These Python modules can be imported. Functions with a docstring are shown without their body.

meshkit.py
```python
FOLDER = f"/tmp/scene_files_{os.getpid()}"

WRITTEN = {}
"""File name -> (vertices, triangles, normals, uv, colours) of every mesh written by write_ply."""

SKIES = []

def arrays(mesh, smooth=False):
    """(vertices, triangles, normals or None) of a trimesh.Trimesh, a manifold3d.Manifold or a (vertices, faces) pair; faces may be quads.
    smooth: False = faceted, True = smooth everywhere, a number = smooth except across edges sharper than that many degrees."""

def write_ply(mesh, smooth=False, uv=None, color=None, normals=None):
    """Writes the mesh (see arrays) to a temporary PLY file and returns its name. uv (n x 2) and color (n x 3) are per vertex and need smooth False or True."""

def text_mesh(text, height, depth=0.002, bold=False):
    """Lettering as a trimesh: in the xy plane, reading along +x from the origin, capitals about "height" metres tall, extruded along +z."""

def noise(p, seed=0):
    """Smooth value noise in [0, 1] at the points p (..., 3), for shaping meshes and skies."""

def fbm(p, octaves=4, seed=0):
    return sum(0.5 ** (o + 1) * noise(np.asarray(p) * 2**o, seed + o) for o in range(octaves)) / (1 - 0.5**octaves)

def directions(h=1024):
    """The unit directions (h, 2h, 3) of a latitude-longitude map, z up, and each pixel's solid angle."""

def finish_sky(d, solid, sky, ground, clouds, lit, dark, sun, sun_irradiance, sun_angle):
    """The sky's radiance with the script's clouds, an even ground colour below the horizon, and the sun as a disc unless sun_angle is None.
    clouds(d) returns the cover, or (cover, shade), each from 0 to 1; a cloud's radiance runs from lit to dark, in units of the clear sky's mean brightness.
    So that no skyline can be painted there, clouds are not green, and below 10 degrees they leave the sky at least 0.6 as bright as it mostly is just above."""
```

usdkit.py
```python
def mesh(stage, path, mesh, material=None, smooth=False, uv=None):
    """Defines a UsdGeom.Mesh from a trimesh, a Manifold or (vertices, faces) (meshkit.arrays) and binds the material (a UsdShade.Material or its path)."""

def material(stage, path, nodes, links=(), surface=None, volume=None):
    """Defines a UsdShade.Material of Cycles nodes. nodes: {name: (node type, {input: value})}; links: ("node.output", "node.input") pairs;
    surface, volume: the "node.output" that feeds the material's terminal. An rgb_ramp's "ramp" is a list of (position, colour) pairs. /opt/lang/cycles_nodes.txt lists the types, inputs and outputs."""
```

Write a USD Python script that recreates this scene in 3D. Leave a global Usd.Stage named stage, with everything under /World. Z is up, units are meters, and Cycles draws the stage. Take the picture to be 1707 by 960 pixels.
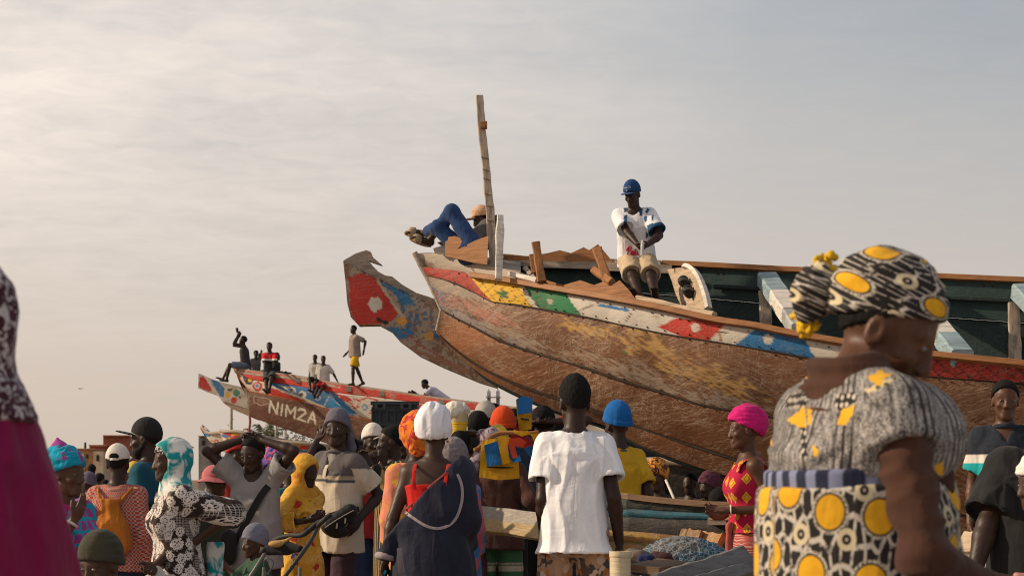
import math, random, numpy as np, trimesh, usdkit, meshkit
from pxr import Usd, UsdGeom, UsdLux, UsdShade, Gf, Sdf, Vt

stage = Usd.Stage.CreateInMemory()
UsdGeom.SetStageUpAxis(stage, UsdGeom.Tokens.z)
UsdGeom.SetStageMetersPerUnit(stage, 1.0)
UsdGeom.Xform.Define(stage, '/World')
UsdGeom.Scope.Define(stage, '/World/Looks')
random.seed(7)

# ------------------------------------------------------------------ camera
F, CX, HZ, CAMH = 3319.0, 853.5, 820.0, 1.25          # focal length in photo pixels, centre column, horizon row, eye height
cam = UsdGeom.Camera.Define(stage, '/World/camera')
cam.CreateHorizontalApertureAttr(36.0)
cam.CreateVerticalApertureAttr(36.0 * 575 / 1024)
cam.CreateFocalLengthAttr(36.0 * F / 1707)
cam.CreateVerticalApertureOffsetAttr((HZ - 480.0) / 1707 * 36.0)
cam.CreateClippingRangeAttr(Gf.Vec2f(0.1, 5000))
cam.CreateFStopAttr(9.0)
cam.CreateFocusDistanceAttr(12.5)
cam.CreateExposureAttr(0.0)
cam.AddTranslateOp().Set(Gf.Vec3d(0, 0, CAMH))
cam.AddRotateXOp().Set(90.0)


def P(px, py, Y):
    return np.array([(px - CX) / F * Y, Y, CAMH + (HZ - py) / F * Y])


# ------------------------------------------------------------------ node graphs
class G:
    """Collects the nodes of one material; every call returns 'node.output'."""

    def __init__(self):
        self.n, self.l, self.i = {}, [], 0

    def add(self, kind, out, **kw):
        self.i += 1
        name = f'{kind}_{self.i}'
        vals = {}
        for k, v in kw.items():
            if isinstance(v, str) and '.' in v and v.split('.')[0] in self.n:
                self.l.append((v, f'{name}.{k}'))
            else:
                vals[k] = v
        self.n[name] = (kind, vals)
        return f'{name}.{out}'

    def obj(self):
        return self.add('texture_coordinate', 'object')

    def uv(self):
        return self.add('texture_coordinate', 'UV')

    def map(self, v, scale=(1, 1, 1), rot=(0, 0, 0), loc=(0, 0, 0)):
        return self.add('mapping', 'vector', vector=v, scale=scale, rotation=rot, location=loc)

    def noise(self, v, scale, detail=4, rough=0.55, dist=0.0, out='fac'):
        return self.add('noise_texture', out, vector=v, scale=scale, detail=detail, roughness=rough, distortion=dist)

    def ramp(self, fac, stops, interp=True):
        return self.add('rgb_ramp', 'color', fac=fac, ramp=stops, interpolate=interp)

    def mask(self, fac, a, b):
        return self.add('map_range', 'result', value=fac, from_min=a, from_max=b, to_min=0.0, to_max=1.0, clamp=True)

    def mix(self, fac, a, b, mode='mix'):
        return self.add('mix_color', 'result', blend_type=mode, fac=fac, a=a, b=b)

    def math(self, op, a, b=0.0):
        return self.add('math', 'value', math_type=op, value1=a, value2=b)

    def col(self, name='col'):
        return self.add('attribute', 'color', attribute=name)

    def bump(self, h, strength=0.3, dist=0.01):
        return self.add('bump', 'normal', height=h, strength=strength, distance=dist)

    def done(self, name, color, rough=0.8, normal=None, **kw):
        args = dict(base_color=color, roughness=rough, **kw)
        if normal:
            args['normal'] = normal
        s = self.add('principled_bsdf', 'BSDF', **args)
        return usdkit.material(stage, f'/World/Looks/{name}', self.n, self.l, surface=s)


def srgb(*c):
    c = np.array(c, float) / 255.0
    return tuple(np.where(c <= 0.04045, c / 12.92, ((c + 0.055) / 1.055) ** 2.4))


# ------------------------------------------------------------------ sky and sun
SUN = np.array([-0.88, 0.02, 0.44]); SUN /= np.linalg.norm(SUN)
g = G()
sky = g.add('sky_texture', 'color', sky_type='single_scattering', sun_disc=False, sun_elevation=float(math.asin(SUN[2])),
            sun_rotation=float(math.atan2(SUN[0], SUN[1])), aerosol_density=3.0, air_density=1.0, ozone_density=1.0, altitude=5.0)
d = g.add('texture_coordinate', 'generated')
sx = g.add('separate_xyz', 'z', vector=d)
sxx = sx.replace('.z', '.x')
up = g.math('maximum', sx, 0.0)
# dusty air: warm near the horizon, grey blue above
haze = g.ramp(g.mask(up, 0.0, 0.6), [(0.0, (7.1, 5.9, 4.9)), (0.10, (7.2, 6.1, 5.25)), (0.25, (7.0, 6.3, 5.75)), (0.42, (6.1, 6.0, 5.9)), (1.0, (2.8, 3.2, 3.8))])
side = g.mask(sxx, -0.75, 0.6)
high = g.mask(up, 0.05, 0.26)
haze = g.mix(1.0, haze, g.ramp(side, [(0.0, (1.15, 1.08, 1.0)), (0.45, (1.0, 1.0, 1.0))]), 'multiply')
haze = g.mix(high, haze, g.mix(1.0, haze, g.ramp(side, [(0.48, (1.0, 1.0, 1.0)), (0.60, (0.82, 0.87, 0.92)), (0.76, (0.55, 0.64, 0.73)), (1.0, (0.45, 0.56, 0.68))]), 'multiply'))
sky = g.mix(0.86, sky, haze)
# thin streaky cloud
den = g.math('add', up, 0.10)
pl = g.add('vector_math', 'vector', math_type='divide', vector1=d, vector2=g.add('combine_xyz', 'vector', x=den, y=den, z=1.0))
pl = g.map(pl, scale=(1.0, 1.0, 0.0))
c1 = g.noise(g.map(pl, scale=(0.6, 0.9, 1), rot=(0, 0, 0.25)), 1.3, 4, 0.5, 0.6)
c2 = g.noise(g.map(pl, scale=(1.3, 1.5, 1), rot=(0, 0, -0.1)), 7.0, 7, 0.62, 0.5)
left = g.add('map_range', 'result', value=sxx, from_min=-0.20, from_max=0.12, to_min=1.0, to_max=0.06, clamp=True)
hi = g.mask(up, 0.06, 0.17)
cl = g.math('multiply', g.math('multiply', g.mask(g.math('add', g.math('multiply', c1, 0.66), g.math('multiply', c2, 0.34)), 0.34, 0.64), left), hi)
sky = g.mix(g.math('multiply', cl, 0.85), sky, (10.2, 8.9, 7.9))
faint = g.math('multiply', g.mask(c2, 0.40, 0.75), 0.05)
sky = g.mix(faint, sky, (7.2, 6.4, 5.7))
bg = g.add('background_shader', 'background', color=sky, strength=0.1)
skymat = usdkit.material(stage, '/World/Looks/sky', g.n, g.l, surface=bg)
dome = UsdLux.DomeLight.Define(stage, '/World/sky')
UsdShade.MaterialBindingAPI.Apply(dome.GetPrim()).Bind(skymat)
dome.GetPrim().SetCustomDataByKey('kind', 'structure')
sun = UsdLux.DistantLight.Define(stage, '/World/sun')
sun.CreateIntensityAttr(1.2)
sun.CreateAngleAttr(1.0)
sun.CreateNormalizeAttr(True)
sun.CreateColorAttr(Gf.Vec3f(1.0, 0.83, 0.62))
z = SUN
x = np.cross([0, 0, 1.0], z); x /= np.linalg.norm(x)
y = np.cross(z, x)
sun.AddTransformOp().Set(Gf.Matrix4d(*x, 0, *y, 0, *z, 0, 0, 0, 0, 1))

# ------------------------------------------------------------------ scene helpers
used = {}


def numbered(path):
    k = used.get(path, 0)
    used[path] = k + 1
    return path if k == 0 else f'{path}_{k:03d}'


def tag(prim, label=None, cat=None, group=None, kind=None):
    for k, v in (('label', label), ('category', cat), ('group', group), ('kind', kind)):
        if v:
            prim.SetCustomDataByKey(k, v)
    return prim


def thing(name, label, cat, loc=(0, 0, 0), rz=0.0, group=None):
    path = numbered('/World/' + name)
    x = UsdGeom.Xform.Define(stage, path)
    x.AddTranslateOp().Set(Gf.Vec3d(*map(float, loc)))
    if rz:
        x.AddRotateZOp().Set(float(rz))
    tag(x.GetPrim(), label, cat, group)
    return path


def part(parent, name, mesh, mat, smooth=False, uv=None, col=None, label=None, kind=None):
    """One Mesh prim under parent ('/World' for a top-level one)."""
    path = numbered(parent + '/' + name)
    if col is not None and smooth is not True and smooth:
        from scipy.spatial import cKDTree
        v, f, n = meshkit.arrays(mesh, smooth)                       # split at hard edges; carry the colours over
        col = np.asarray(col)[cKDTree(np.asarray(mesh[0])).query(v)[1]]
        m = usdkit.mesh(stage, path, (v, f), mat, True, uv)
        m.GetNormalsAttr().Set(Vt.Vec3fArray.FromNumpy(n.astype(np.float32)))
    else:
        m = usdkit.mesh(stage, path, mesh, mat, smooth, uv)
    if col is not None:
        UsdGeom.PrimvarsAPI(m).CreatePrimvar('col', Sdf.ValueTypeNames.Color3fArray, 'vertex').Set(Vt.Vec3fArray.FromNumpy(np.asarray(col, np.float32)))
    tag(m.GetPrim(), label, kind=kind)
    return path


def cat(*ms):
    vs, fs, n = [], [], 0
    for v, f in [(np.asarray(m[0]), np.asarray(m[1])) if isinstance(m, tuple) else (np.asarray(m.vertices), np.asarray(m.faces)) for m in ms]:
        if f.shape[1] == 4:
            f = np.vstack([f[:, [0, 1, 2]], f[:, [0, 2, 3]]])
        vs.append(v); fs.append(f + n); n += len(v)
    return np.vstack(vs), np.vstack(fs)


def nrm(v):
    v = np.asarray(v, float)
    return v / max(np.linalg.norm(v), 1e-12)


def beam(a, b, w, h, up=(0, 0, 1), ch=0.12, rough=0.0, n=1, seed=0):
    """A squared timber from a to b, w wide (sideways), h high, chamfered, its faces a little uneven."""
    a, b = np.asarray(a, float), np.asarray(b, float)
    d = nrm(b - a)
    s = nrm(np.cross(d, up)); u = np.cross(s, d)
    c = ch * min(w, h)
    prof = np.array([(-w / 2 + c, -h / 2), (w / 2 - c, -h / 2), (w / 2, -h / 2 + c), (w / 2, h / 2 - c), (w / 2 - c, h / 2), (-w / 2 + c, h / 2), (-w / 2, h / 2 - c), (-w / 2, -h / 2 + c)])
    rng = np.random.default_rng(seed)
    rings = []
    for i in range(n + 1):
        t = i / n
        q = prof * (1 + rough * rng.normal(size=(1, 2))) + rough * rng.normal(size=prof.shape) * min(w, h) * 0.3
        rings.append(a + (b - a) * t + q[:, :1] * s + q[:, 1:] * u)
    return loft(rings, True)


def loft(rings, cap=True):
    k = len(rings[0])
    v = np.vstack(rings)
    f = []
    for i in range(len(rings) - 1):
        for j in range(k):
            p, q = i * k + j, i * k + (j + 1) % k
            f += [(p, q, q + k), (p, q + k, p + k)]
    if cap:
        n = len(v)
        v = np.vstack([v, rings[0].mean(0), rings[-1].mean(0)])
        for j in range(k):
            f.append((n, (j + 1) % k, j))
            f.append((n + 1, (len(rings) - 1) * k + j, (len(rings) - 1) * k + (j + 1) % k))
    return v, np.array(f)


def tube(pts, r, k=8, cap=True):
    pts = np.asarray(pts, float)
    r = np.broadcast_to(r, len(pts))
    t = np.gradient(pts, axis=0)
    ref = np.array([0.31, 0.17, 0.93])
    rings = []
    for p, d, rr in zip(pts, t, r):
        d = nrm(d); s = nrm(np.cross(d, ref)); u = np.cross(d, s)
        a = np.arange(k) / k * 2 * np.pi
        rings.append(p + rr * (np.cos(a)[:, None] * s + np.sin(a)[:, None] * u))
    return loft(rings, cap)


def spline(pts, n):
    from scipy.interpolate import CubicSpline
    pts = np.asarray(pts, float)
    t = np.r_[0, np.cumsum(np.linalg.norm(np.diff(pts, axis=0), axis=1))]
    return CubicSpline(t, pts)(np.linspace(0, t[-1], n))


def slab(outline, thick, normal):
    """A flat board: 3D outline (counter-clockwise seen from the normal) extruded by thick along -normal."""
    o = np.asarray(outline, float)
    n = nrm(normal)
    import shapely
    s = nrm(o[1] - o[0]); u = np.cross(n, s)
    xy = np.c_[(o - o[0]) @ s, (o - o[0]) @ u]
    m = trimesh.creation.extrude_polygon(shapely.Polygon(xy), thick, engine='earcut')
    v = np.asarray(m.vertices)
    return o[0] + v[:, :1] * s + v[:, 1:2] * u + (v[:, 2:] - thick) * n, np.asarray(m.faces)


# ------------------------------------------------------------------ signed distance shapes, meshed by surface nets
class Shape:
    def __init__(self):
        self.p, self.cuts = [], []

    def add(self, fn, lo, hi, k=0.02, op=1):
        m = 0.05 + k
        self.p.append((fn, np.asarray(lo) - m, np.asarray(hi) + m, k, op))
        return self

    def cap(self, a, b, r1, r2=None, k=0.02, op=1):
        a, b = np.asarray(a, float), np.asarray(b, float)
        r2 = r1 if r2 is None else r2
        ba = b - a
        l2 = max(ba @ ba, 1e-9)

        def fn(p):
            t = np.clip(((p - a) @ ba) / l2, 0, 1)
            return np.linalg.norm(p - a - t[:, None] * ba, axis=1) - (r1 + (r2 - r1) * t)
        R = max(r1, r2)
        return self.add(fn, np.minimum(a, b) - R, np.maximum(a, b) + R, k, op)

    def ell(self, c, r, R=None, k=0.02, op=1):
        c, r = np.asarray(c, float), np.broadcast_to(np.asarray(r, float), 3)
        R = np.eye(3) if R is None else np.asarray(R)

        def fn(p):
            q = (p - c) @ R.T
            k0 = np.linalg.norm(q / r, axis=1)
            k1 = np.linalg.norm(q / r ** 2, axis=1)
            return np.where(k0 < 0.05, -r.min(), k0 * (k0 - 1) / np.maximum(k1, 1e-6))
        e = np.sqrt(((R.T * r) ** 2).sum(1))
        return self.add(fn, c - e, c + e, k, op)

    def loft(self, o, A, st, k=0.02, op=1, n=2.3, taper=False):
        """Elliptic sections along A[2]: st rows (t, half width, half depth[, offset in depth])."""
        o, A = np.asarray(o, float), np.asarray(A, float)
        st = np.asarray(st, float)
        if st.shape[1] == 3:
            st = np.c_[st, np.zeros(len(st))]

        def fn(p):
            q = (p - o) @ A.T
            t = q[:, 2]
            rx, ry, oy = (np.interp(t, tt, tab[:, j]) for j in (0, 1, 2))
            rr = (np.abs(q[:, 0] / rx) ** n + np.abs((q[:, 1] - oy) / ry) ** n) ** (1 / n)
            dd = (rr - 1) * np.minimum(rx, ry)
            cp = np.maximum(st[0, 0] - t, t - st[-1, 0])
            return np.maximum(dd, cp)
        from scipy.interpolate import PchipInterpolator
        tt = np.linspace(st[0, 0], st[-1, 0], 48)
        tab = PchipInterpolator(st[:, 0], st[:, 1:])(tt)
        w, dm = st[:, 1].max(), (st[:, 2] + np.abs(st[:, 3])).max()
        cs = np.array([[sx * w, sy * dm, t] for sx in (-1, 1) for sy in (-1, 1) for t in (st[0, 0], st[-1, 0])]) @ A + o
        return self.add(fn, cs.min(0), cs.max(0), k, op)

    def cut(self, pt, n):
        """Keep the side that n points away from."""
        self.cuts.append((np.asarray(pt, float), nrm(n)))
        return self

    def __call__(self, p):
        d = np.full(len(p), 0.25, np.float32)
        for fn, lo, hi, k, op in self.p:
            i = np.flatnonzero(((p > lo) & (p < hi)).all(1))
            if not len(i):
                continue
            v, w = fn(p[i]), d[i]
            if op == 1:
                h = np.maximum(k - np.abs(v - w), 0) / k
                d[i] = np.minimum(v, w) - h * h * k * 0.25
            else:
                v = -v
                h = np.maximum(k - np.abs(v - w), 0) / k
                d[i] = np.maximum(v, w) + h * h * k * 0.25
        for pt, n in self.cuts:
            d = np.maximum(d, (p - pt) @ n)
        return d

    def box(self):
        a = [q for q in self.p if q[4] == 1]
        return np.min([q[1] for q in a], 0), np.max([q[2] for q in a], 0)

    def mesh(self, h):
        lo, hi = self.box()
        for pt, n in self.cuts:                      # axis-aligned cuts shrink the box
            for ax in range(3):
                if n[ax] > 0.999: hi[ax] = min(hi[ax], pt[ax] + 2 * h)
                if n[ax] < -0.999: lo[ax] = max(lo[ax], pt[ax] - 2 * h)
        return nets(self, lo, hi, h)


def nets(f, lo, hi, h):
    c = 4
    nc = np.maximum(np.ceil((hi - lo) / (c * h)).astype(int), 1)
    N = nc * c + 1
    ctr = np.stack(np.meshgrid(*[lo[a] + (np.arange(nc[a]) + 0.5) * c * h for a in range(3)], indexing='ij'), -1).reshape(-1, 3)
    D = f(ctr).reshape(nc)
    keep = np.abs(D) < c * h * 1.3 + 0.008
    rep = lambda q: q.repeat(c, 0).repeat(c, 1).repeat(c, 2)
    kc = rep(keep)
    nm = np.zeros(N, bool)
    for o in np.ndindex(2, 2, 2):
        nm[o[0]:o[0] + N[0] - 1, o[1]:o[1] + N[1] - 1, o[2]:o[2] + N[2] - 1] |= kc
    val = np.ones(N, np.float32)
    val[:-1, :-1, :-1] = np.where(rep(D) < 0, -1, 1)
    ijk = np.argwhere(nm)
    val[nm] = f(lo + ijk * h)
    s = val < 0
    n = N - 1
    cnt = np.zeros(n, np.int8)
    for o in np.ndindex(2, 2, 2):
        cnt += s[o[0]:o[0] + n[0], o[1]:o[1] + n[1], o[2]:o[2] + n[2]]
    act = (cnt > 0) & (cnt < 8) & kc
    idx = np.argwhere(act)
    ids = np.full(n, -1, np.int32)
    ids[act] = np.arange(len(idx))
    C = np.array(list(np.ndindex(2, 2, 2)))
    cv = np.stack([val[idx[:, 0] + o[0], idx[:, 1] + o[1], idx[:, 2] + o[2]] for o in C], 1)
    pos, num = np.zeros((len(idx), 3)), np.zeros(len(idx))
    for a in range(8):
        for b in range(a + 1, 8):
            if np.abs(C[a] - C[b]).sum() == 1:
                va, vb = cv[:, a], cv[:, b]
                x = (va < 0) != (vb < 0)
                t = np.where(x, va / np.where(x, va - vb, 1), 0)
                pos += x[:, None] * (C[a] + t[:, None] * (C[b] - C[a]))
                num += x
    v = lo + (idx + pos / num[:, None]) * h
    F_ = []
    for ax in range(3):
        b1, b2 = (ax + 1) % 3, (ax + 2) % 3
        sl0 = [slice(1, -1)] * 3; sl1 = [slice(1, -1)] * 3
        sl0[ax] = slice(0, N[ax] - 1); sl1[ax] = slice(1, N[ax])
        s0, s1 = s[tuple(sl0)], s[tuple(sl1)]
        e = np.argwhere(s0 != s1)
        base = e + 1
        base[:, ax] -= 1
        flip = s1[tuple(e.T)]
        q = []
        for d1, d2 in ((-1, -1), (0, -1), (0, 0), (-1, 0)):
            k = base.copy(); k[:, b1] += d1; k[:, b2] += d2
            q.append(ids[tuple(k.T)])
        q = np.stack(q, 1)
        q[flip] = q[flip][:, ::-1]
        F_.append(q[(q >= 0).all(1)])
    q = np.vstack(F_)
    return v, np.vstack([q[:, [0, 1, 2]], q[:, [0, 2, 3]]])


def normals(v, f):
    n = np.zeros_like(v)
    fn = np.cross(v[f[:, 1]] - v[f[:, 0]], v[f[:, 2]] - v[f[:, 0]])
    for k in range(3):
        np.add.at(n, f[:, k], fn)
    return n / np.maximum(np.linalg.norm(n, axis=1, keepdims=True), 1e-12)


def folds(v, f, amp, scale=(14, 14, 3.0), seed=0, warp=0.3, ridge=True):
    """Cloth folds: moves the vertices along their normals by stretched, ridged noise."""
    q = v * np.asarray(scale)
    w = meshkit.noise(v * 5.0 + seed * 7.3, seed + 3)[:, None] - 0.5
    nz = meshkit.noise(q + w * warp * 3 + seed * 3.1, seed)
    nz = 1 - np.abs(2 * nz - 1) * 1.6 if ridge else nz * 2 - 1
    n2 = meshkit.noise(v * np.asarray(scale) * 2.3 + 11.0, seed + 9) - 0.5
    return v + normals(v, f) * (amp * (nz - 0.3) + amp * 0.3 * n2)[:, None]
# ------------------------------------------------------------------ people
def skin(name, c, rough=0.5):
    g = G(); o = g.obj()
    n = g.noise(o, 9, 4); m = g.noise(o, 160, 2)
    col = g.mix(g.mask(n, 0.3, 0.75), tuple(np.array(c) * 0.82), tuple(np.array(c) * np.array((1.2, 1.15, 1.1))))
    return g.done(name, col, rough, g.bump(m, 0.12, 0.002), specular_ior_level=0.3)


SK = [skin('dark_skin', (0.050, 0.0225, 0.013)), skin('deep_skin', (0.031, 0.0145, 0.009)), skin('brown_skin', (0.082, 0.035, 0.0185))]


def wrinkle(g, o, weave=600, k=1.0):
    """Small creases, mostly running down the cloth, with the weave on top."""
    a = g.noise(g.map(o, scale=(1, 1, .22)), 15, 2, .45, .8)
    b = g.noise(g.map(o, scale=(.7, .7, 1.2), rot=(.5, .3, .4)), 9, 2, .45, 1.4)
    big = g.bump(g.math('add', a, g.math('multiply', b, .7)), .28 * k, .030)
    return g.add('bump', 'normal', height=g.noise(o, weave, 2), strength=.25, distance=.002, normal=big)


def cloth(name, c, c2=None, rough=0.9, wear=0.25, weave=700, sheen=0.05):
    """Plain woven or knitted cloth, a little uneven in tone."""
    g = G(); o = g.obj()
    n = g.noise(o, 6, 5)
    a = np.array(c, float)
    b = np.array(c2, float) if c2 is not None else a * (1 - wear)
    col = g.mix(g.mask(n, 0.35, 0.7), tuple(a), tuple(b))
    return g.done(name, col, rough, wrinkle(g, o, weave), sheen_weight=sheen, specular_ior_level=0.2)


def colored(name, rough=0.85, spec=0.25, wear=None):
    """Takes its colour from the mesh's own 'col' primvar (prints, stripes)."""
    g = G(); o = g.obj()
    c = g.col()
    n = g.noise(o, 7, 4)
    c = g.mix(0.22, c, g.mix(1.0, c, g.ramp(n, [(0.3, (0.6, 0.6, 0.6)), (0.7, (1.2, 1.2, 1.2))]), 'multiply'))
    return g.done(name, c, rough, wrinkle(g, o), specular_ior_level=spec)


PRINT = colored('printed_cloth')
EYE = colored('eye_surface', 0.2, 0.6)
HAIR = cloth('black_hair', (0.007, 0.006, 0.0055), rough=0.9, weave=420, sheen=0.0)


def ik(a, t, l1, l2, hint):
    a, t = np.asarray(a, float), np.asarray(t, float)
    d = t - a
    L = np.linalg.norm(d)
    L2 = np.clip(L, abs(l1 - l2) + 0.01, (l1 + l2) * 0.997)
    d = d / max(L, 1e-9)
    t = a + d * L2
    x = (l1 * l1 - l2 * l2 + L2 * L2) / (2 * L2)
    hgt = math.sqrt(max(l1 * l1 - x * x, 0))
    hh = np.asarray(hint, float)
    hh = nrm(hh - d * (hh @ d))
    return a + d * x + hh * hgt, t


def rotz(deg):
    c, s = math.cos(math.radians(deg)), math.sin(math.radians(deg))
    return np.array([[c, -s, 0], [s, c, 0], [0, 0, 1.0]])


class Fig:
    """A person, 1.75 m tall in its own units: facing -Y, its left is +X, the ground at z = 0; scaled by s and set down so that its head is at the given place."""

    def __init__(self, px, py, Y, label, yaw=0, H=None, pelvis=(0, 0, 0.95), lean=(2, 0), head=(0, 0, 0), larm=None, rarm=None, lleg=None, rleg=None,
                 w=1.0, fem=False, tone=0, h=None, eyes=False, group=None, bust=1.0, hip=1.0, lhint=None, rhint=None, lk=None, rk=None,
                 lthumb=None, rthumb=None, curl=0.35, feet=True, neck=1.0, belly=0.0, hscale=1.0, nd=None):
        self.Y, self.w, self.fem, self.yaw, self.hs = Y, w, fem, yaw, hscale
        nd0 = nd
        pel = np.array(pelvis, float)
        fw, sd = map(math.radians, lean)
        ez = nrm([math.sin(sd), -math.sin(fw) * math.cos(sd), math.cos(fw) * math.cos(sd)])
        ex = nrm(np.array([1.0, 0, 0]) - ez * ez[0])
        ey = np.cross(ez, ex)
        self.A = np.array([ex, ey, ez]); self.pel = pel
        self.N = N = pel + ez * 0.51
        hy, hp, hr = map(math.radians, head)
        f0 = np.array([math.sin(hy), -math.cos(hy), 0.0])
        f = f0 * math.cos(hp) - np.array([0, 0, 1.0]) * math.sin(hp)
        u = np.array([0, 0, 1.0]) * math.cos(hp) + f0 * math.sin(hp)
        l = np.cross(u, -f)
        if hr:
            u, l = u * math.cos(hr) + l * math.sin(hr), l * math.cos(hr) - u * math.sin(hr)
        self.HA = np.array([l, -f, u])
        nd = nrm(ez * 0.65 + np.array([0, 0, 0.35]) - ey * 0.16 * (1 - min(1, abs(fw))) + f0 * 0.4 * math.sin(hp))
        if nd0 is not None:
            nd = nrm(nd0)
        self.Hc = N + nd * (0.150 * neck)
        self.Z = rotz(yaw)
        T = P(px, py, Y)
        if H is None:
            self.s = T[2] / self.Hc[2]
            self.base = T - self.Z @ (self.Hc * self.s)
            self.base[2] = 0.0
        else:
            self.s = H / 1.75
            self.base = T - self.Z @ (self.Hc * self.s)
        s = self.s
        self.h = (h or max(0.0075, Y * 0.0007)) / s
        # joints
        shw = (0.137 if fem else 0.150) * w ** 0.5
        self.sh, self.el, self.wr, self.hip, self.kn, self.an = {}, {}, {}, {}, {}, {}
        for side, sg, arm, hint in (('l', 1, larm, lhint), ('r', -1, rarm, rhint)):
            S = N - ez * 0.072 + ex * sg * shw
            if arm is None:
                arm = S + np.array([sg * 0.055 * w, -0.03, -0.515])
            arm = self.local(arm)
            lift = arm[2] - S[2]
            if lift > 0.05:
                S = S + np.array([-sg * 0.02, 0, 0.05])
            self.sh[side] = S
            self.el[side], self.wr[side] = ik(S, arm, 0.285, 0.25, self.hint(hint, (sg * 0.2, 1, -0.1)))
            leg, hint = ((lleg, lk) if side == 'l' else (rleg, rk))
            hp_ = pel + ex * sg * 0.088 * hip - ez * 0.03
            if leg is None:
                leg = np.array([hp_[0] + sg * 0.035, hp_[1] + 0.01, 0.085])
            leg = self.local(leg)
            self.hip[side] = hp_
            self.kn[side], self.an[side] = ik(hp_, leg, 0.43, 0.42, self.hint(hint, (sg * 0.1, -1, 0.1)))
        self.thumb = dict(l=lthumb, r=rthumb)
        self.curl, self.feet, self.bust, self.hipw, self.belly = curl, feet, bust, hip, belly
        self.path = thing('person', label, 'person', self.base, yaw, group)
        self.skinmesh(SK[tone] if isinstance(tone, int) else tone)
        if eyes:
            self.eyes()

    def hint(self, h, default):
        return np.array(default if h is None else h, float)

    def local(self, t):
        if isinstance(t, tuple) and t and t[0] == 'px':          # ('px', column, row, depth behind the head)
            return self.Z.T @ (P(t[1], t[2], self.Y + t[3]) - self.base) / self.s
        return np.asarray(t, float)

    def world(self, p):
        return self.base + self.Z @ (np.asarray(p) * self.s)

    def put(self, name, vf, mat, smooth=True, col=None, parent=None, label=None, uv=None):
        v, f = vf
        return part(parent or self.path, name, (np.asarray(v) * self.s, f), mat, smooth, col=col, label=label, uv=uv)

    def hp(self, x, y, z):
        """A point of the head's frame (left, back, up)."""
        return self.Hc + self.hs * (np.array([x, y, z]) @ self.HA)

    def tp(self, x, y, t):
        """A point of the torso's frame (left, back, along the spine)."""
        return self.pel + np.array([x, y, t]) @ self.A

    # ---------------------------------------------------------------- skin
    def skinmesh(self, mat):
        S, w, fem = Shape(), self.w, self.fem
        A, H, k = self.A, self.hp, self.hs
        tor = [(-.13, .10, .08), (-.05, .148, .108), (.03, .15, .108), (.13, .128, .095), (.25, .136, .1), (.36, .148, .106), (.44, .138, .088), (.5, .07, .058)]
        if fem:
            tor = [(-.13, .10, .09), (-.06, .172 * self.hipw, .118), (.03, .162 * self.hipw, .112), (.14, .122, .088), (.25, .132, .092), (.36, .142, .095), (.44, .135, .08), (.5, .06, .05)]
        S.loft(self.pel, A, [(t, a * w, b * (0.4 + 0.6 * w), -self.belly * math.exp(-((t - .1) / .12) ** 2)) for t, a, b in tor], k=0.03)
        for sd in 'lr':
            sg = 1 if sd == 'l' else -1
            aw = w ** 0.7 * (0.88 if fem else 1.0)
            S.cap(self.tp(sg * 0.04, 0, .465), self.sh[sd], .042, .05 * aw, k=0.05)
            e, wr = self.el[sd], self.wr[sd]
            S.cap(self.sh[sd], e, .046 * aw, .036 * aw, k=0.03)
            m = e + (wr - e) * 0.25
            S.cap(e, m, .036 * aw, .039 * aw, k=0.015)
            S.cap(m, wr, .039 * aw, .026 * aw ** 0.6, k=0.015)
            hp_, kn, an = self.hip[sd], self.kn[sd], self.an[sd]
            lw = w ** 0.8
            S.cap(hp_, kn, .078 * lw, .051 * lw, k=0.03)
            m = kn + (an - kn) * 0.3
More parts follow.
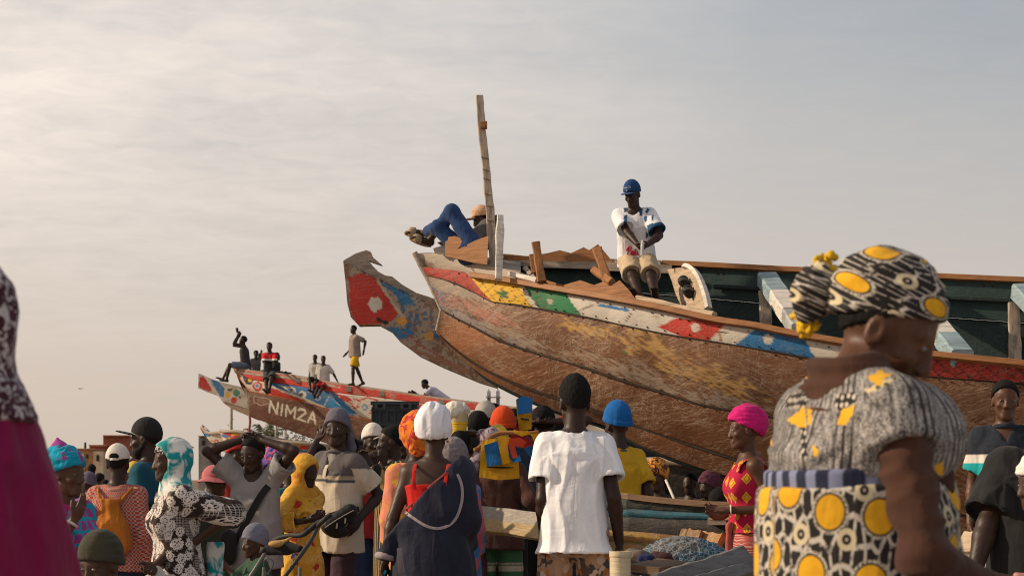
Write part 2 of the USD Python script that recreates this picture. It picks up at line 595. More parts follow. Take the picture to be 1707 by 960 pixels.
            S.cap(kn, m, .05 * lw, .054 * lw, k=0.02)
            S.cap(m, an, .054 * lw, .034 * lw ** 0.5, k=0.02)
            if self.feet:
                sh = nrm(an - kn)
                fd = nrm(np.array([sg * 0.15, -1, 0]) - sh * (np.array([sg * 0.15, -1, 0]) @ sh) * 0.8)
                hl = an + sh * 0.045 - fd * 0.03
                S.cap(an, hl, .034, .034, k=0.02)
                S.cap(hl + fd * .01, hl + fd * .15 + sh * .008, .036, .03, k=0.03)
                S.ell(hl + fd * .185 + sh * .012, (.042, .05, .02), k=0.02)
        # hands
        self.hand = {}
        for sd in 'lr':
            sg = 1 if sd == 'l' else -1
            wr, dr = self.wr[sd], nrm(self.wr[sd] - self.el[sd])
            th = np.array(self.thumb[sd] if self.thumb[sd] is not None else (0, -1, 0.05), float)
            th = nrm(th - dr * (th @ dr) + 1e-6)
            pn = np.cross(dr, th) * sg                       # the side to which the fingers curl
            self.hand[sd] = (wr + dr * 0.085, dr, th, pn)
            R = np.array([th, pn, dr])
            S.ell(wr + dr * .048, (.041, .0185, .055), R, k=0.015)
            if self.Y > 26:
                S.ell(wr + dr * .12, (.036, .016, .06), R, k=0.01)
                continue
            c = self.curl
            for j, (off, ln) in enumerate(((.029, .072), (.010, .082), (-.009, .077), (-.027, .06))):
                b = wr + dr * (.088 - abs(off - .005) * .25) + th * off
                cj = c * (0.85 + 0.12 * j)
                p1 = b + (dr * math.cos(cj) + pn * math.sin(cj) + th * off * 1.2) * ln * .5
                p2 = p1 + (dr * math.cos(cj * 2.1) + pn * math.sin(cj * 2.1)) * ln * .5
                S.cap(b - dr * .02, p1, .0098, .0088, k=0.006).cap(p1, p2, .0088, .0076, k=0.004)
            b = wr + dr * .03 + th * .03
            p1 = b + nrm(th * .75 + dr * .75 + pn * .25) * .042
            p2 = p1 + nrm(th * .3 + dr * .9 + pn * .35) * .032
            S.cap(b, p1, .0135, .0115, k=0.012).cap(p1, p2, .0115, .009, k=0.004)
        # neck and head
        nr = .052 * (0.9 if fem else 1.0) * w ** 0.3
        S.cap(self.N - A[2] * .05, H(0, .02, -.05), nr * 1.12, nr, k=0.035)
        R = self.HA
        q = lambda *a: tuple(k * x for x in a)
        S.ell(H(0, .012, .032), q(.073, .094, .087), R, k=0.02)
        S.ell(H(0, -.026, -.03), q(.0545, .06, .078), R, k=0.03)
        S.cap(H(-.012, -.066, -.099), H(.012, -.066, -.099), .0155 * k, .0155 * k, k=0.022)      # chin
        for sg in (-1, 1):
            S.cap(H(sg * .047, .0, -.052), H(sg * .02, -.058, -.1), .013 * k, .0135 * k, k=0.022)       # jaw
        S.cap(H(-.040, -.066, .022), H(.040, -.066, .022), .0125 * k, .0125 * k, k=0.016)      # brow
        for sg in (-1, 1):
            S.ell(H(sg * .032, -.094, .000), q(.0175, .013, .0105), R, k=0.012, op=-1)           # eye sockets
            S.ell(H(sg * .042, -.060, -.028), q(.018, .018, .015), R, k=0.02)                 # cheekbones
            S.ell(H(sg * .031, -.0745, -.001), q(.0155, .0105, .0085), R, k=0.006)             # lids
            S.ell(H(sg * .0125, -.089, -.041), q(.0105, .0105, .0085), R, k=0.006)                # nostrils
            S.ell(H(sg * .074, .008, -.006), q(.011, .020, .032), R, k=0.008)                  # ears
            S.ell(H(sg * .085, .004, -.004), q(.008, .011, .02), R, k=0.006, op=-1)
        S.cap(H(0, -.080, .012), H(0, -.094, -.036), .0085 * k, .0135 * k, k=0.012)          # nose
        S.cap(H(-.019, -.0775, -.0665), H(.019, -.0775, -.0665), .0082 * k, .0082 * k, k=0.007)   # lips
        S.cap(H(-.016, -.0765, -.0805), H(.016, -.0765, -.0805), .0092 * k, .0092 * k, k=0.007)
        S.ell(H(0, -.0905, -.0732), q(.021, .006, .0022), R, k=0.004, op=-1)
        self.put('body', S.mesh(self.h), mat)

    def eyes(self):
        for sg in (-1, 1):
            m = trimesh.creation.icosphere(3, 0.0112 * self.hs)
            v = np.asarray(m.vertices)
            d = v @ np.array([0, -1.0, 0]) / (0.0112 * self.hs)
            col = np.where((d > 0.80)[:, None], (0.012, 0.008, 0.006), (0.13, 0.105, 0.09))
            v = v * (1, 1, 0.62)
            self.put('eye', (self.hp(sg * .031, -.0768, .000) + v @ self.HA, np.asarray(m.faces)), EYE, col=col)

    # ---------------------------------------------------------------- hair and headgear
    def hair(self, extra=0.007, rough=0.003, mat=None, line=0.0, top=0.0):
        S = Shape()
        e, k = extra, self.hs
        S.ell(self.hp(0, .012, .032 + top / 2), np.array((.074 + e, .094 + e, .088 + e + top / 2)) * k, self.HA)
        n = np.array([0, -.59, -.81]) @ self.HA
        S.cut(self.hp(0, -.076 - line, .078), n)
        v, f = S.mesh(self.h)
        v = v + normals(v, f) * ((meshkit.noise(v * 170, 5) - .5) * 2 * rough)[:, None]
        self.put('hair', (v, f), mat or HAIR)

    def dome(self, name, mat, e=0.014, tall=0.0, front=.058, back=-.01, fold=0.0, backoff=0.0, wide=0.0, col=None, sc=(30, 30, 30), smooth=True, uv=None):
        """A cap, beanie or wrap: the skull plus a margin, cut by a plane from the brow to the nape."""
        S, k = Shape(), self.hs
        S.ell(self.hp(0, .012 + backoff / 2, .032 + tall / 2), np.array((.076 + e + wide, .096 + e + backoff / 2, .09 + e + tall / 2)) * k, self.HA)
        a, b = np.array([-.095, front]), np.array([.1, back])
        t = b - a
        n = np.array([0, t[1], -t[0]]) / np.linalg.norm(t)
        S.cut(self.hp(0, -.095, front), n @ self.HA)
        S.ell(self.hp(0, .012 + backoff / 2, .025), np.array((.073, .093, .05)) * k, self.HA, k=0.004, op=-1)
        v, f = S.mesh(self.h * 0.9)
        if fold:
            v = folds(v, f, fold, sc, seed=3)
        p_ = self.put(name, (v, f), mat, col=col(v) if col else None, uv=uv(v) if uv else None)
        if name == 'beanie' and self.Y < 26:                    # the turned-up edge
            S = Shape()
            S.ell(self.hp(0, .012, .030), np.array((.076 + e + .006, .096 + e + .006, .094 + e)) * k, self.HA)
            S.cut(self.hp(0, -.095, front - .003), n @ self.HA).cut(self.hp(0, -.095, front + .034), -n @ self.HA)
            S.ell(self.hp(0, .012, .025), np.array((.073, .093, .06)) * k, self.HA, k=0.004, op=-1)
            v, f = S.mesh(self.h * 0.8)
            self.put('cuff', (folds(v, f, .002, (30, 30, 8), 2), f), mat)
        return p_

    def brim(self, mat, yaw=0, drop=0.25, lift=.052, length=.075, width=.072):
        S = Shape()
        c, s = math.cos(math.radians(yaw)), math.sin(math.radians(yaw))
        Rz = np.array([[c, -s, 0], [s, c, 0], [0, 0, 1]])
        R = np.array([[1, 0, 0], [0, math.cos(drop), -math.sin(drop)], [0, math.sin(drop), math.cos(drop)]]) @ Rz
        ctr = np.array([0, -.105, lift - .012]) @ Rz
        S.ell(self.hp(*ctr), np.array((width, length + .02, .009)) * self.hs, R @ self.HA, k=0.01)
        cc = np.array([0, -.105, lift - .024]) @ Rz
        S.ell(self.hp(*cc), np.array((width * .92, length + .03, .009)) * self.hs, R @ self.HA, k=0.004, op=-1)
        self.put('brim', S.mesh(min(self.h, 0.006)), mat)

    def cap_(self, mat, yaw=0, e=0.009, tall=0.010, front=.06, back=.012, brim=True, brimmat=None, **kw):
        self.dome('cap', mat, e, tall, front, back)
        if brim:
            self.brim(brimmat or mat, yaw, **kw)

    def bucket(self, mat, e=0.016, tilt=0):
        self.dome('hat', mat, e, .01, .05, .03)
        R = self.HA
        rings = []
        for r, z_ in ((.088, .045), (.105, .03), (.142, .002), (.139, -.002), (.1, .024), (.084, .038)):
            a = np.arange(40) / 40 * 2 * np.pi
            rings.append(np.array([self.hp(r * math.cos(q), .01 + r * 1.12 * math.sin(q), z_ + .006 * math.sin(3 * q + 1)) for q in a]))
        self.put('hat_brim', loft(rings, False), mat)

    def scarf(self, mat, e=0.018, drape=.06, fold=0.006, open_=(.058, .09, .088), oz=-.02, low=.40, col=None, shoulder=1.0, name='headscarf'):
        """A cloth over the hair and round the neck, open at the face."""
        S, k = Shape(), self.hs
        S.ell(self.hp(0, .016, .032), np.array((.076 + e, .1 + e, .09 + e)) * k, self.HA, k=0.03)
        S.cap(self.hp(0, .02, -.02), self.tp(0, .01, .5), .086, .088, k=0.05)
        S.cap(self.tp(.10 * shoulder, 0, .47), self.tp(-.10 * shoulder, 0, .47), .075, .075, k=0.06)
        S.ell(self.hp(0, -.125, oz), np.array(open_) * k, self.HA, k=0.012, op=-1)
        S.cut(self.tp(0, 0, low), -self.A[2])
        v, f = S.mesh(self.h)
        v = folds(v, f, fold, (16, 16, 26), seed=8)
        self.put(name, (v, f), mat, col=col(v) if col else None)

    # ---------------------------------------------------------------- clothes
    def flatcap(self, S, a, b, r1, r2, k=0.03, hollow=True):
        """A sleeve or trouser leg from a to b, its end cut square and hollow."""
        a, b = np.asarray(a, float), np.asarray(b, float)
        d = nrm(b - a); L = np.linalg.norm(b - a)

        def fn(p):
            t = (p - a) @ d
            q = np.clip(t / L, 0, 1)
            dd = np.linalg.norm(p - a - (q * L)[:, None] * d, axis=1) - (r1 + (r2 - r1) * q)
            dd = np.maximum(dd, t - L)
            if hollow:
                rad = np.linalg.norm(p - a - t[:, None] * d, axis=1) - max(r2 - .015, .018)
                dd = np.maximum(dd, -np.maximum(rad, L - .03 - t))
            return dd
        R = max(r1, r2)
        S.add(fn, np.minimum(a, b) - R, np.maximum(a, b) + R, k)

    def top(self, mat, sleeve=0.62, hem=-.12, loose=1.0, fold=0.006, name='shirt', col=None, neck=.5, srad=(.060, .074), flare=0.0, wrist=.045, uv=None, sc=(13, 13, 3.2), seed=0,
            belly=0.0, both='lr', extra=None, nk=.068, vneck=0.0, smooth=True, nclip=2.4, hs=1.0):
        """A shirt, jacket or gown: sleeve 0 none, below 1 part of the upper arm, up to 2 down to the wrist; hem in the torso's frame."""
        S, w = Shape(), self.w
        self.holes = []
        L, fem = loose, self.fem
        full = [(-.06, .180 if not fem else .190 * self.hipw, .142 if not fem else .15), (.05, .172 if not fem else .168 * self.hipw, .136 if not fem else .138), (.2, .166 if not fem else .148, .130 if not fem else .12),
                (.36, .172 if not fem else .160, .130), (.43, .155 if not fem else .143, .106), (.475, .108, .08), (.5, .085, .068)]
        at = lambda t: tuple(np.interp(t, [q[0] for q in full], [q[j] for q in full]) for j in (1, 2))
        lo = ((.188 if not fem else .194 * self.hipw) + flare, .15 + flare * .8) if hem < .1 else at(hem)
        hi_ = (.085, .068) if neck > .47 else at(neck)
        st = [(hem, *lo)] + [q for q in full if hem + .015 < q[0] < neck - .012] + [(neck, *hi_)]
        st = [(t, a * w * (1 + (L - 1) * min(1, max(0, (.45 - t) * 4))), b * (0.4 + 0.6 * w) * (1 + (L - 1) * min(1, max(0, (.45 - t) * 4))), -(belly + self.belly) * math.exp(-((t - .1) / .13) ** 2)) for t, a, b in st]
        S.loft(self.pel, self.A, st, k=0.03, n=nclip)
        if fem:
            for sg in (-1, 1):
                S.ell(self.tp(sg * .07 * w, -.085 * (0.4 + 0.6 * w), getattr(self, 'bt', .305)), np.array((.075, .07, .075)) * self.bust, self.A, k=0.05)
        aw = w ** 0.6
        for sd in both:
            if sleeve <= 0:
                continue
            sh, el, wr = self.sh[sd], self.el[sd], self.wr[sd]
            S.cap(self.tp(0.05 * (1 if sd == 'l' else -1), 0, .462), sh, .052, srad[0] * .94 * aw, k=0.04)
            if sleeve < 1:
                self.flatcap(S, sh, sh + (el - sh) * sleeve, srad[0] * aw, srad[1] * aw, k=0.035)
            else:
                S.cap(sh, el, srad[0] * aw, srad[1] * aw * .86, k=0.035)
                e2 = el + (wr - el) * min(sleeve - 1, .97)
                self.flatcap(S, el, e2, srad[1] * aw * .84, wrist * aw if hs == 1.0 else wrist * hs, k=0.03)
        if extra:
            extra(S, self)
        for a, b, r in self.holes:
            S.cap(a, b, r, r, k=0.004, op=-1)
        S.loft(self.pel, self.A, [(hem - .05, (st[0][1] - .014), (st[0][2] - .014), st[0][3]), (hem + .03, (st[0][1] * .94 - .016), (st[0][2] * .94 - .016), st[0][3])], k=0.004, op=-1)
        S.cap(self.tp(0, -.01, neck - .045), self.tp(0, -.02, neck + .12), nk, nk + .01, k=0.012, op=-1)
        if vneck:
            S.cap(self.tp(0, -.10, neck - vneck), self.tp(0, -.06, neck + .05), .012, .05, k=0.01, op=-1)
        v, f = S.mesh(self.h)
        if fold:
            v = folds(v, f, fold, sc, seed)
            if sleeve > 0 and self.Y < 26:                      # creases fanning out from the armpits and the shoulder blades
                n = normals(v, f)
                q = (v - self.pel) @ self.A.T
                for sg in (-1, 1):
                    for (ax, at_, k_, ph) in ((.135, .385, 7.0, 0.3),):
                        dx, dz = q[:, 0] * sg - ax * self.w, q[:, 2] - at_
                        r = np.hypot(dx, dz)
                        th = np.arctan2(dz, dx)
                        am = np.exp(-((r - .09) / .075) ** 2) * np.clip((.05 - dx) / .05, 0, 1) * np.clip((.04 - dz) / .05, 0, 1)
                        wv = np.sin(k_ * th + ph * sg + seed + 2.5 * meshkit.noise(v * 6, seed + 5))
                        v = v + n * (am * wv * fold * .6)[:, None]
        self.shape = S
        return self.put(name, (v, f), mat, smooth, col=col(v) if col is not None else None, uv=uv(v) if uv is not None else None)

    def legs(self, mat, length=2.0, loose=1.0, fold=0.006, name='trousers', col=None, waist=.06, rad=(.094, .080, .068)):
        """Trousers or shorts: below 1 part of the thigh, up to 2 down to the ankle."""
        S, w = Shape(), self.w
        self.holes = []
        hw = self.hipw if self.fem else 1
        S.loft(self.pel, self.A, [(-.13, .12 * w, .1), (-.06, .168 * w * hw, .126), (.03, .160 * w * hw, .122), (waist, .155 * w * hw, .116)], k=0.03)
        for sd in 'lr':
            hp_, kn, an = self.hip[sd], self.kn[sd], self.an[sd]
            lw = w ** 0.8 * loose
            if length < 1:
                self.flatcap(S, hp_, hp_ + (kn - hp_) * length, rad[0] * lw, (rad[0] + (rad[1] - rad[0]) * length + .008) * lw, k=0.03)
            else:
                S.cap(hp_, kn, rad[0] * lw, rad[1] * lw, k=0.03)
                self.flatcap(S, kn, kn + (an - kn) * min(length - 1, 1.02), rad[1] * lw, rad[2] * lw, k=0.03)
        for a, b, r in self.holes:
            S.cap(a, b, r, r, k=0.004, op=-1)
        v, f = S.mesh(self.h)
        if fold:
            v = folds(v, f, fold, (12, 12, 7), 4)
        return self.put(name, (v, f), mat, col=col(v) if col is not None else None)

    def skirt(self, mat, top=.10, bottom=None, w0=.165, w1=.24, d0=.125, d1=.2, fold=0.01, name='skirt', col=None, sc=(15, 15, 1.6), seed=2, uv=None):
        bottom = (.06 - self.pel[2]) if bottom is None else bottom
        S, w = Shape(), self.w
        hw = self.hipw
        wb = lambda a: a * (0.4 + 0.6 * w)
        st = [(bottom, w1 * w, wb(d1)), (-.30, (w0 * .25 + w1 * .75) * w, wb(d0 * .25 + d1 * .75)), (-.07, max(w0 + .035, .19 * hw) * w, wb(d0 + .035))]
        S.loft(self.pel, self.A, [q for q in st if bottom <= q[0] < top - .01 and (q[0] == bottom or q[0] > bottom + .01)] + [(top, w0 * w, wb(d0))], k=0.02, n=2.1)
        v, f = S.mesh(self.h)
        v = folds(v, f, fold, sc, seed)
        return self.put(name, (v, f), mat, col=col(v) if col is not None else None, uv=uv(v) if uv is not None else None)

    def ring(self, name, mat, c, axis, r, t, squash=1.0):
        axis = nrm(axis); s_ = nrm(np.cross(axis, (0.3, 0.9, 0.1))); u = np.cross(axis, s_)
        a = np.linspace(0, 2 * np.pi, 25)
        self.put(name, tube(np.array([np.asarray(c) + r * (math.cos(q) * s_ + squash * math.sin(q) * u) for q in a]), t, 8, False), mat)

    def cuff(self, name, mat, sd, r=.03, t=.006, at=.98):
        self.ring(name, mat, self.el[sd] + (self.wr[sd] - self.el[sd]) * at, self.wr[sd] - self.el[sd], r, t)

    def drape(self, name, S, mat, fold=0.006, sc=(13, 13, 3.2), seed=1, col=None, h=1.0):
        v, f = S.mesh(self.h * h)
        if fold:
            v = folds(v, f, fold, sc, seed)
        return self.put(name, (v, f), mat, col=col(v) if col is not None else None)

    def onto(self, S, pts, dirv, off=0.004):
        """Drops points along dirv onto the shape (for straps and lettering); in the figure's units."""
        p = np.array(pts, float)
        d = nrm(dirv)
        p = p - d * 0.4
        t = np.zeros(len(p))
        for _ in range(60):
            t = np.minimum(t + np.clip(S(p + t[:, None] * d) - off, -0.02, 0.06) * 0.8, 0.9)
        return p + t[:, None] * d


def ribbon(pts, w, th, up):
    """A flat strap along the points; up is the strap's outward side (one vector or one per point)."""
    pts = np.asarray(pts, float)
    t = np.gradient(pts, axis=0)
    up = np.broadcast_to(np.asarray(up, float), pts.shape)
    rings = []
    for p, d, q in zip(pts, t, up):
        d = nrm(d); s_ = nrm(np.cross(d, q)); n = np.cross(s_, d)
        rings.append(p + np.array([-w / 2 * s_ - th * n * .3, w / 2 * s_ - th * n * .3, w / 2 * s_ + th * n, -w / 2 * s_ + th * n]))
    return loft(rings, True)
# ------------------------------------------------------------------ ground
g = G(); o = g.obj()
n1, n2 = g.noise(o, 0.5, 6), g.noise(o, 14, 5)
c = g.ramp(n1, [(0.3, (0.17, 0.125, 0.085)), (0.7, (0.30, 0.235, 0.165))])
c = g.mix(g.mask(n2, 0.55, 0.75), c, (0.11, 0.085, 0.06))
SAND = g.done('beach_sand', c, 0.95, g.bump(n2, 0.6, 0.05))
gx = np.r_[np.linspace(-400, -30, 10), np.linspace(-26, 26, 105), np.linspace(30, 400, 10)]
gy = np.r_[np.linspace(-6, 40, 93), np.linspace(44, 900, 22)]
XX, YY = np.meshgrid(gx, gy, indexing='ij')
ZZ = (meshkit.noise(np.stack([XX * 1.7, YY * 1.7, 0 * XX], -1), 4) - 0.5) * 0.05 * (YY < 44)
v = np.stack([XX, YY, ZZ], -1).reshape(-1, 3)


def grid_faces(a, b):
    i = (np.arange(a - 1)[:, None] * b + np.arange(b - 1)).reshape(-1)
    return np.vstack([np.c_[i, i + b, i + b + 1], np.c_[i, i + b + 1, i + 1]])


p_ = part('/World', 'beach', (v, grid_faces(len(gx), len(gy))), SAND, True)
tag(stage.GetPrimAtPath(p_), kind='structure')

# ------------------------------------------------------------------ wood and paint
def inside(poly, x, y):
    poly = np.asarray(poly, float)
    r = np.zeros(len(x), bool)
    for (x0, y0), (x1, y1) in zip(poly, np.roll(poly, -1, 0)):
        if y0 == y1:
            continue
        c_ = (y0 > y) != (y1 > y)
        r ^= c_ & (x < (x1 - x0) * (y - y0) / (y1 - y0) + x0)
    return r


def segdist(pts, x, y):
    d = np.full(len(x), 1e9)
    for (x0, y0), (x1, y1) in zip(pts[:-1], pts[1:]):
        L = (x1 - x0) ** 2 + (y1 - y0) ** 2 + 1e-9
        t = np.clip(((x - x0) * (x1 - x0) + (y - y0) * (y1 - y0)) / L, 0, 1)
        d = np.minimum(d, np.hypot(x - x0 - t * (x1 - x0), y - y0 - t * (y1 - y0)))
    return d


def paint(x, y, base, layers, jit=0.8, seed=1, freq=0.35):
    """Brushwork: colours by figures drawn in the plane of the boards, with uneven edges; last on top."""
    q = np.stack([x * freq, y * freq, 0 * x], -1)
    x = x + (meshkit.noise(q, seed) - .5) * 2 * jit
    y = y + (meshkit.noise(q + 31, seed) - .5) * 2 * jit
    col = np.tile(np.asarray(base, float), (len(x), 1)) if np.ndim(base) == 1 else np.array(base, float)
    for L in layers:
        if L[0] == 'poly':
            m = inside(L[1], x, y)
        elif L[0] == 'disc':
            m = np.hypot(x - L[1][0], y - L[1][1]) < L[1][2]
        elif L[0] == 'line':
            m = segdist(L[1], x, y) < L[2] / 2
        col[m] = L[-1]
    return col


RED, WHITE, YEL, GRN, BLU, BLK, ORA = (.46, .035, .025), (.56, .50, .43), (.66, .38, .02), (.03, .17, .07), (.025, .15, .34), (.02, .018, .016), (.55, .13, .02)


def paintwood(name, wood, scr=(0.50, 0.40, 0.30), lines=1.0, wear=0.5, scale=1.0, rough=0.7, chip=0.42):
    """Old paint over wood: the mesh's 'col' is the paint; it is chipped to the wood, scratched and stained."""
    g = G(); o = g.obj(); c = g.col()
    big = g.noise(o, 1.6 * scale, 5, 0.6)
    mid = g.noise(g.map(o, scale=(0.7, 1, 1.8)), 14 * scale, 6, 0.65, 0.6)
    tone = g.ramp(big, [(0.25, (0.62, 0.60, 0.58)), (0.5, (1, 1, 1)), (0.75, (1.22, 1.18, 1.12))])
    c = g.mix(1.0, c, tone, 'multiply')
    grain = g.noise(g.map(o, scale=(1.2, 1.2, 14), rot=(0, 0.2, 0)), 5 * scale, 5, 0.7)
    w = g.ramp(grain, [(0.3, tuple(np.array(wood) * 0.55)), (0.7, tuple(np.array(wood) * 1.25))])
    c = g.mix(g.math('multiply', g.mask(mid, chip + 0.20, chip + 0.26), wear), c, w)
    # scratches: thin crossing strokes
    for k, (rot, sc, st) in enumerate((((0.0, 0.75, 0.0), 9, 8), ((0.0, -0.45, 0.0), 7, 11), ((0.0, 0.15, 0.0), 5, 14), ((0.0, 1.45, 0.0), 7, 9), ((0.0, 0.32, 0.0), 4, 16))):
        q = g.map(g.map(o, rot=rot), scale=(1, 1, st))
        n = g.noise(q, sc * scale * 0.32, 4, 0.62, 0.7)
        ln = g.mask(g.math('absolute', g.math('subtract', n, 0.5)), 0.020, 0.004)
        zone = g.mask(g.noise(g.map(o, loc=(k * 3.1, k, 0)), 1.5 * scale, 4, 0.6), 0.47, 0.60)
        c = g.mix(g.math('multiply', g.math('multiply', ln, zone), 0.75 * lines), c, scr if k % 2 == 0 else tuple(np.array(scr) * 0.8))
    dark = g.mask(g.noise(g.map(o, scale=(1, 1, 3)), 6 * scale, 5, 0.7, 0.3), 0.60, 0.72)
    c = g.mix(g.math('multiply', dark, 0.55), c, tuple(np.array(wood) * 0.25))
    h = g.math('add', g.math('multiply', grain, 0.5), mid)
    return g.done(name, c, rough, g.bump(h, 0.55, 0.012), specular_ior_level=0.25)


def wood(name, c, rough=0.75, scale=1.0, contrast=0.5, rot=(0, 0, 0), stretch=(1, 1, 12)):
    g = G(); o = g.obj()
    gr = g.noise(g.map(o, scale=stretch, rot=rot), 4 * scale, 6, 0.7, 0.4)
    bl = g.noise(o, 3 * scale, 4)
    a = np.array(c)
    col = g.ramp(gr, [(0.3, tuple(a * (1 - contrast))), (0.55, tuple(a)), (0.75, tuple(np.minimum(a * 1.35, .8)))])
    col = g.mix(g.math('multiply', g.mask(bl, 0.55, 0.7), 0.4), col, tuple(a * 0.5))
    cr = g.mask(g.math('absolute', g.math('subtract', gr, 0.42)), 0.012, 0.003)
    col = g.mix(g.math('multiply', cr, 0.6), col, tuple(a * 0.15))
    return g.done(name, col, rough, g.bump(gr, 0.5, 0.008), specular_ior_level=0.25)


HULL = paintwood('hull_paint', (0.19, 0.078, 0.032), wear=0.8, lines=.75, scr=(0.48, 0.36, 0.26))
STRAKE = paintwood('strake_paint', (0.22, 0.13, 0.07), lines=0.25, wear=0.45, chip=0.43)
OLDWOOD = wood('old_grey_wood', (0.36, 0.29, 0.225), rot=(0, 1.45, 0))
OLDPOST = wood('old_post_wood', (0.42, 0.33, 0.25), stretch=(6, 6, 0.8), contrast=.6)
NEWWOOD = wood('new_red_brown_wood', (0.29, 0.125, 0.045), rot=(0, 1.4, 0), contrast=0.28, rough=0.6)
NEWUP = wood('new_upright_wood', (0.29, 0.125, 0.05), stretch=(6, 6, 0.8), contrast=0.3)
DARKGREEN = paintwood('dark_green_paint', (0.03, 0.035, 0.03), scr=(0.08, 0.1, 0.09), lines=0.4, wear=0.5)
PALEWOOD = wood('pale_bench_wood', (0.46, 0.34, 0.23), rot=(0, 0.3, 0), contrast=.35)
WHITEWOOD = wood('white_worn_wood', (0.60, 0.54, 0.47), contrast=.3, rot=(0, .4, 0))
BLUEWOOD = wood('blue_grey_worn_wood', (0.24, 0.31, 0.33), contrast=.3, rot=(0, .4, 0))
GREYWOOD = wood('grey_worn_wood', (0.34, 0.34, 0.32), contrast=.3, rot=(0, .4, 0))
IRON = cloth('rusty_iron', (0.035, 0.02, 0.013), rough=0.7)

OFF = {}


def thing_at(name, label, cat_, base, **k):
    p = thing(name, label, cat_, base, **k)
    OFF[p] = np.asarray(base, float)
    return p


def wpart(path, name, vf, mat, smooth=False, **k):
    """A part given in world coordinates."""
    top = '/'.join(path.split('/')[:3])
    return part(path, name, (np.asarray(vf[0] if isinstance(vf, tuple) else vf.vertices) - OFF[top], vf[1] if isinstance(vf, tuple) else vf.faces), mat, smooth, **k)


def line(pts):
    pts = np.array(pts, float)
    from scipy.interpolate import PchipInterpolator
    fn = PchipInterpolator(pts[:, 0], pts[:, 1], extrapolate=True)
    return pts[0, 0], fn


def plank(La, Lb, Ya, Yb, us, nv, thick=0.05, bulge=0.0, x1=2300.0, paintfn=None, inset=(0.006, 0.006)):
    """One board of a hull between two edge lines; us along, nv across; outside face towards the viewer. Returns (mesh, colours)."""
    (xa, fa), (xb, fb) = La, Lb
    us = np.asarray(us)
    XA, XB = xa + us * (x1 - xa), xb + us * (x1 - xb)
    ya, yb = fa(XA), fb(XB)
    da, db = Ya(XA), Yb(XB)
    A = np.array([P(*q) for q in zip(XA, ya, da)]); B = np.array([P(*q) for q in zip(XB, yb, db)])
    vs = np.linspace(0, 1, nv)
    pos = A[:, None] * (1 - vs)[None, :, None] + B[:, None] * vs[None, :, None]
    px = XA[:, None] * (1 - vs) + XB[:, None] * vs
    py = ya[:, None] * (1 - vs) + yb[:, None] * vs
    side = np.cross(np.gradient(pos, axis=0) if len(us) > 1 else 0, (B - A)[:, None] + 0 * pos)
    side /= np.maximum(np.linalg.norm(side, axis=-1, keepdims=True), 1e-9)
    if side[len(us) // 2, nv // 2, 1] > 0:
        side = -side
    pos = pos + side * (bulge * 4 * vs * (1 - vs))[None, :, None]
    wob = (meshkit.noise(pos * 2.2, 6) - .5)[..., None] * 0.02
    pos = pos + side * wob
    front, back = pos.copy(), pos - side * thick
    front[:, 0] -= side[:, 0] * 0.012; front[:, -1] -= side[:, -1] * 0.012       # rounded edges leave a seam
    n, m = len(us), nv
    v = np.vstack([front.reshape(-1, 3), back.reshape(-1, 3)])
    f = grid_faces(n, m)
    N_ = n * m
    e = []
    def rim(idx):
        idx = np.asarray(idx)
        a, b = idx[:-1], idx[1:]
        return np.vstack([np.c_[a, b, b + N_], np.c_[a, b + N_, a + N_]])
    F_ = np.vstack([f, f[:, ::-1] + N_, rim(np.arange(n) * m)[:, ::-1], rim(np.arange(n) * m + m - 1), rim(np.arange(m)), rim((n - 1) * m + np.arange(m))[:, ::-1]])
    col = None
    if paintfn is not None:
        cc = paintfn(px.reshape(-1), py.reshape(-1))
        col = np.vstack([cc, np.tile((0.09, 0.06, 0.04), (N_, 1))])
    return (v, F_), col


# ------------------------------------------------------------------ the large pirogue
boat = thing_at('pirogue', 'large old fishing pirogue with scraped brown hull, bird-headed prow and painted flag strake', 'boat', (1.6, 19.8, 0.0))
lA = line([(693, 424), (716, 422), (787, 437), (827, 446), (870, 456), (905, 470), (1000, 489), (1100, 508), (1320, 552), (1707, 605), (2000, 640), (2300, 672)])
lB = line([(702, 442), (718, 446), (769, 453), (787, 461), (835, 470), (905, 484), (1000, 500), (1100, 519), (1200, 541), (1260, 549), (1323, 563), (1520, 594), (1707, 613), (2000, 650), (2300, 682)])
lC = line([(714, 460), (755, 471), (790, 487), (825, 504), (860, 508), (888, 513), (974, 528), (1049, 544), (1107, 556), (1220, 574), (1260, 581), (1536, 626), (1707, 640), (2000, 690), (2300, 735)])
lD = line([(737, 517), (767, 533), (795, 547), (830, 566), (893, 588), (971, 611), (1044, 636), (1097, 651), (1170, 674), (1260, 690), (1400, 715), (1600, 748), (1707, 765), (2000, 810), (2300, 850)])
lE = line([(728, 552), (760, 583), (793, 607), (827, 625), (860, 640), (930, 664), (1011, 692), (1100, 724), (1215, 762), (1400, 812), (1707, 880), (2300, 985)])
lK = line([(727, 556), (752, 585), (785, 612), (815, 633), (850, 652), (925, 685), (1011, 713), (1067, 743), (1165, 781), (1215, 796), (1400, 850), (1707, 925), (2300, 1040)])
lS = line([(652, 552), (666, 568), (700, 593)])
_g = line([(560, 21.1), (697, 21.0), (835, 20.25), (1060, 19.0), (1300, 18.2), (1707, 17.4), (2300, 16.9)])[1]
_f = line([(560, 21.2), (697, 21.05), (840, 21.25), (1040, 20.95), (1300, 20.45), (1707, 19.8), (2300, 19.2)])[1]
ramp_ = lambda x, x0: np.clip((x - x0) / 330.0, 0, 1) ** 0.8
Yg = lambda x: _g(x)
Yf = lambda x: _f(x)
YC = lambda x: _g(x) + 0.05 * ramp_(x, 714)
YD = lambda x: _g(x) + 0.42 * ramp_(x, 737)
YE = lambda x: _g(x) + 0.82 * ramp_(x, 728)
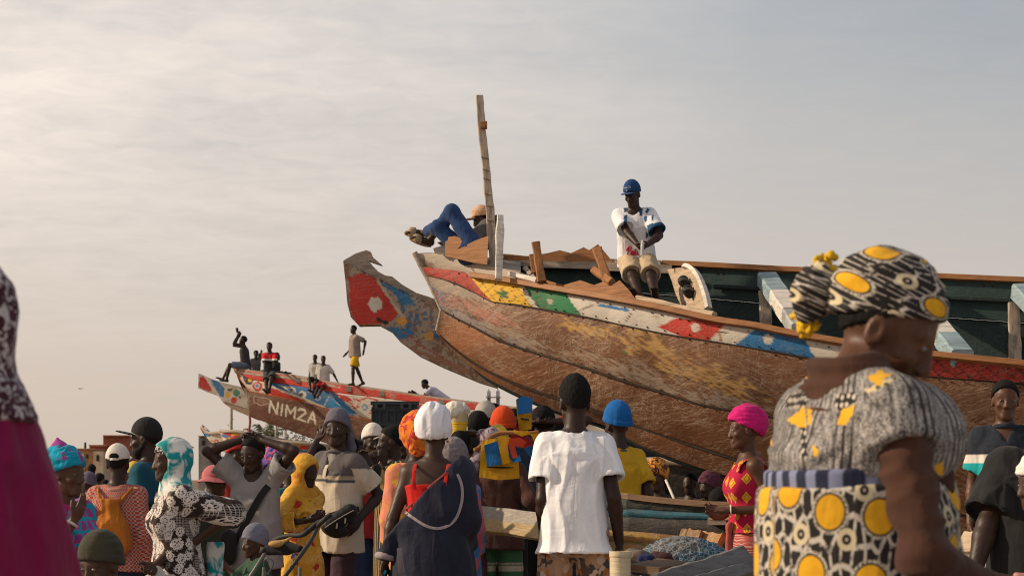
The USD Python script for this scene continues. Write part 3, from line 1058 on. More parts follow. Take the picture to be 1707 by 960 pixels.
YK = lambda x: _g(x) + 1.06 * ramp_(x, 690) - 0.02

_u = np.linspace(0, 1, 420) ** 1.15
FLAG = [
    ('poly', [(690, 430), (776, 445), (800, 455), (830, 500), (810, 505), (700, 470)], (.40, .05, .04)),
    ('poly', [(768, 440), (850, 455), (890, 480), (850, 520), (826, 508), (800, 480)], YEL),
    ('poly', [(845, 460), (893, 478), (905, 480), (900, 530), (857, 512), (840, 480)], YEL),
    ('poly', [(862, 470), (893, 470), (922, 525), (890, 521)], YEL),
    ('poly', [(868, 474), (908, 482), (943, 490), (977, 535), (930, 530), (898, 519)], GRN),
    ('poly', [(862, 470), (871, 475), (905, 523), (893, 520)], WHITE),
    ('line', [(1000, 508), (1046, 517)], 5, BLU),
    ('poly', [(1098, 545), (1128, 530), (1212, 538), (1178, 572), (1150, 566)], RED),
    ('disc', (1160, 546, 7.5), WHITE),
    ('poly', [(1222, 578), (1262, 546), (1340, 560), (1360, 600), (1280, 592)], BLU),
    ('disc', (1281, 565, 8.5), WHITE),
    ('poly', [(1470, 570), (2300, 660), (2300, 800), (1440, 640)], (.34, .03, .025)),
    ('disc', (917, 502, 4.5), (.45, .35, .33)),
]
sc_, sr = np.array([839.5, 490.0]), 11.5
star = [sc_ + (sr if k % 2 == 0 else sr * .42) * np.array([math.sin(k * math.pi / 5), -math.cos(k * math.pi / 5)]) for k in range(10)]
FLAG.append(('poly', star, (.03, .15, .05)))
for k in range(18):                                                     # saw cuts across the strake
    x0 = 706 + k * 15.5 if k < 13 else 0
    if k < 13:
        FLAG.append(('line', [(x0, 470 + k * 4.4), (x0 + 34, 446 + k * 4.0)], 1.1, (.12, .05, .03)))
        FLAG.append(('line', [(x0, 444 + k * 3.4), (x0 + 30, 480 + k * 3.9)], 0.9, (.16, .07, .04)))
for x0 in range(1500, 1900, 27):
    y0 = 594 + (x0 - 1520) * .105
    FLAG.append(('line', [(x0, y0 - 4), (x0 + 50, y0 + 40)], 1.6, (.05, .02, .015)))
    FLAG.append(('line', [(x0 + 50, y0 - 2), (x0, y0 + 36)], 1.6, (.05, .02, .015)))
for q in ([(1044, 536), (1053, 522)], [(1196, 553), (1213, 554)], [(960, 520), (990, 508)]):
    FLAG.append(('line', q, 2.0, (.06, .03, .02)))
FLAG.append(('line', [(1201, 554), (1203, 566)], 3.0, (.35, .18, .05)))


def hullpaint(x, y):
    """What is left of the old colours on the scraped planks."""
    base = np.tile((.165, .074, .037), (len(x), 1))
    q = np.stack([x * .012, y * .02, 0 * x], -1)
    n = meshkit.noise(q, 2)[:, None]
    base = base * (0.75 + 0.5 * n)
    nn = lambda f, s: meshkit.noise(np.stack([x * f, y * f * 1.5, 0 * x], -1), s)
    def spot(cx, cy, rx, ry, c, s, th=.52, ang=0.0):
        ca, sa = math.cos(ang), math.sin(ang)
        X, Y_ = (x - cx) * ca + (y - cy) * sa, -(x - cx) * sa + (y - cy) * ca
        e = np.exp(-((X / rx) ** 2 + (Y_ / ry) ** 2))
        qs = np.stack([(x * .8 + y * .6) * .09, (y * .8 - x * .6) * .42, 0 * x], -1)
        m = np.clip((nn(.05, s) * .35 + meshkit.noise(qs, s + 5) * .65 + e * .45 - th - .26) / .10, 0, 1) * np.clip(e * 4, 0, 1)
        base[:] = base * (1 - .72 * m[:, None]) + np.array(c) * (.72 * m[:, None])
    grey = (.33, .27, .21)
    spot(760, 515, 70, 22, (.30, .20, .14), 3, .42)
    spot(740, 505, 22, 26, (.09, .14, .22), 4, .40)
    spot(800, 545, 90, 14, (.30, .29, .30), 5, .46, .45)
    spot(870, 560, 70, 14, grey, 6, .46, .45)
    spot(800, 520, 60, 12, (.36, .12, .09), 7, .50, .35)
    spot(990, 550, 50, 9, (.5, .28, .06), 8, .46, .3)
    spot(1110, 590, 110, 20, (.48, .28, .08), 9, .49, .5)
    spot(1220, 635, 60, 20, (.5, .30, .10), 10, .47, .4)
    spot(1040, 620, 110, 22, (.36, .28, .22), 11, .50, .3)
    spot(1200, 665, 70, 14, (.40, .34, .29), 12, .49, .2)
    spot(1560, 690, 130, 26, (.34, .22, .16), 13, .50, .2)
    spot(1560, 700, 20, 14, (.30, .04, .03), 14, .42)
    spot(750, 560, 40, 16, (.28, .17, .10), 15, .45, .4)
    c = paint(x, y, base, [('poly', [(714, 460), (755, 471), (790, 487), (825, 503.5), (808, 500.5), (781, 495), (755, 489), (719, 480)], (.27, .21, .16)),
                           ('line', [(741, 512), (790, 522), (830, 538), (920, 562), (1010, 590), (1130, 622), (1260, 652), (1420, 680), (1600, 704), (1750, 722)], 1.4, (.05, .03, .02)), ('disc', (1066, 629, 4), (.28, .30, .34)), ('line', [(1047, 575), (1049, 597)], 1.6, (.05, .17, .07)),
                           ('line', [(1044, 562), (1052, 576), (1062, 600)], 4, (.5, .26, .05)), ('disc', (790, 528, 5), (.06, .05, .05))], 2.0, 3, .2)
    return c


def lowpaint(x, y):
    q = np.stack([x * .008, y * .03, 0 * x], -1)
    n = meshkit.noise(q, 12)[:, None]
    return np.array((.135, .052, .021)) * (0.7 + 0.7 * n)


(v, f), c = plank(lA, lB, Yg, Yg, np.linspace(0, .115, 50), 5, .07, paintfn=lambda x, y: paint(x, y, (.40, .33, .26), [('line', [(787, 430), (789, 470)], 1.5, BLK), ('poly', [(693, 430), (722, 436), (722, 450), (700, 446)], (.2, .14, .1))]))
wpart(boat, 'plank', (v, f), STRAKE, 30, col=c)
(v, f), c = plank(lB, lC, Yg, YC, _u, 34, .06, .01, paintfn=lambda x, y: paint(x, y, WHITE, FLAG, .7))
wpart(boat, 'plank', (v, f), STRAKE, 30, col=c, label='painted strake with red, yellow and green flag, white ground, red and blue lozenges')
(v, f), c = plank(lC, lD, YC, YD, _u[::2], 60, .06, .05, paintfn=hullpaint)
wpart(boat, 'plank', (v, f), HULL, 30, col=c)
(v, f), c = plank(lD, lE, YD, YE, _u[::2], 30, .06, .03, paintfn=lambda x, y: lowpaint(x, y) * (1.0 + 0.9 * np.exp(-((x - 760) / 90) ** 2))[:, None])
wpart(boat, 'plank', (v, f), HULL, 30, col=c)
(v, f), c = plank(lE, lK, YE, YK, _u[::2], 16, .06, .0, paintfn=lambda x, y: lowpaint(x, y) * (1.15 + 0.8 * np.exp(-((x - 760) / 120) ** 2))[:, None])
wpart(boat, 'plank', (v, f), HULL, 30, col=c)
# seams: tarred battens over the joints
for la, ya, r in ((lC, YC, .016), (lD, YD, .02), (lE, YE, .017)):
    xs = np.linspace(la[0] + 6, 2290, 160)
    pts = np.array([P(x, la[1](x), ya(x) + 0.012) for x in xs])
    wpart(boat, 'caulked_seam', tube(pts, r, 6), cloth(f'seam_tar_{int(r*1000)}', (.035, .02, .012), rough=.8), True)

# nail heads along the seams
ms = []
rng = np.random.default_rng(12)
for la, lb, ya, yb, fr_ in ((lB, lC, Yg, YC, .86), (lC, lD, YC, YD, .04), (lC, lD, YC, YD, .95), (lD, lE, YD, YE, .06), (lB, lC, Yg, YC, .15)):
    for x in np.arange(760, 1720, 23):
        x = x + rng.uniform(-5, 5)
        f_ = fr_ + rng.uniform(-.02, .02)
        p = P(x, la[1](x), ya(x)) * (1 - f_) + P(x, lb[1](x), yb(x)) * f_
        b_ = 4 * f_ * (1 - f_) * (.05 if la is lC else .03 if la is lD else .01)
        r = rng.uniform(.004, .0075)
        ms.append(tube(np.array([p + (0, .03 - b_, 0), p + (0, -.016 - b_, 0)]), r, 6))
wpart(boat, 'nail_head', cat(*ms), IRON, kind='stuff')
# the forked prow below the stem
SPUR = [(572, 436), (576, 471), (579, 506), (585, 529), (597, 541.6), (613, 541), (632, 541), (652, 552), (666, 568), (700, 593), (740, 612), (800, 637), (830, 646), (826, 630), (793, 607), (760, 583), (728, 552), (737, 517), (700, 497), (650, 473), (612, 455)]
HORN = [(572, 434.5), (592, 423), (602, 419.5), (611, 417), (618, 420), (621, 428), (637, 442), (628, 439), (615, 434.5), (622, 444), (631, 453), (642, 459), (654, 461), (670, 474), (694, 488), (716, 495), (726, 499), (737, 516), (735, 522), (700, 503), (650, 480), (612, 462), (576, 444)]


def board(outline, Y, thick, res, paintfn, back=0.0):
    """A shaped board facing the viewer: front cut into small triangles that carry the paint, with sides and back."""
    import shapely
    poly = shapely.Polygon(outline).buffer(0)
    x0, y0, x1, y1 = poly.bounds
    xs, ys = np.arange(x0, x1 + res, res), np.arange(y0, y1 + res, res)
    tris = []
    V, Fc = [], []
    ring = np.array(poly.exterior.segmentize(res).coords)[:-1]
    inner = poly.buffer(-res * .6)
    pts = np.array([(x, y) for x in xs for y in ys])
    ok = shapely.contains_xy(inner, pts[:, 0], pts[:, 1])
    pts = np.vstack([ring, pts[ok]])
    from scipy.spatial import Delaunay
    D = Delaunay(pts)
    c_ = pts[D.simplices].mean(1)
    T = D.simplices[shapely.contains_xy(poly, c_[:, 0], c_[:, 1])]
    a = pts[T]
    area = (a[:, 1, 0] - a[:, 0, 0]) * (a[:, 2, 1] - a[:, 0, 1]) - (a[:, 1, 1] - a[:, 0, 1]) * (a[:, 2, 0] - a[:, 0, 0])
    T = np.where((area > 0)[:, None], T[:, ::-1], T)
    Yv = Y(pts[:, 0]) if callable(Y) else np.full(len(pts), Y)
    fr = np.array([P(*q) for q in zip(pts[:, 0], pts[:, 1], Yv)])
    bk = fr + np.array([0, thick, 0])
    n, k = len(pts), len(ring)
    i = np.arange(k); j = (i + 1) % k
    v = np.vstack([fr, bk])
    sgn = 1 if shapely.LinearRing(ring).is_ccw else -1
    rim = np.vstack([np.c_[i, j, j + n], np.c_[i, j + n, i + n]])
    f = np.vstack([T, T[:, ::-1] + n, rim if sgn > 0 else rim[:, ::-1]])
    cc = paintfn(pts[:, 0], pts[:, 1])
    return (v, f), np.vstack([cc, cc * 0.5])


SP = [('poly', [(581, 462), (602, 455), (626, 465), (664, 520), (655, 534), (631, 540), (595, 541), (583, 513)], (.43, .032, .022)),
      ('disc', (625.5, 507, 11.8), (.52, .48, .40)),
      ('poly', [(631, 469), (647, 474), (682, 488), (687, 506), (671, 510), (655, 488)], (.025, .14, .28)),
      ('line', [(631, 470), (672, 530)], 5, (.42, .35, .25)),
      ('poly', [(646, 545), (683, 548), (690, 556), (668, 566), (655, 556)], (.025, .14, .28)),
      ('poly', [(660, 530), (676, 528), (680, 540), (666, 542)], (.55, .25, .04)),
      ('poly', [(720, 550), (733, 560), (722, 566)], (.03, .13, .26)),
      ('poly', [(708, 556), (722, 552), (722, 568), (706, 566)], (.5, .25, .07)),
      ('line', [(629, 532), (645, 538)], 5, BLK), ('line', [(574, 438), (737, 518)], 1.6, (.04, .025, .02)),
      ('line', [(665, 548), (700, 575), (760, 608)], 2.2, (.3, .06, .04)),
      ('poly', [(668, 572), (760, 605), (790, 620), (770, 622), (700, 590)], (.26, .13, .08))]
def spurpaint(x, y):
    n = meshkit.noise(np.stack([x * .1, y * .1, 0 * x], -1), 21)
    n2 = meshkit.noise(np.stack([x * .35, y * .25, 0 * x], -1), 22)
    b = np.where((n + n2 > 1.05)[:, None], (.20, .11, .07), (.30, .235, .175))
    m = (n2 > .66) & (x > 665) & (y > 500) & (y < 560)
    b[m] = (.06, .13, .22)
    return paint(x, y, b, SP, 1.6, 5, .3)
vf, c = board(SPUR, lambda x: np.interp(x, [560, 740, 830], [21.05, 21.0, 20.95]), .26, 2.2, spurpaint)
wpart(boat, 'prow_spur', vf, STRAKE, 40, col=c, label='forked prow with red panel and white disc')
vf, c = board(HORN, 21.09, .14, 2.5, lambda x, y: np.tile((.23, .18, .145), (len(x), 1)) * (0.8 + .4 * meshkit.noise(np.stack([x * .06, y * .3, 0 * x], -1), 3)[:, None]))
wpart(boat, 'prow_head', vf, HULL, 40, col=c, label='weathered bird-head board on the prow')
wpart(boat, 'stem_post', tube([P(691, 421, 21.0), P(702, 442, 21.0), P(716, 468, 21.0), P(737, 517, 21.0), P(727, 551, 20.98)], [.03, .035, .035, .03, .012], 8), OLDWOOD, True)

# far side, floor and transom
far = [(697, 424), (840, 432), (905, 438), (1000, 440), (1110, 443), (1180, 446), (1290, 452), (1420, 458), (1570, 465), (1707, 471), (2000, 482), (2300, 494)]
lF = line(far)
xs = np.linspace(700, 2300, 120)
FGp = np.array([P(x, lF[1](x), Yf(x)) for x in xs])
KP = np.array([P(x, lK[1](max(x, 740)), YK(max(x, 700))) for x in np.maximum(xs, 740)])
NG = np.array([P(x, lB[1](x), Yg(x)) for x in xs])
t_ = np.clip((xs - 700) / 330, 0, 1)[:, None]
def sheet(rows, thick, out):
    """A hull side given by rows of points from the rail down, thickened along out."""
    rows = np.array(rows)
    n, m = rows.shape[1], rows.shape[0]
    a = rows.transpose(1, 0, 2).reshape(-1, 3)
    b = a + out
    f = grid_faces(n, m)
    N_ = n * m
    e1, e2 = np.arange(n) * m, np.arange(n) * m + m - 1
    rim = lambda q: np.vstack([np.c_[q[:-1], q[1:], q[1:] + N_], np.c_[q[:-1], q[1:] + N_, q[:-1] + N_]])
    return np.vstack([a, b]), np.vstack([f, f[:, ::-1] + N_, rim(e1)[:, ::-1], rim(e2)])
w1 = (FGp * .85 + KP * .15 + np.array([0, .10, 0])) * t_ + P(709, 452, 21.06) * (1 - t_)
w2 = (FGp * .5 + KP * .5 + np.array([0, .16, 0])) * t_ + P(737, 520, 21.06) * (1 - t_)
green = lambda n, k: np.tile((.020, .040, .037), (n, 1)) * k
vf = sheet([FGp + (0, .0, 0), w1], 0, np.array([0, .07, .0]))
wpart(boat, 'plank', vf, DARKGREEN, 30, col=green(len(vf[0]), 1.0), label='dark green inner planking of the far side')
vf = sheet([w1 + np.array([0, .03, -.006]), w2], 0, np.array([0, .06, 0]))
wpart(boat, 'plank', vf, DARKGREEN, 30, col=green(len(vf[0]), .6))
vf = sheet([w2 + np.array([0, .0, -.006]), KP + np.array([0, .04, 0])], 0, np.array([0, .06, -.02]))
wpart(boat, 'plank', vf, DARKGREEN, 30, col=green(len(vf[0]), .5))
fl0 = FGp * .38 + KP * .62 + np.array([0, .0, 0]); fl1 = NG * .38 + KP * .62 + np.array([0, .06, 0])
vf = sheet([fl0[6:], fl1[6:]], 0, np.array([0, 0, -.04]))
wpart(boat, 'floor_board', vf, OLDWOOD)
tr = [lA, lD, lK]
wpart(boat, 'transom', slab([P(2296, lB[1](2296), Yg(2296)), P(2296, lK[1](2296), YK(2296)), FGp[-1]], .05, (1, 0.1, 0)), OLDWOOD)
# rails
def rail(name, pts, w, h, mat, **k):
    pts = np.asarray(pts)
    rings = []
    t = np.gradient(pts, axis=0)
    for i, (p, d) in enumerate(zip(pts, t)):
        d = nrm(d); s_ = nrm(np.cross(d, (0, 0.25, 1))); u = np.cross(s_, d)
        q = [(-w / 2, -h / 2), (w / 2, -h / 2), (w / 2, h / 2 - .008), (w / 2 - .008, h / 2), (-w / 2 + .008, h / 2), (-w / 2, h / 2 - .008)]
        rings.append(np.array([p + a * s_ + b * u for a, b in q]))
    wpart(boat, name, loft(rings), mat, **k)
rx_ = np.linspace(789, 2296, 90)
lR = line([(789, 460), (835, 466), (905, 478), (1000, 494), (1100, 513), (1200, 535), (1260, 544), (1323, 557), (1520, 588), (1707, 608), (2000, 645), (2300, 677)])
rail('rail', [P(x, lR[1](x), Yg(x) - .02) for x in rx_], .14, .052, NEWWOOD, label='new red-brown rail along the near side')
rail('rail', [P(x, lF[1](x) - 1.5, Yf(x) + .02) for x in np.linspace(1105, 2296, 60)], .15, .055, NEWWOOD)
rail('rail', [P(x, lF[1](x) + 1, Yf(x) + .0) for x in np.linspace(835, 1104, 20)], .22, .06, OLDWOOD)
rail('inner_stringer', [P(x, lF[1](x) + 31, Yf(x) - .10) for x in np.linspace(1190, 2296, 40)], .05, .04, cloth('dark_stringer', (.02, .03, .028)))
# fore deck
dk = sheet([np.array([P(x, lA[1](x) - 1, Yg(x) + .03) for x in np.linspace(697, 868, 20)]), np.array([P(x, lF[1](x) - 1, Yf(x) - .02) for x in np.linspace(697, 868, 20)])], 0, np.array([0, 0, -.05]))
wpart(boat, 'fore_deck', dk, OLDWOOD)
def flat(name, outline, Y, thick, mat, **k):
    wpart(boat, name, board(outline, Y, thick, 6, lambda x, y: np.zeros((len(x), 3)))[0], mat, 30, **k)
flat('curved_board', [(742, 427), (742, 405), (744, 398), (748, 395), (758, 393.5), (766, 396), (770, 402), (768, 409), (762, 416), (776, 409), (792, 401), (814, 393), (812, 441), (790, 438), (765, 432)], lambda x: np.interp(x, [740, 815], [20.62, 20.25]), .05, NEWWOOD, label='red-brown board cut out in a scroll')
flat('curved_board', [(729, 404), (748, 400), (748, 407), (735, 409)], 20.9, .05, NEWWOOD)
flat('deck_block', [(722, 414), (742, 408), (742, 426), (724, 420)], 20.9, .2, WHITEWOOD)
flat('notched_board', [(845, 463), (880, 466), (910, 467), (940, 475), (967, 467), (990, 475), (1004, 470), (1018, 477), (1033, 467), (1050, 485), (1063, 504), (1000, 496), (900, 479), (845, 471)], lambda x: Yg(x) + .10, .04, NEWWOOD, label='saw-tooth board along the near rail')
flat('notched_board', [(840, 425), (880, 427), (913, 422), (933, 417), (952, 422), (973, 412), (982, 417), (997, 407), (1010, 422), (1023, 438), (950, 436), (840, 433)], lambda x: Yf(x) - .12, .04, NEWWOOD, label='saw-tooth board along the far rail')
flat('side_plank', [(840, 434), (1010, 437), (1010, 449), (905, 446), (840, 441)], lambda x: Yf(x) - .16, .05, OLDWOOD)
flat('side_plank', [(1010, 437), (1120, 442), (1120, 456), (1010, 451)], lambda x: Yf(x) - .17, .05, OLDWOOD)
def stick(name, a, b, w, h, mat, seed=0, n=6, rough=.06, up=(0, -1, 0), **k):
    wpart(boat, name, beam(a, b, w, h, up, .18, rough, n, seed), mat, 35, **k)
stick('upright', P(893, 405, 19.9), P(903, 470, 19.75), .085, .06, NEWUP, 1, label='red-brown upright with a rounded top')
stick('upright', P(886, 425, 20.0), P(890, 455, 19.95), .05, .05, NEWUP, 2)
stick('upright', P(995, 415, 19.7), P(1015, 478, 19.45), .09, .07, NEWUP, 3)
stick('upright', P(990, 450, 19.7), P(1020, 470, 19.4), .08, .06, NEWUP, 4)
stick('brace', P(849, 456, 20.1), P(895, 467, 19.8), .05, .04, WHITEWOOD, 5)
stick('brace', P(876, 448, 20.5), P(892, 466, 19.9), .05, .05, OLDWOOD, 6)
# the tall crooked post and the short white one beside it
pl_ = [(799.5, 160), (801, 185), (803, 215), (807, 250), (811, 285), (813.5, 320), (817, 350), (819, 385), (822, 415), (825, 445)]
rng = np.random.default_rng(5)
rings = []
for i, (x, y) in enumerate(np.array([(np.interp(t, np.linspace(0, 1, 10), [q[0] for q in pl_]), np.interp(t, np.linspace(0, 1, 10), [q[1] for q in pl_])) for t in np.linspace(0, 1, 40)])):
    c_ = P(x, y, 20.55)
    wd = np.interp(y, [160, 300, 445], [.078, .082, .105]) * (1 + .10 * (meshkit.noise(np.array([[0, 0, i * .55]]), 3)[0] - .5) * 2)
    dp = .085
    rings.append(np.array([c_ + np.array([a * wd / 2, b * dp / 2, 0]) for a, b in ((-1, -.8), (-.8, -1), (.8, -1), (1, -.8), (1, .8), (.8, 1), (-.8, 1), (-1, .8))]))
mast = wpart(boat, 'post', loft(rings), OLDPOST, 30, label='tall crooked post of pale weathered wood')
wpart(mast, 'cleat', beam(P(801, 209, 20.48), P(812, 209, 20.48), .07, .10, (0, -1, 0)), NEWUP)
for yy in (262, 282, 297, 322, 342, 366):
    xx = np.interp(yy, [q[1] for q in pl_], [q[0] for q in pl_])
    wpart(mast, 'chipped_edge', beam(P(xx - 6, yy, 20.5), P(xx + 6.5, yy + 2, 20.5), .012, .03, (0, -1, 0)), OLDPOST)
stick('post', P(834, 360, 20.2), P(831, 466, 20.0), .075, .06, WHITEWOOD, 8, n=9, rough=.1, label='short white post beside the tall one')
# thwarts
def thwart(a, b, w, h, secs, seed):
    a, b = np.array(a), np.array(b)
    p = None
    for (t0, t1, m) in secs:
        vf = beam(a + (b - a) * t0, a + (b - a) * t1, w, h, (0, -.35, 1), .1, .03, 4, seed + int(t0 * 10))
        p = wpart(boat, 'thwart', vf, m, 30) if p is None else (wpart(p, 'thwart_section', vf, m, 30), p)[1]
thwart(P(1279, 466, 20.35), P(1338, 553, 18.15), .20, .15, ((0, .36, BLUEWOOD), (.36, .72, WHITEWOOD), (.72, 1, GREYWOOD)), 1)
thwart(P(1500, 475, 19.9), P(1604, 597, 17.55), .20, .16, ((0, .55, WHITEWOOD), (.55, .78, WHITEWOOD), (.78, 1, BLUEWOOD)), 4)
thwart(P(1702, 486, 19.6), P(1830, 615, 17.3), .20, .16, ((0, .5, BLUEWOOD), (.5, 1, WHITEWOOD)), 9)
stick('rib', P(1274, 486, 20.3), P(1278, 560, 20.15), .12, .06, OLDPOST, 21)
stick('rib', P(1690, 505, 19.6), P(1692, 610, 19.45), .12, .06, OLDPOST, 22)
stick('rib', P(1480, 490, 19.95), P(1483, 590, 19.8), .12, .06, OLDPOST, 23)
# curved frame in the bow with its pale rim
fo = [(1113, 449), (1133, 446), (1148, 447.5), (1158, 455), (1167, 470), (1173, 488), (1179, 511), (1172, 516), (1137, 510), (1128, 492), (1120, 466)]
flat('frame_board', fo, lambda x: np.interp(x, [1113, 1180], [20.0, 18.95]), .06, PALEWOOD, label='pale curved frame board')
rp = spline([P(1140, 446.5, 19.55), P(1150, 447.5, 19.4), P(1160, 457, 19.25), P(1168, 472, 19.1), P(1175, 492, 18.98), P(1180, 514, 18.9)], 24)
wpart(boat, 'frame_rim', ribbon(rp, .06, .03, (0.6, -.5, .6)), WHITEWOOD)
stick('side_plank', P(1062, 500, 19.15), P(1190, 528, 18.55), .09, .08, PALEWOOD, 31)
for x, y in ((1197, 456), (1206, 457), (1335, 459), (1640, 476), (1655, 477), (1690, 478)):
    wpart(boat, 'bolt', tube([P(x, y, Yf(x) - .02), P(x, y, Yf(x) + .05)], .015, 8), IRON)
nl = [(741, 503), (812, 556), (905, 500), (1130, 588)]
sd_ = thing_at('sandals', 'pair of dark flip-flops lying on the pale frame board in the bow', 'sandals', P(1141, 478, 19.4))
for (x, y) in ((1139, 468), (1146, 484)):
    c_ = P(x, y, 19.42 if y < 475 else 19.33)
    S = Shape().ell(c_, (.055, .04, .055)).ell(c_ + (.02, 0, -.035), (.045, .035, .045))
    p_ = wpart(sd_, 'sandal', S.mesh(.008), cloth(f'dark_rubber_{y}', (.022, .02, .018), rough=.6), True)
    wpart(p_, 'strap', tube(spline([c_ + (-.045, -.04, -.01), c_ + (0, -.06, .01), c_ + (.05, -.035, -.005)], 8), .012, 6), cloth(f'grey_strap_{y}', (.09, .085, .08)))
# ------------------------------------------------------------------ the second pirogue with people on its rail
boat2 = thing_at('pirogue', 'long pirogue with red rail, painted eyes and white letters on its brown hull', 'boat', (0, 50, 0))
q1 = line([(388, 612), (420, 617), (477, 623), (563, 638), (640, 649), (723, 661), (858, 678), (1000, 694), (1200, 716)])
q2 = line([(389, 615), (420, 633), (477, 641), (563, 655), (640, 664), (723, 675), (858, 691), (1000, 706), (1200, 728)])
q3 = line([(416, 653), (451, 660), (503, 670), (548, 683), (595, 698), (650, 712), (723, 728), (858, 752), (1000, 772), (1200, 795)])
q4 = line([(416, 694), (452, 707), (487, 719), (509, 727), (560, 744), (640, 768), (723, 790), (858, 815), (1000, 830), (1200, 850)])
y2 = lambda x: np.interp(x, [330, 388, 560, 860, 1200], [50.5, 50.3, 48.6, 46.2, 44.5])
r2 = lambda x: np.clip((x - 388) / 200, 0, 1) ** .8
Yb1, Yb2, Yb3, Yb4 = (lambda x: y2(x)), (lambda x: y2(x) + .02), (lambda x: y2(x) + .35 * r2(x)), (lambda x: y2(x) + 1.1 * r2(x))
R2, W2, B2, O2 = (.44, .03, .022), (.55, .49, .42), (.03, .15, .33), (.56, .13, .03)
S2 = [('poly', [(400, 618), (440, 630), (452, 640), (447, 660), (425, 655)], W2),
      ('poly', [(404, 625), (422, 633), (421, 641), (411, 640)], BLK), ('disc', (417, 633, 3.2), (.6, .33, .02)),
      ('disc', (430, 644, 8), R2), ('disc', (430, 643, 4.6), W2), ('disc', (430.5, 642.5, 2.8), B2),
      ('line', [(396, 622), (404, 640), (416, 653)], 6, O2),
      ('poly', [(446, 644), (455, 646), (512, 668), (503, 670), (446, 656)], R2),
      ('poly', [(452, 634), (480, 637), (530, 646), (560, 652), (600, 690), (560, 684), (505, 661), (452, 642)], B2),
      ('line', [(446, 640), (505, 664), (548, 680)], 1.8, W2),
      ('poly', [(462, 641), (492, 646), (496, 656), (480, 650)], W2), ('disc', (487, 649.5, 2.6), B2),
      ('disc', (505, 657, 6.5), W2), ('disc', (503, 657, 3.4), BLK),
      ('line', [(516, 652), (526, 656), (530, 664)], 1.5, W2), ('disc', (531, 662, 4.5), W2), ('disc', (531, 662, 3), B2),
      ('poly', [(541, 672), (551, 657), (572, 682), (545, 680)], (.04, .2, .42)), ('line', [(541, 676), (551, 656), (573, 682)], 1.3, W2),
      ('poly', [(560, 655), (600, 660), (640, 668), (625, 700), (598, 690)], W2),
      ('poly', [(556, 654), (580, 660), (590, 668), (575, 668)], R2), ('disc', (566, 661, 2.0), W2),
      ('line', [(580, 668), (588, 672), (592, 680), (600, 676)], 2.2, R2), ('line', [(590, 664), (602, 668), (596, 676)], 2.0, R2),
      ('line', [(597, 668), (612, 662), (630, 667)], 2.6, R2), ('disc', (609, 678, 7.5), W2), ('disc', (609, 678, 5.4), (.10, .24, .36)), ('disc', (609, 678, 2.5), W2),
      ('line', [(560, 672), (575, 682), (588, 692)], 3.2, B2), ('line', [(566, 684), (590, 694)], 2, (.04, .2, .42)),
      ('poly', [(640, 668), (700, 675), (690, 725), (620, 705)], (.42, .36, .31)), ('line', [(600, 694), (628, 703)], 3.0, (.40, .18, .09)),
      ('line', [(616, 690), (622, 684), (626, 702)], 1.6, R2),
      ('poly', [(693, 672), (722, 676), (722, 690), (696, 690)], (.62, .02, .02))]
S2.append(('line', [(416, 652), (451, 659), (503, 669.5), (548, 682), (595, 697), (630, 706)], 3.0, O2))


def p_side(x, y):
    b = np.tile(W2, (len(x), 1)) * (.72 + .4 * meshkit.noise(np.stack([x * .06, y * .12, 0 * x], -1), 2)[:, None])
    b[x > 640] *= .9
    return paint(x, y, b, S2, .9, 9, .5)


def strokes(word, org, dx, dy, wdt, hgt, gap):
    """Block letters as strokes in the plane of the boards."""
    G_ = dict(N=[[(0, 1), (0, 0), (1, 1), (1, 0)]], I=[[(.5, 0), (.5, 1)]], M=[[(0, 1), (0, 0), (.5, .6), (1, 0), (1, 1)]], A=[[(0, 1), (.5, 0), (1, 1)], [(.22, .65), (.78, .65)]])
    G_['2'] = [[(0, .2), (.25, 0), (.75, 0), (1, .25), (0, 1), (1, 1)]]
    out, t = [], 0.0
    for ch in word:
        w_ = wdt * (.35 if ch == 'I' else 1.15 if ch == 'M' else 1)
        for st in G_[ch]:
            out.append([(org[0] + dx[0] * (t + a * w_) + dy[0] * b * hgt, org[1] + dx[1] * (t + a * w_) + dy[1] * b * hgt) for a, b in st])
        t += w_ + gap
    return out


def p_low(x, y):
    b = np.tile((.135, .058, .036), (len(x), 1)) * (.8 + .4 * meshkit.noise(np.stack([x * .02, y * .2, 0 * x], -1), 5)[:, None])
    L = [('line', s_, 3.3, (.62, .56, .46)) for s_ in strokes('NIM2A', (451.5, 668.5), (.975, .235), (-.10, 1), 13.0, 17.5, 5.2)]
    L += [('line', [(423, 662), (426, 660.5), (444, 663.5), (450, 666), (450, 671), (440, 674), (435, 675), (430, 671.5), (424, 669.5), (423, 662)], 1.3, (.40, .30, .25)),
          ('line', [(428, 665), (444, 668)], 1.2, (.33, .2, .15)), ('line', [(430, 668), (440, 670)], 1.2, (.33, .2, .15))]
    return paint(x, y, b, L, .35, 4, .8)


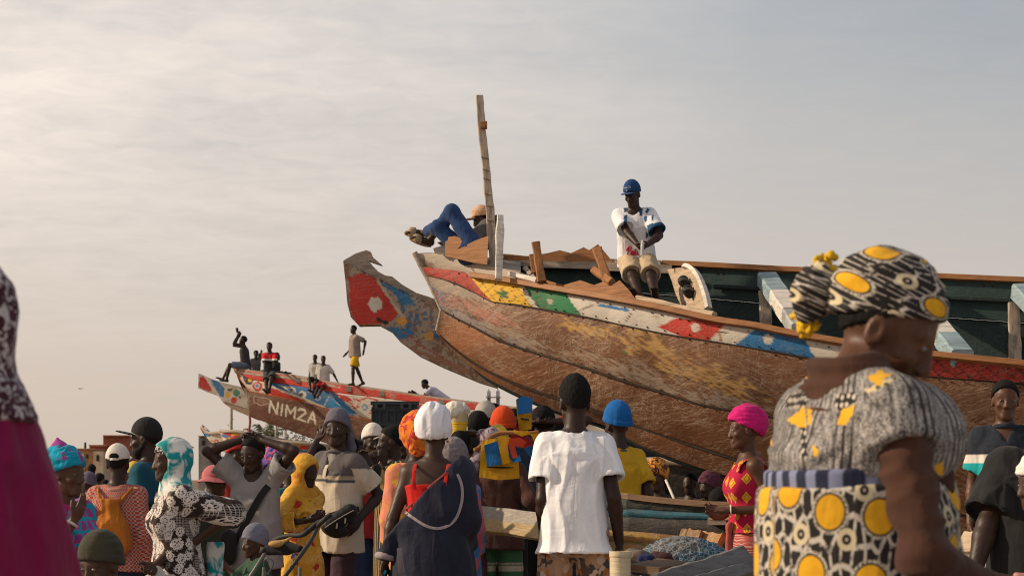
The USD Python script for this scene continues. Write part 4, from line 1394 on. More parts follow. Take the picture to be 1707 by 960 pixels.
def p_spur2(x, y):
    b = np.tile((.47, .40, .33), (len(x), 1)) * (.75 + .4 * meshkit.noise(np.stack([x * .1, y * .15, 0 * x], -1), 6)[:, None])
    b[(y > 668 + (x - 373) * .33) & (x > 372)] = (.33, .22, .16)
    return paint(x, y, b, [('poly', [(332, 629), (340, 627), (355, 648), (350, 653), (332, 646)], R2), ('line', [(342, 626), (356, 650)], 3.5, W2),
                           ('poly', [(352, 633), (362, 632), (374, 648), (373, 662), (366, 660), (358, 645)], B2), ('line', [(356, 648), (368, 664)], 3, W2),
                           ('disc', (394, 655, 5.8), (.04, .18, .11)), ('disc', (380, 658, 4.6), (.55, .30, .03)), ('disc', (390, 667, 5.4), R2), ('disc', (382, 650, 2.4), (.1, .07, .04)),
                           ('disc', (400, 662, 1.8), BLK), ('disc', (386, 649, 2), BLK), ('line', [(376, 671), (400, 678), (413, 681)], 1.4, (.12, .08, .06)), ('line', [(413, 650), (414, 680)], 1.4, (.12, .08, .06))], .6, 8, .6)


u2 = np.linspace(0, 1, 420) ** 1.5
PB2 = paintwood('far_hull_paint', (0.20, 0.12, 0.08), lines=.3, wear=.45, scale=.5)
railcol = lambda x, y: paint(x, y, R2, [('line', [(388, 612), (420, 617.5), (477, 623.5), (563, 638.5), (723, 661.5), (858, 678.5), (1200, 716)], 5.0, (.27, .19, .13))] + [('poly', [(a, 600), (a + 9, 600), (a + 14, 760), (a + 2, 760)], (.36, .10, .07)) for a in (590, 648, 700, 790, 880)], .8, 3, .5)
for La, Lb, ya, yb, nv, fn, nm in ((q1, q2, Yb1, Yb2, 12, railcol, 'red rail plank, its paint rubbed off along the top'), (q2, q3, Yb2, Yb3, 44, p_side, 'plank painted with eyes, blue and red wedges'), (q3, q4, Yb3, Yb4, 40, p_low, 'brown lower hull with white letters')):
    vf, c = plank(La, Lb, ya, yb, u2, nv, .07, .03 if nv > 12 else 0, x1=1200.0, paintfn=fn)
    wpart(boat2, 'plank', vf, PB2, 30, col=c, label=nm)
vf, c = board([(331, 622), (330, 646.5), (347, 654), (364, 660), (373, 672), (387, 681.6), (416, 694), (430, 700), (430, 655), (410, 646.6), (390, 642), (370, 637), (356.5, 633)], lambda x: np.interp(x, [330, 430], [50.5, 50.25]), .35, 1.0, p_spur2)
wpart(boat2, 'prow_spur', vf, PB2, 40, col=c)
rope2 = spline([P(416, 694, 50.2), P(416.5, 708, 50.2), P(415, 722, 50.2), P(417, 740, 50.2), P(417, 790, 50.2)], 20)
wpart(boat2, 'bow_rope', tube(rope2, .03, 6), cloth('red_rope', (.30, .05, .05)), True)
xs2 = np.linspace(390, 1196, 60)
fr = lambda x, d: np.array([P(a, q1[1](a) - d, y2(a) + 2.3 * np.clip((a - 389) / 220, 0, 1) ** .7) for a in x])
kl = np.array([P(a, q4[1](max(a, 416)), Yb4(a)) for a in xs2])
kl[:3] = np.array([P(400, 640, 50.3), P(408, 655, 50.3), P(416, 680, 50.3)])
vf = sheet([fr(xs2, 0), kl], 0, np.array([0, .07, 0]))
wpart(boat2, 'plank', vf, PB2, 30, col=np.tile((.12, .07, .05), (len(vf[0]), 1)), label='far side planking')
vf = sheet([np.array([P(a, q1[1](a) + 4, y2(a)) for a in xs2[:14]]), fr(xs2[:14], -4)], 0, np.array([0, 0, -.06]))
wpart(boat2, 'fore_deck', vf, OLDWOOD)
for xx in (500, 585, 640, 740, 830, 930, 1040):
    a, b = P(xx, q1[1](xx) + 7, y2(xx)), P(xx, q1[1](xx) + 5, y2(xx) + 2.2)
    wpart(boat2, 'thwart', beam(a, b, .25, .12), OLDWOOD)
c_ = P(1190, q1[1](1190), y2(1190))
wpart(boat2, 'transom', slab([P(1195, q1[1](1195), y2(1195)), P(1195, q4[1](1195), Yb4(1195)), fr([1195], 0)[0]], .06, (1, 0, 0)), OLDWOOD)

# ------------------------------------------------------------------ small boats and clutter far behind, left of centre
def far_hull(name, label, tops, bots, Y, dep, paintfn, mat=PB2, nv=22, nu=110, group=None):
    """A small boat seen from the side: near planking that carries the paint, far planking and a floor."""
    la, lb = line(tops), line(bots)
    x1 = tops[-1][0]
    p_ = thing_at(name, label, 'boat', P(tops[0][0], 835, Y) * (1, 1, 0), group=group)
    ya = lambda x: Y - dep * np.sin(np.clip((x - tops[0][0]) / (x1 - tops[0][0]), 0, 1) * np.pi) ** .7 * .5
    yb = lambda x: ya(x) + dep * .25
    vf, c = plank(la, lb, ya, yb, np.linspace(0, 1, nu), nv, .05, .03, x1=float(x1), paintfn=paintfn)
    wpart(p_, 'near_side', vf, mat, 30, col=c)
    xs_ = np.linspace(tops[0][0] + .5, x1, 30)
    vf = sheet([np.array([P(a, la[1](a) - 1, 2 * Y - ya(a)) for a in xs_]), np.array([P(max(a, bots[0][0]), lb[1](max(a, bots[0][0])), Y) for a in xs_])], 0, np.array([0, .05, 0]))
    wpart(p_, 'far_side', vf, mat, 30, col=np.tile((.12, .08, .06), (len(vf[0]), 1)))
    rails = spline([P(a, la[1](a), ya(a) - .02) for a in xs_[::4]], 40)
    wpart(p_, 'rail', tube(rails, .05, 6), OLDWOOD, True)
    return p_


W3 = (.60, .52, .45)
far_hull('small_pirogue', 'small white pirogue with a red and blue tip and painted rings on its prow', [(336, 709), (341, 713), (352, 722), (372, 722), (400, 730), (470, 741)], [(335, 716), (345, 731), (362, 745), (385, 758), (420, 772), (470, 784)], 62, 1.6,
         lambda x, y: paint(x, y, W3, [('poly', [(335, 708), (339, 710), (343, 722), (336, 721)], R2), ('poly', [(340, 713), (352, 722), (351, 727), (338, 726)], B2), ('disc', (343, 719, 2.2), W3), ('disc', (354, 736, 3.4), (.5, .25, .04)), ('disc', (362, 735, 3.6), R2), ('disc', (362, 735, 1.8), W3), ('disc', (354, 736, 1.6), W3), ('disc', (358, 742, 2.6), B2)], .4, 3, .6))
far_hull('small_pirogue', 'small pirogue with red and yellow bow panel and black eye behind the raised elbow', [(366, 717), (370, 718), (400, 719.5), (420, 724), (480, 734)], [(378, 745), (390, 752), (400, 757), (420, 765), (480, 780)], 58, 1.5,
         lambda x, y: paint(x, y, W3, [('poly', [(370, 716), (386, 719), (386, 727), (371, 722)], R2), ('poly', [(386, 717), (402, 719), (401, 730), (386, 727)], (.60, .36, .03)), ('poly', [(370, 722), (400, 731), (400, 736), (372, 728)], B2), ('disc', (382, 733, 5), (.58, .33, .03)), ('disc', (381, 733, 2.5), BLK), ('line', [(366, 717), (374, 738), (384, 747)], 3, (.5, .22, .07))], .4, 5, .6))
far_hull('small_pirogue', 'low pirogue with green, yellow and red rail above a white and blue side', [(438, 733), (470, 736), (500, 738), (540, 742), (620, 750)], [(440, 752), (470, 758), (500, 763), (540, 768), (620, 780)], 54, 1.5,
         lambda x, y: paint(x, y, W3, [('poly', [(440, 730), (462, 730), (462, 740), (440, 739)], (.5, .47, .42)), ('poly', [(462, 730), (482, 736), (482, 744.5), (462, 742)], (.10, .16, .05)), ('poly', [(482, 732), (520, 736), (520, 744), (482, 744.5)], (.56, .33, .03)), ('poly', [(498, 742), (530, 740), (540, 750), (500, 748)], R2), ('line', [(438, 742), (480, 747), (530, 754)], 3.5, B2), ('line', [(452, 748), (470, 752), (490, 752)], 3, (.45, .05, .05)), ('disc', (470, 749, 2), R2)], .5, 6, .6))
for x, yt, yb, Y, lab, r in ((386, 657, 722, 63, 'thin dark pole standing behind the pirogue prow', .06), (459, 706, 745, 60, 'leaning thin mast left of the palm trees', .05), (475, 718, 745, 60, 'short white pole right of the palm trees', .09)):
    b_ = P(x - (2 if x != 459 else 7), yb, Y); b_[2] = 0
    p_ = thing('pole', lab, 'pole', b_)
    t_p = P(x + (2 if x == 459 else 0), yt, Y) - b_
    part(p_, 'shaft', tube([np.zeros(3), t_p * .5, t_p], [r * 1.2, r, r * .7], 8), WHITEWOOD if x == 475 else OLDWOOD, True)
    part(p_, 'tip_band', tube([t_p * .62, t_p * .72], r * 1.25, 8), IRON, True)

# ------------------------------------------------------------------ buildings
RENDER_ = wood('red_plaster', (.26, .085, .05), contrast=.15, stretch=(1, 1, 1), rough=.95)
TAN_ = wood('ochre_plaster', (.36, .19, .09), contrast=.15, stretch=(1, 1, 1), rough=.95)
CREAM_ = wood('cream_plaster', (.52, .38, .25), contrast=.15, stretch=(1, 1, 1), rough=.95)
GREY_ = wood('grey_concrete', (.24, .21, .185), contrast=.25, stretch=(1, 1, 1), rough=.95)
GLASSD = cloth('dark_window', (.02, .02, .022), rough=.25)


def blk(path, name, x0, x1, yt, Y, dep, mat, z0=0.0, **k):
    a, b = P(x0, yt, Y), P(x1, yt, Y)
    m = trimesh.creation.box((b[0] - a[0], dep, a[2] - z0)); m.apply_translation(((a[0] + b[0]) / 2, Y + dep / 2, (a[2] + z0) / 2))
    return wpart(path, name, m, mat, **k)


def windows(path, wall, lst, Y):
    for x0, x1, y0, y1, m in lst:
        a, b = P(x0, y1, Y), P(x1, y0, Y)
        bx = trimesh.creation.box((b[0] - a[0], .12, b[2] - a[2])); bx.apply_translation(((a[0] + b[0]) / 2, Y - .02, (a[2] + b[2]) / 2))
        wpart(wall, 'window', bx, m)


bl = thing_at('building', 'red plastered flat-roofed building with a raised block, far left behind the crowd', 'building', P(165, 820, 150) * (1, 1, 0))
w_ = blk(bl, 'wall', 149, 177, 742, 150, 9, RENDER_)
blk(bl, 'upper_block', 172, 215, 726, 151, 9, RENDER_)
blk(bl, 'parapet', 148, 178, 741, 149.8, .4, TAN_, z0=P(0, 743.5, 150)[2])
blk(bl, 'parapet', 171.5, 215.5, 725, 150.7, .4, RENDER_, z0=P(0, 727, 150)[2])
windows(bl, w_, ((157, 162, 752, 762, GLASSD), (165, 168, 755, 770, GLASSD)), 150)
b2 = thing_at('building', 'low ochre building with a pale doorway panel left of the red one', 'building', P(140, 820, 146) * (1, 1, 0))
w_ = blk(b2, 'wall', 126, 156, 747.5, 146, 8, TAN_)
blk(b2, 'wall_panel', 155.5, 172, 752, 145.5, 8, CREAM_)
blk(b2, 'parapet', 125.5, 156.5, 747, 145.8, .4, TAN_, z0=P(0, 749, 146)[2])
blk(b2, 'wall_panel', 127, 140, 756, 145.8, .5, CREAM_)
windows(b2, w_, ((144, 148, 757, 764, GLASSD), (161, 165, 758, 768, GLASSD)), 145.45)
an = P(142, 737, 147)
wpart(b2, 'antenna', tube([an * (1, 1, 0) + (0, 0, P(0, 747, 147)[2]), an], .08, 6), IRON)
b3 = thing_at('hut', 'small grey concrete hut beside the small white pirogue', 'hut', P(336, 820, 75) * (1, 1, 0))
w_ = blk(b3, 'wall', 331, 349, 728, 75, 3, GREY_)
blk(b3, 'roof', 330, 350, 726, 74.7, 3.6, GREY_, z0=P(0, 728, 75)[2] + .01)
windows(b3, w_, ((337, 342, 734, 742, GLASSD),), 75)
b4 = thing_at('unfinished_building', 'two unfinished concrete pillars with bare rods on a slab beyond the red rail', 'building', P(821, 820, 85) * (1, 1, 0))
blk(b4, 'wall', 800, 846, 700, 85, 6, GREY_)
for x in (812, 827):
    blk(b4, 'pillar', x, x + 6, 659, 85.3, .25, GREY_, z0=P(0, 700, 85)[2] + .01)
    for k in range(3):
        a = P(x + 1 + k * 2, 660, 85.4)
        wpart(b4, 'rod', tube([a, a + (0, 0, .22 + .08 * (k % 2))], .02, 5), IRON)
blk(b4, 'beam', 810, 835, 661, 85.1, .2, GREY_, z0=P(0, 662.5, 85)[2])
hz = thing_at('far_wall', 'long low sun-bleached wall beyond the beach crowd', 'wall', P(400, 820, 170) * (1, 1, 0))
blk(hz, 'wall', -400, 900, 800, 170, .4, CREAM_)

# ------------------------------------------------------------------ palms and bushes far behind
FROND = None
g = G(); o = g.obj()
leafc = g.mix(g.noise(o, 1.5, 3), (.045, .05, .02), (.10, .095, .045))
pb = g.add('principled_bsdf', 'BSDF', base_color=leafc, roughness=.6)
tb = g.add('translucent_bsdf', 'BSDF', color=(.08, .09, .03))
FROND = usdkit.material(stage, '/World/Looks/palm_leaf', g.n, g.l, surface=g.add('mix_closure', 'closure', fac=.25, closure1=pb, closure2=tb))
BARK = wood('palm_bark', (.14, .10, .07), stretch=(2, 2, 9))


def palm(px, ytop, Y, spread, label, seed, nf=26):
    rng = np.random.default_rng(seed)
    top = P(px, ytop + spread * 38, Y); b_ = np.array([top[0] + rng.normal() * .3, Y, 0])
    p_ = thing('palm_tree', label, 'tree', b_)
    t_ = top - b_
    part(p_, 'trunk', tube(spline([np.zeros(3), t_ * .5 + (rng.normal() * .15, 0, 0), t_], 12), np.linspace(.22, .13, 12), 8), BARK, True)
    V, Fc = [], []
    for k in range(nf):
        az, el = rng.uniform(0, 2 * np.pi), rng.uniform(-.35, 1.35)
        L = spread * rng.uniform(1.5, 2.3)
        d = np.array([math.cos(az) * math.cos(el), math.sin(az) * math.cos(el), math.sin(el)])
        n = 12
        ts = np.linspace(0, 1, n)
        sp = t_ + d * L * ts[:, None] + np.array([0, 0, -1.0]) * (ts[:, None] ** 2) * L * rng.uniform(.25, .6)
        side = nrm(np.cross(d, (0, 0, 1)))
        for i in range(1, n):
            for sg in (-1, 1):
                dirv = nrm(side * sg + (sp[i] - sp[i - 1]) * 1.2 / L * 4 + np.array([0, 0, -.55 + rng.normal() * .15]))
                ll = L * .24 * (1 - .65 * abs(ts[i] - .35))
                a = sp[i]; wv = nrm(sp[i] - sp[i - 1]) * .045 * spread
                m = len(V)
                V += [a - wv, a + wv, a + dirv * ll]
                Fc.append((m, m + 1, m + 2))
    part(p_, 'crown', (np.array(V), np.array(Fc)), FROND)


palm(441, 703, 92, .85, 'grey-green palm tree with a drooping crown under the brown hull', 1)
palm(452, 713, 96, .7, 'smaller palm tree crowded against its taller neighbour', 2)
palm(470, 722, 98, .75, 'ragged low palm tree between two thin masts', 3)
palm(490, 724, 99, .8, 'low palm tree rightmost of the clump', 4)


def bush(px, Y, wd, ht, label, seed):
    rng = np.random.default_rng(seed)
    b_ = P(px, 820, Y) * (1, 1, 0)
    p_ = thing('bush', label, 'bush', b_)
    part(p_, 'stem', tube([(0, 0, 0), (.1, 0, ht * .4), (0, 0, ht * .7)], [.12, .08, .04], 6), BARK, True)
    n = 5200
    c = rng.normal(size=(n, 3)) * (wd * .28, wd * .2, ht * .15) + (0, 0, ht * .68)
    c[:, 2] = np.abs(c[:, 2])
    a, b = rng.normal(size=(n, 3)), rng.normal(size=(n, 3))
    a /= np.linalg.norm(a, axis=1)[:, None]; b /= np.linalg.norm(b, axis=1)[:, None]
    v = np.stack([c, c + a * .15, c + b * .12], 1).reshape(-1, 3)
    part(p_, 'crown', (v, np.arange(n * 3).reshape(-1, 3)), FROND)


bush(462, 101, 4.2, 4.0, 'dusty bush below the palm trees on the left', 5)
bush(487, 104, 4.6, 3.9, 'dusty bush below the palm trees on the right', 6)

# ------------------------------------------------------------------ things under and beside the large pirogue
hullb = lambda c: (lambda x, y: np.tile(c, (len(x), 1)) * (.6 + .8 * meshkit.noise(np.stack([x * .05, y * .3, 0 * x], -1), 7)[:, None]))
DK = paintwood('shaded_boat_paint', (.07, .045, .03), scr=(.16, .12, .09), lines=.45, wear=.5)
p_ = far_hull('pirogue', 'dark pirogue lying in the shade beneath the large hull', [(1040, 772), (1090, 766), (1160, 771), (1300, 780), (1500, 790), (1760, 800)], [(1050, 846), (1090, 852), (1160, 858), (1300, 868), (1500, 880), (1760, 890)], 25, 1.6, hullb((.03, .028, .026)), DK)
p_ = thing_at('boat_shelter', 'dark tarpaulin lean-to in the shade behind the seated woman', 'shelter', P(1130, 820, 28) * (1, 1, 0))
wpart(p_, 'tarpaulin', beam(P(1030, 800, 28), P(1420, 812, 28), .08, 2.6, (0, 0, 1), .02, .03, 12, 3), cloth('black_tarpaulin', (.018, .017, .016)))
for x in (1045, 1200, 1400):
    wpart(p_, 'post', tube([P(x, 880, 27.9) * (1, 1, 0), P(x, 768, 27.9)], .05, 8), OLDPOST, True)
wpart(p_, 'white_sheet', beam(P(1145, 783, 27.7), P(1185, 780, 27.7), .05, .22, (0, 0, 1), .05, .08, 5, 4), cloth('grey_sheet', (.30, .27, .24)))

# small dark skiff with a blue stripe in the middle ground
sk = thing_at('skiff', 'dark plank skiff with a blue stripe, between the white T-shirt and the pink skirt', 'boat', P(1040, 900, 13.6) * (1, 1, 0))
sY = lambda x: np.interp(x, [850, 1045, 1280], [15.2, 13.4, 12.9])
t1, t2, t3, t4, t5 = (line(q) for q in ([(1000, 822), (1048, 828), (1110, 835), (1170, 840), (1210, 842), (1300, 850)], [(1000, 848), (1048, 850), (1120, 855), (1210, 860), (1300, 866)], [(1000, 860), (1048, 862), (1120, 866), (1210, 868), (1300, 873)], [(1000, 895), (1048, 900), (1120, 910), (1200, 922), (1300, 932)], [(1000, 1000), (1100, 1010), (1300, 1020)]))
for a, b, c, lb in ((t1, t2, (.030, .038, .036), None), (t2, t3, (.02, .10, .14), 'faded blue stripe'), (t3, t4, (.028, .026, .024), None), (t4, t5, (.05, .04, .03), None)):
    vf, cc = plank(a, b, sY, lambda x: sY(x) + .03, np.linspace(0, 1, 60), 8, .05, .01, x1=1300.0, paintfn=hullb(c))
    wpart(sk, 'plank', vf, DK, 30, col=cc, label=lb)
rail_s = np.array([P(x, t1[1](x) - 1, sY(x)) for x in np.linspace(1000, 1298, 40)])
wpart(sk, 'rail', loft([np.array([q + (0, -.03, -.02), q + (0, .05, -.02), q + (0, .05, .02), q + (0, -.03, .02)]) for q in rail_s]), wood('skiff_rail', (.20, .12, .07), rot=(0, 1.45, 0)))
vf = sheet([rail_s + (0, 1.1, .02), np.array([P(x, 985, sY(x) + .6) for x in np.linspace(1000, 1298, 40)])], 0, np.array([0, .05, 0]))
wpart(sk, 'far_side', vf, DK, 30, col=np.tile((.03, .03, .03), (len(vf[0]), 1)))
wpart(sk, 'thwart', beam(P(1195, 868, 12.95), P(1225, 864, 13.9), .12, .05), OLDWOOD)
wpart(sk, 'peg', beam(P(1184, 862, 12.85), P(1222, 861, 12.8), .05, .045), PALEWOOD)

PLK = paintwood('old_yellow_boat_paint', (.22, .12, .05), lines=.6, wear=.6)
def loose(name, label, cat_, pts, w, h, mat, col=None, group=None, up=(0, -1, .3), seed=1):
    a, b = pts
    p_ = thing_at(name, label, cat_, np.array(a) * (1, 1, 0) + (0, 0, a[2]), group=group)
    vf = beam(a, b, w, h, up, .1, .05, 14, seed)
    if col is not None:
        t = (vf[0] - np.array(a)) @ nrm(np.array(b) - np.array(a))
        cc = np.tile(np.array(col, float), (len(vf[0]), 1))
    wpart(p_, 'board', vf, mat, 30, **({'col': cc} if col is not None else {}))
    return p_


wr_ = thing_at('broken_boat', 'broken boat side with peeling yellow and green paint lying below the skiff', 'boat', P(1000, 930, 12.9) * (1, 1, 0))
def yl(x, y):
    b = np.tile((.33, .17, .05), (len(x), 1)) * (.5 + .9 * meshkit.noise(np.stack([x * .03, y * .35, 0 * x], -1), 17)[:, None])
    return paint(x, y, b, [('line', [(1020, 900), (1060, 905), (1100, 918), (1140, 922)], 4, (.10, .12, .03)), ('line', [(1010, 886), (1090, 897), (1150, 915)], 5, (.50, .28, .03)), ('line', [(1000, 915), (1070, 918), (1130, 932)], 3, (.45, .26, .05)), ('line', [(1080, 905), (1120, 905), (1150, 925)], 3, (.08, .10, .03))], 2, 4, .15)
for k, (a, b) in enumerate((([(985, 880), (1060, 885), (1130, 891)], [(985, 893), (1060, 897), (1150, 906)]), ([(985, 894), (1060, 898), (1160, 907)], [(985, 912), (1060, 916), (1170, 928)]), ([(985, 913), (1060, 917), (1180, 929)], [(985, 930), (1060, 935), (1180, 945)]))):
    vf, cc = plank(line(a), line(b), lambda x: 12.75 + 0 * x, lambda x: 12.7 + 0 * x, np.linspace(0, 1, 90), 8, .05, .01, x1=float(b[-1][0]), paintfn=yl)
    wpart(wr_, 'plank', vf, PLK, 30, col=cc)
loose('plank', 'short yellow-brown board propped right of the broken boat side', 'plank', (P(1140, 906, 12.85), P(1196, 915, 12.6)), .2, .05, PLK, (.30, .15, .05), seed=3)
loose('plank', 'small dark offcut lying on top of the short yellow-brown board', 'plank', (P(1136, 893, 12.8), P(1168, 897, 12.7)), .09, .05, PLK, (.20, .11, .05), seed=4)
loose('broken_plank', 'pale grey and yellow boat edge showing left of the white T-shirt', 'plank', (P(740, 848, 15.6), P(1010, 880, 13.7)), .11, .05, PLK, (.24, .21, .18), seed=5)
loose('broken_plank', 'yellow weathered lower board left of the white T-shirt', 'plank', (P(740, 866, 15.5), P(1010, 903, 13.6)), .11, .05, PLK, (.30, .20, .08), seed=6)
BEAMW = wood('dark_grey_beam', (0.15, 0.14, 0.13), contrast=.4, rot=(0, .4, 0))
BROWNW = wood('dark_brown_board', (0.17, 0.105, 0.06), contrast=.4, rot=(0, .4, 0))
loose('beam', 'grey squared beam slanting up at the bottom of the picture beside the pink skirt', 'beam', (P(1090, 985, 9.6), P(1236, 938, 10.6)), .14, .14, BEAMW, seed=7)
loose('beam', 'second grey beam parallel to and below the slanting one', 'beam', (P(1140, 985, 9.6), P(1240, 953, 10.4)), .08, .10, BEAMW, seed=8)
loose('plank', 'brown board lying flat in front of the net pile', 'plank', (P(1072, 949, 11.0), P(1125, 938, 11.4)), .2, .04, BROWNW, seed=9, up=(0, -.2, 1))
for k, (a, b, m, lab) in enumerate((((1606, 905), (1690, 912), PALEWOOD, 'yellowed broken board behind the bending person'), ((1610, 918), (1700, 920), OLDWOOD, 'grey broken board behind the bending person'), ((1600, 935), (1720, 940), PALEWOOD, 'lowest pale board behind the bending person'))):
    loose('plank', lab, 'plank', (P(*a, 9.6), P(*b, 9.3)), .11, .06, m, seed=20 + k)
# net pile
S = Shape()
for (x, y, r) in ((1105, 940, .10), (1120, 935, .13), (1140, 938, .14), (1160, 938, .13), (1178, 940, .10), (1130, 948, .15), (1155, 950, .15)):
    S.ell(P(x, y, 12.0), (r * 1.4, r, r), k=.06)
v, f = S.mesh(.012)
v = folds(v, f, .012, (30, 30, 30), 5)
np_ = thing_at('net_pile', 'heap of blue and grey fishing net on the ground', 'fishing net', P(1140, 960, 12) * (1, 1, 0))
g = G(); o = g.obj()
vn = g.add('voronoi_texture', 'distance', vector=o, scale=38.0, feature='distance_to_edge')
cm = g.mix(g.mask(g.noise(o, 5, 3), .45, .55), (.015, .07, .12), (.12, .10, .09))
cm = g.mix(g.mask(vn, .03, .10), (.20, .24, .26), cm)
wpart(np_, 'net', (v, f), g.done('fishing_net', cm, .9, g.bump(vn, .8, .01)), True)
for k, (x, y, c, lab) in enumerate(((1075, 935, (.02, .03, .10), 'navy blue bundled cloth beside the net pile'), (1095, 930, (.05, .02, .02), 'dark red bundled cloth beside the net pile'), (1055, 928, (.15, .11, .09), 'greyish bundled cloth right of the pale bucket'))):
    S = Shape().ell(P(x, y, 11.9 + .05 * k), (.08, .08, .05)).ell(P(x + 12, y + 6, 11.9), (.08, .07, .06)).ell(P(x - 10, y + 8, 11.9), (.07, .07, .05))
    v, f = S.mesh(.012)
    p_ = thing_at('cloth_bundle', lab, 'cloth', P(x, 970, 11.9) * (1, 1, 0))
    wpart(p_, 'cloth', (folds(v, f, .012, (18, 18, 18), k), f), cloth(f'bundle_cloth_{k}', c), True)
# pale plastic bucket
bk_ = thing_at('bucket', 'pale cream plastic bucket by the hand of the man in the white T-shirt', 'bucket', P(1034, 985, 10.9) * (1, 1, 0))
c0 = P(1034, 985, 10.9)
prof = [(.050, .03), (.055, .0), (.064, .25), (.068, .255), (.068, .27), (.060, .27), (.052, .02)]
def lathe(c, prof, n=32):
    return loft([np.array([c + (r * math.cos(a), r * math.sin(a), z_) for a in np.arange(n) / n * 2 * np.pi]) for r, z_ in prof], False)
zt = P(1034, 918, 10.9)[2]
pr = [(0.001, .04), (.045, .04), (.048, .0), (.055, .15), (.058, zt - .03), (.061, zt - .03), (.061, zt), (.054, zt), (.05, .05)]
wpart(bk_, 'pail', lathe(c0 * (1, 1, 0), pr), wood('cream_plastic', (.55, .45, .30), contrast=.12, rough=.4), 35)
# gull
gl = thing_at('bird', 'small bird gliding low in the empty sky at the left', 'bird', P(135, 648, 230))
c_ = P(135, 648, 230)
S = Shape().cap(c_ + (-.12, 0, 0), c_ + (.10, 0, .02), .045, .02).cap(c_ + (-.16, 0, .01), c_ + (-.12, 0, .0), .035, .04)
wpart(gl, 'body', S.mesh(.015), cloth('gull_grey', (.10, .09, .085)), True)
for sg in (-1, 1):
    wpart(gl, 'wing', ribbon(spline([c_, c_ + (sg * .14, sg * .05, .06), c_ + (sg * .30 - .02, sg * .1, .035)], 8), .09, .01, (0, .3, 1)), cloth(f'gull_wing_{sg + 1}', (.07, .065, .06)))
# ------------------------------------------------------------------ cloth prints
def cyl(v, r=.17, z0=0.0, back=False):
    """Cylindrical coordinates in metres: round the body, and up."""
    a = np.arctan2(v[:, 0], v[:, 1] if back else -v[:, 1])
    return np.c_[a * r, v[:, 2] - z0]


_cc = {}


def C(name, c=None, **k):
    if name not in _cc:
        _cc[name] = cloth('cloth_' + name, c, **k)
    return _cc[name]


def shade(g, c, o=None):
    n = g.noise(o or g.obj(), 6, 4)
    return g.mix(0.35, c, g.mix(1.0, c, g.ramp(n, [(0.3, (.65, .65, .65)), (.7, (1.15, 1.15, 1.15))]), 'multiply')), n


def pr(name, fn, rough=.9):
    g = G()
    c, h = fn(g)
    return g.done('print_' + name, c, rough, wrinkle(g, g.obj(), 500, .8), specular_ior_level=.2, sheen_weight=.05)


def grid_uv(g, sx, sy, rot=0.0, loc=(0, 0, 0)):
    return g.map(g.uv(), scale=(1 / sx, 1 / sy, 1), rot=(0, 0, rot), loc=loc)


def vor(g, v, rnd=0.0, feature='f1', scale=1.0, metric='euclidean', out='distance'):
    return g.add('voronoi_texture', out, dimensions='2D', vector=v, scale=scale, randomness=rnd, feature=feature, metric=metric)


def f_plaid(g):
    uv = g.uv()
    sx = g.add('separate_xyz', 'x', vector=uv); sy = sx.replace('.x', '.y')
    a = g.mask(g.math('sine', g.math('multiply', sx, 2 * math.pi / .027)), .25, .6)
    b = g.mask(g.math('sine', g.math('multiply', sy, 2 * math.pi / .027)), .25, .6)
    c = g.mix(g.math('multiply', g.math('add', a, b), .5), (.34, .055, .035), (.62, .44, .36))
    c = g.mix(g.math('multiply', a, b), c, (.10, .03, .03))
    return shade(g, c)


def f_cyan(g):
    v = grid_uv(g, .062, .070)
    d = vor(g, v, .1, metric='chebychev')
    n = g.noise(g.uv(), 120, 3)
    c = g.mix(g.mask(g.math('add', d, g.math('multiply', n, .12)), .44, .40), (.005, .30, .42), (.40, .045, .22))
    c = g.mix(g.math('multiply', g.mask(d, .22, .19), .5), c, (.25, .06, .30))
    return shade(g, c)


def f_lace(g):
    v = grid_uv(g, .060, .070, .3)
    w = g.noise(g.uv(), 30, 3, out='color')
    v = g.add('vector_math', 'vector', math_type='add', vector1=v, vector2=g.add('vector_math', 'vector', math_type='scale', vector1=w, scale=.9))
    d = vor(g, v, 1.0)
    e = vor(g, g.map(g.uv(), scale=(75, 75, 1)), .9, 'distance_to_edge')
    pet = g.mask(g.math('sine', g.math('multiply', d, 24)), -.35, .25)
    fl = g.math('multiply', g.mask(d, .52, .44), g.math('maximum', pet, g.mask(e, .16, .10)))
    mesh = g.math('multiply', g.mask(vor(g, g.map(g.uv(), scale=(110, 110, 1)), .2, 'distance_to_edge'), .09, .05), g.mask(g.noise(g.uv(), 7, 2), .5, .55))
    k = g.math('maximum', fl, mesh)
    c = g.mix(k, (.028, .016, .013), (.60, .53, .48))
    return c, k


def f_floral(g):
    o = g.uv()
    n1, n2, n3 = (g.noise(g.map(o, loc=(i * 3.7, i, 0)), s, 2, .45) for i, s in ((0, 9), (1, 10), (2, 9)))
    c = g.mix(g.mask(n3, .45, .6), (.64, .34, .03), (.70, .42, .09))
    c = g.mix(g.mask(n1, .61, .65), c, (.42, .03, .015))
    c = g.mix(g.mask(n2, .63, .66), c, (.03, .05, .20))
    c = g.mix(g.mask(g.noise(o, 70, 2), .58, .66), c, (.42, .20, .05))
    return shade(g, c)


def f_stripe(g):
    sx = g.add('separate_xyz', 'x', vector=g.uv())
    s = g.math('sine', g.math('multiply', sx, 2 * math.pi / .034))
    c = g.mix(g.mask(s, .35, .6), (.016, .014, .012), (.34, .21, .075))
    return shade(g, c)


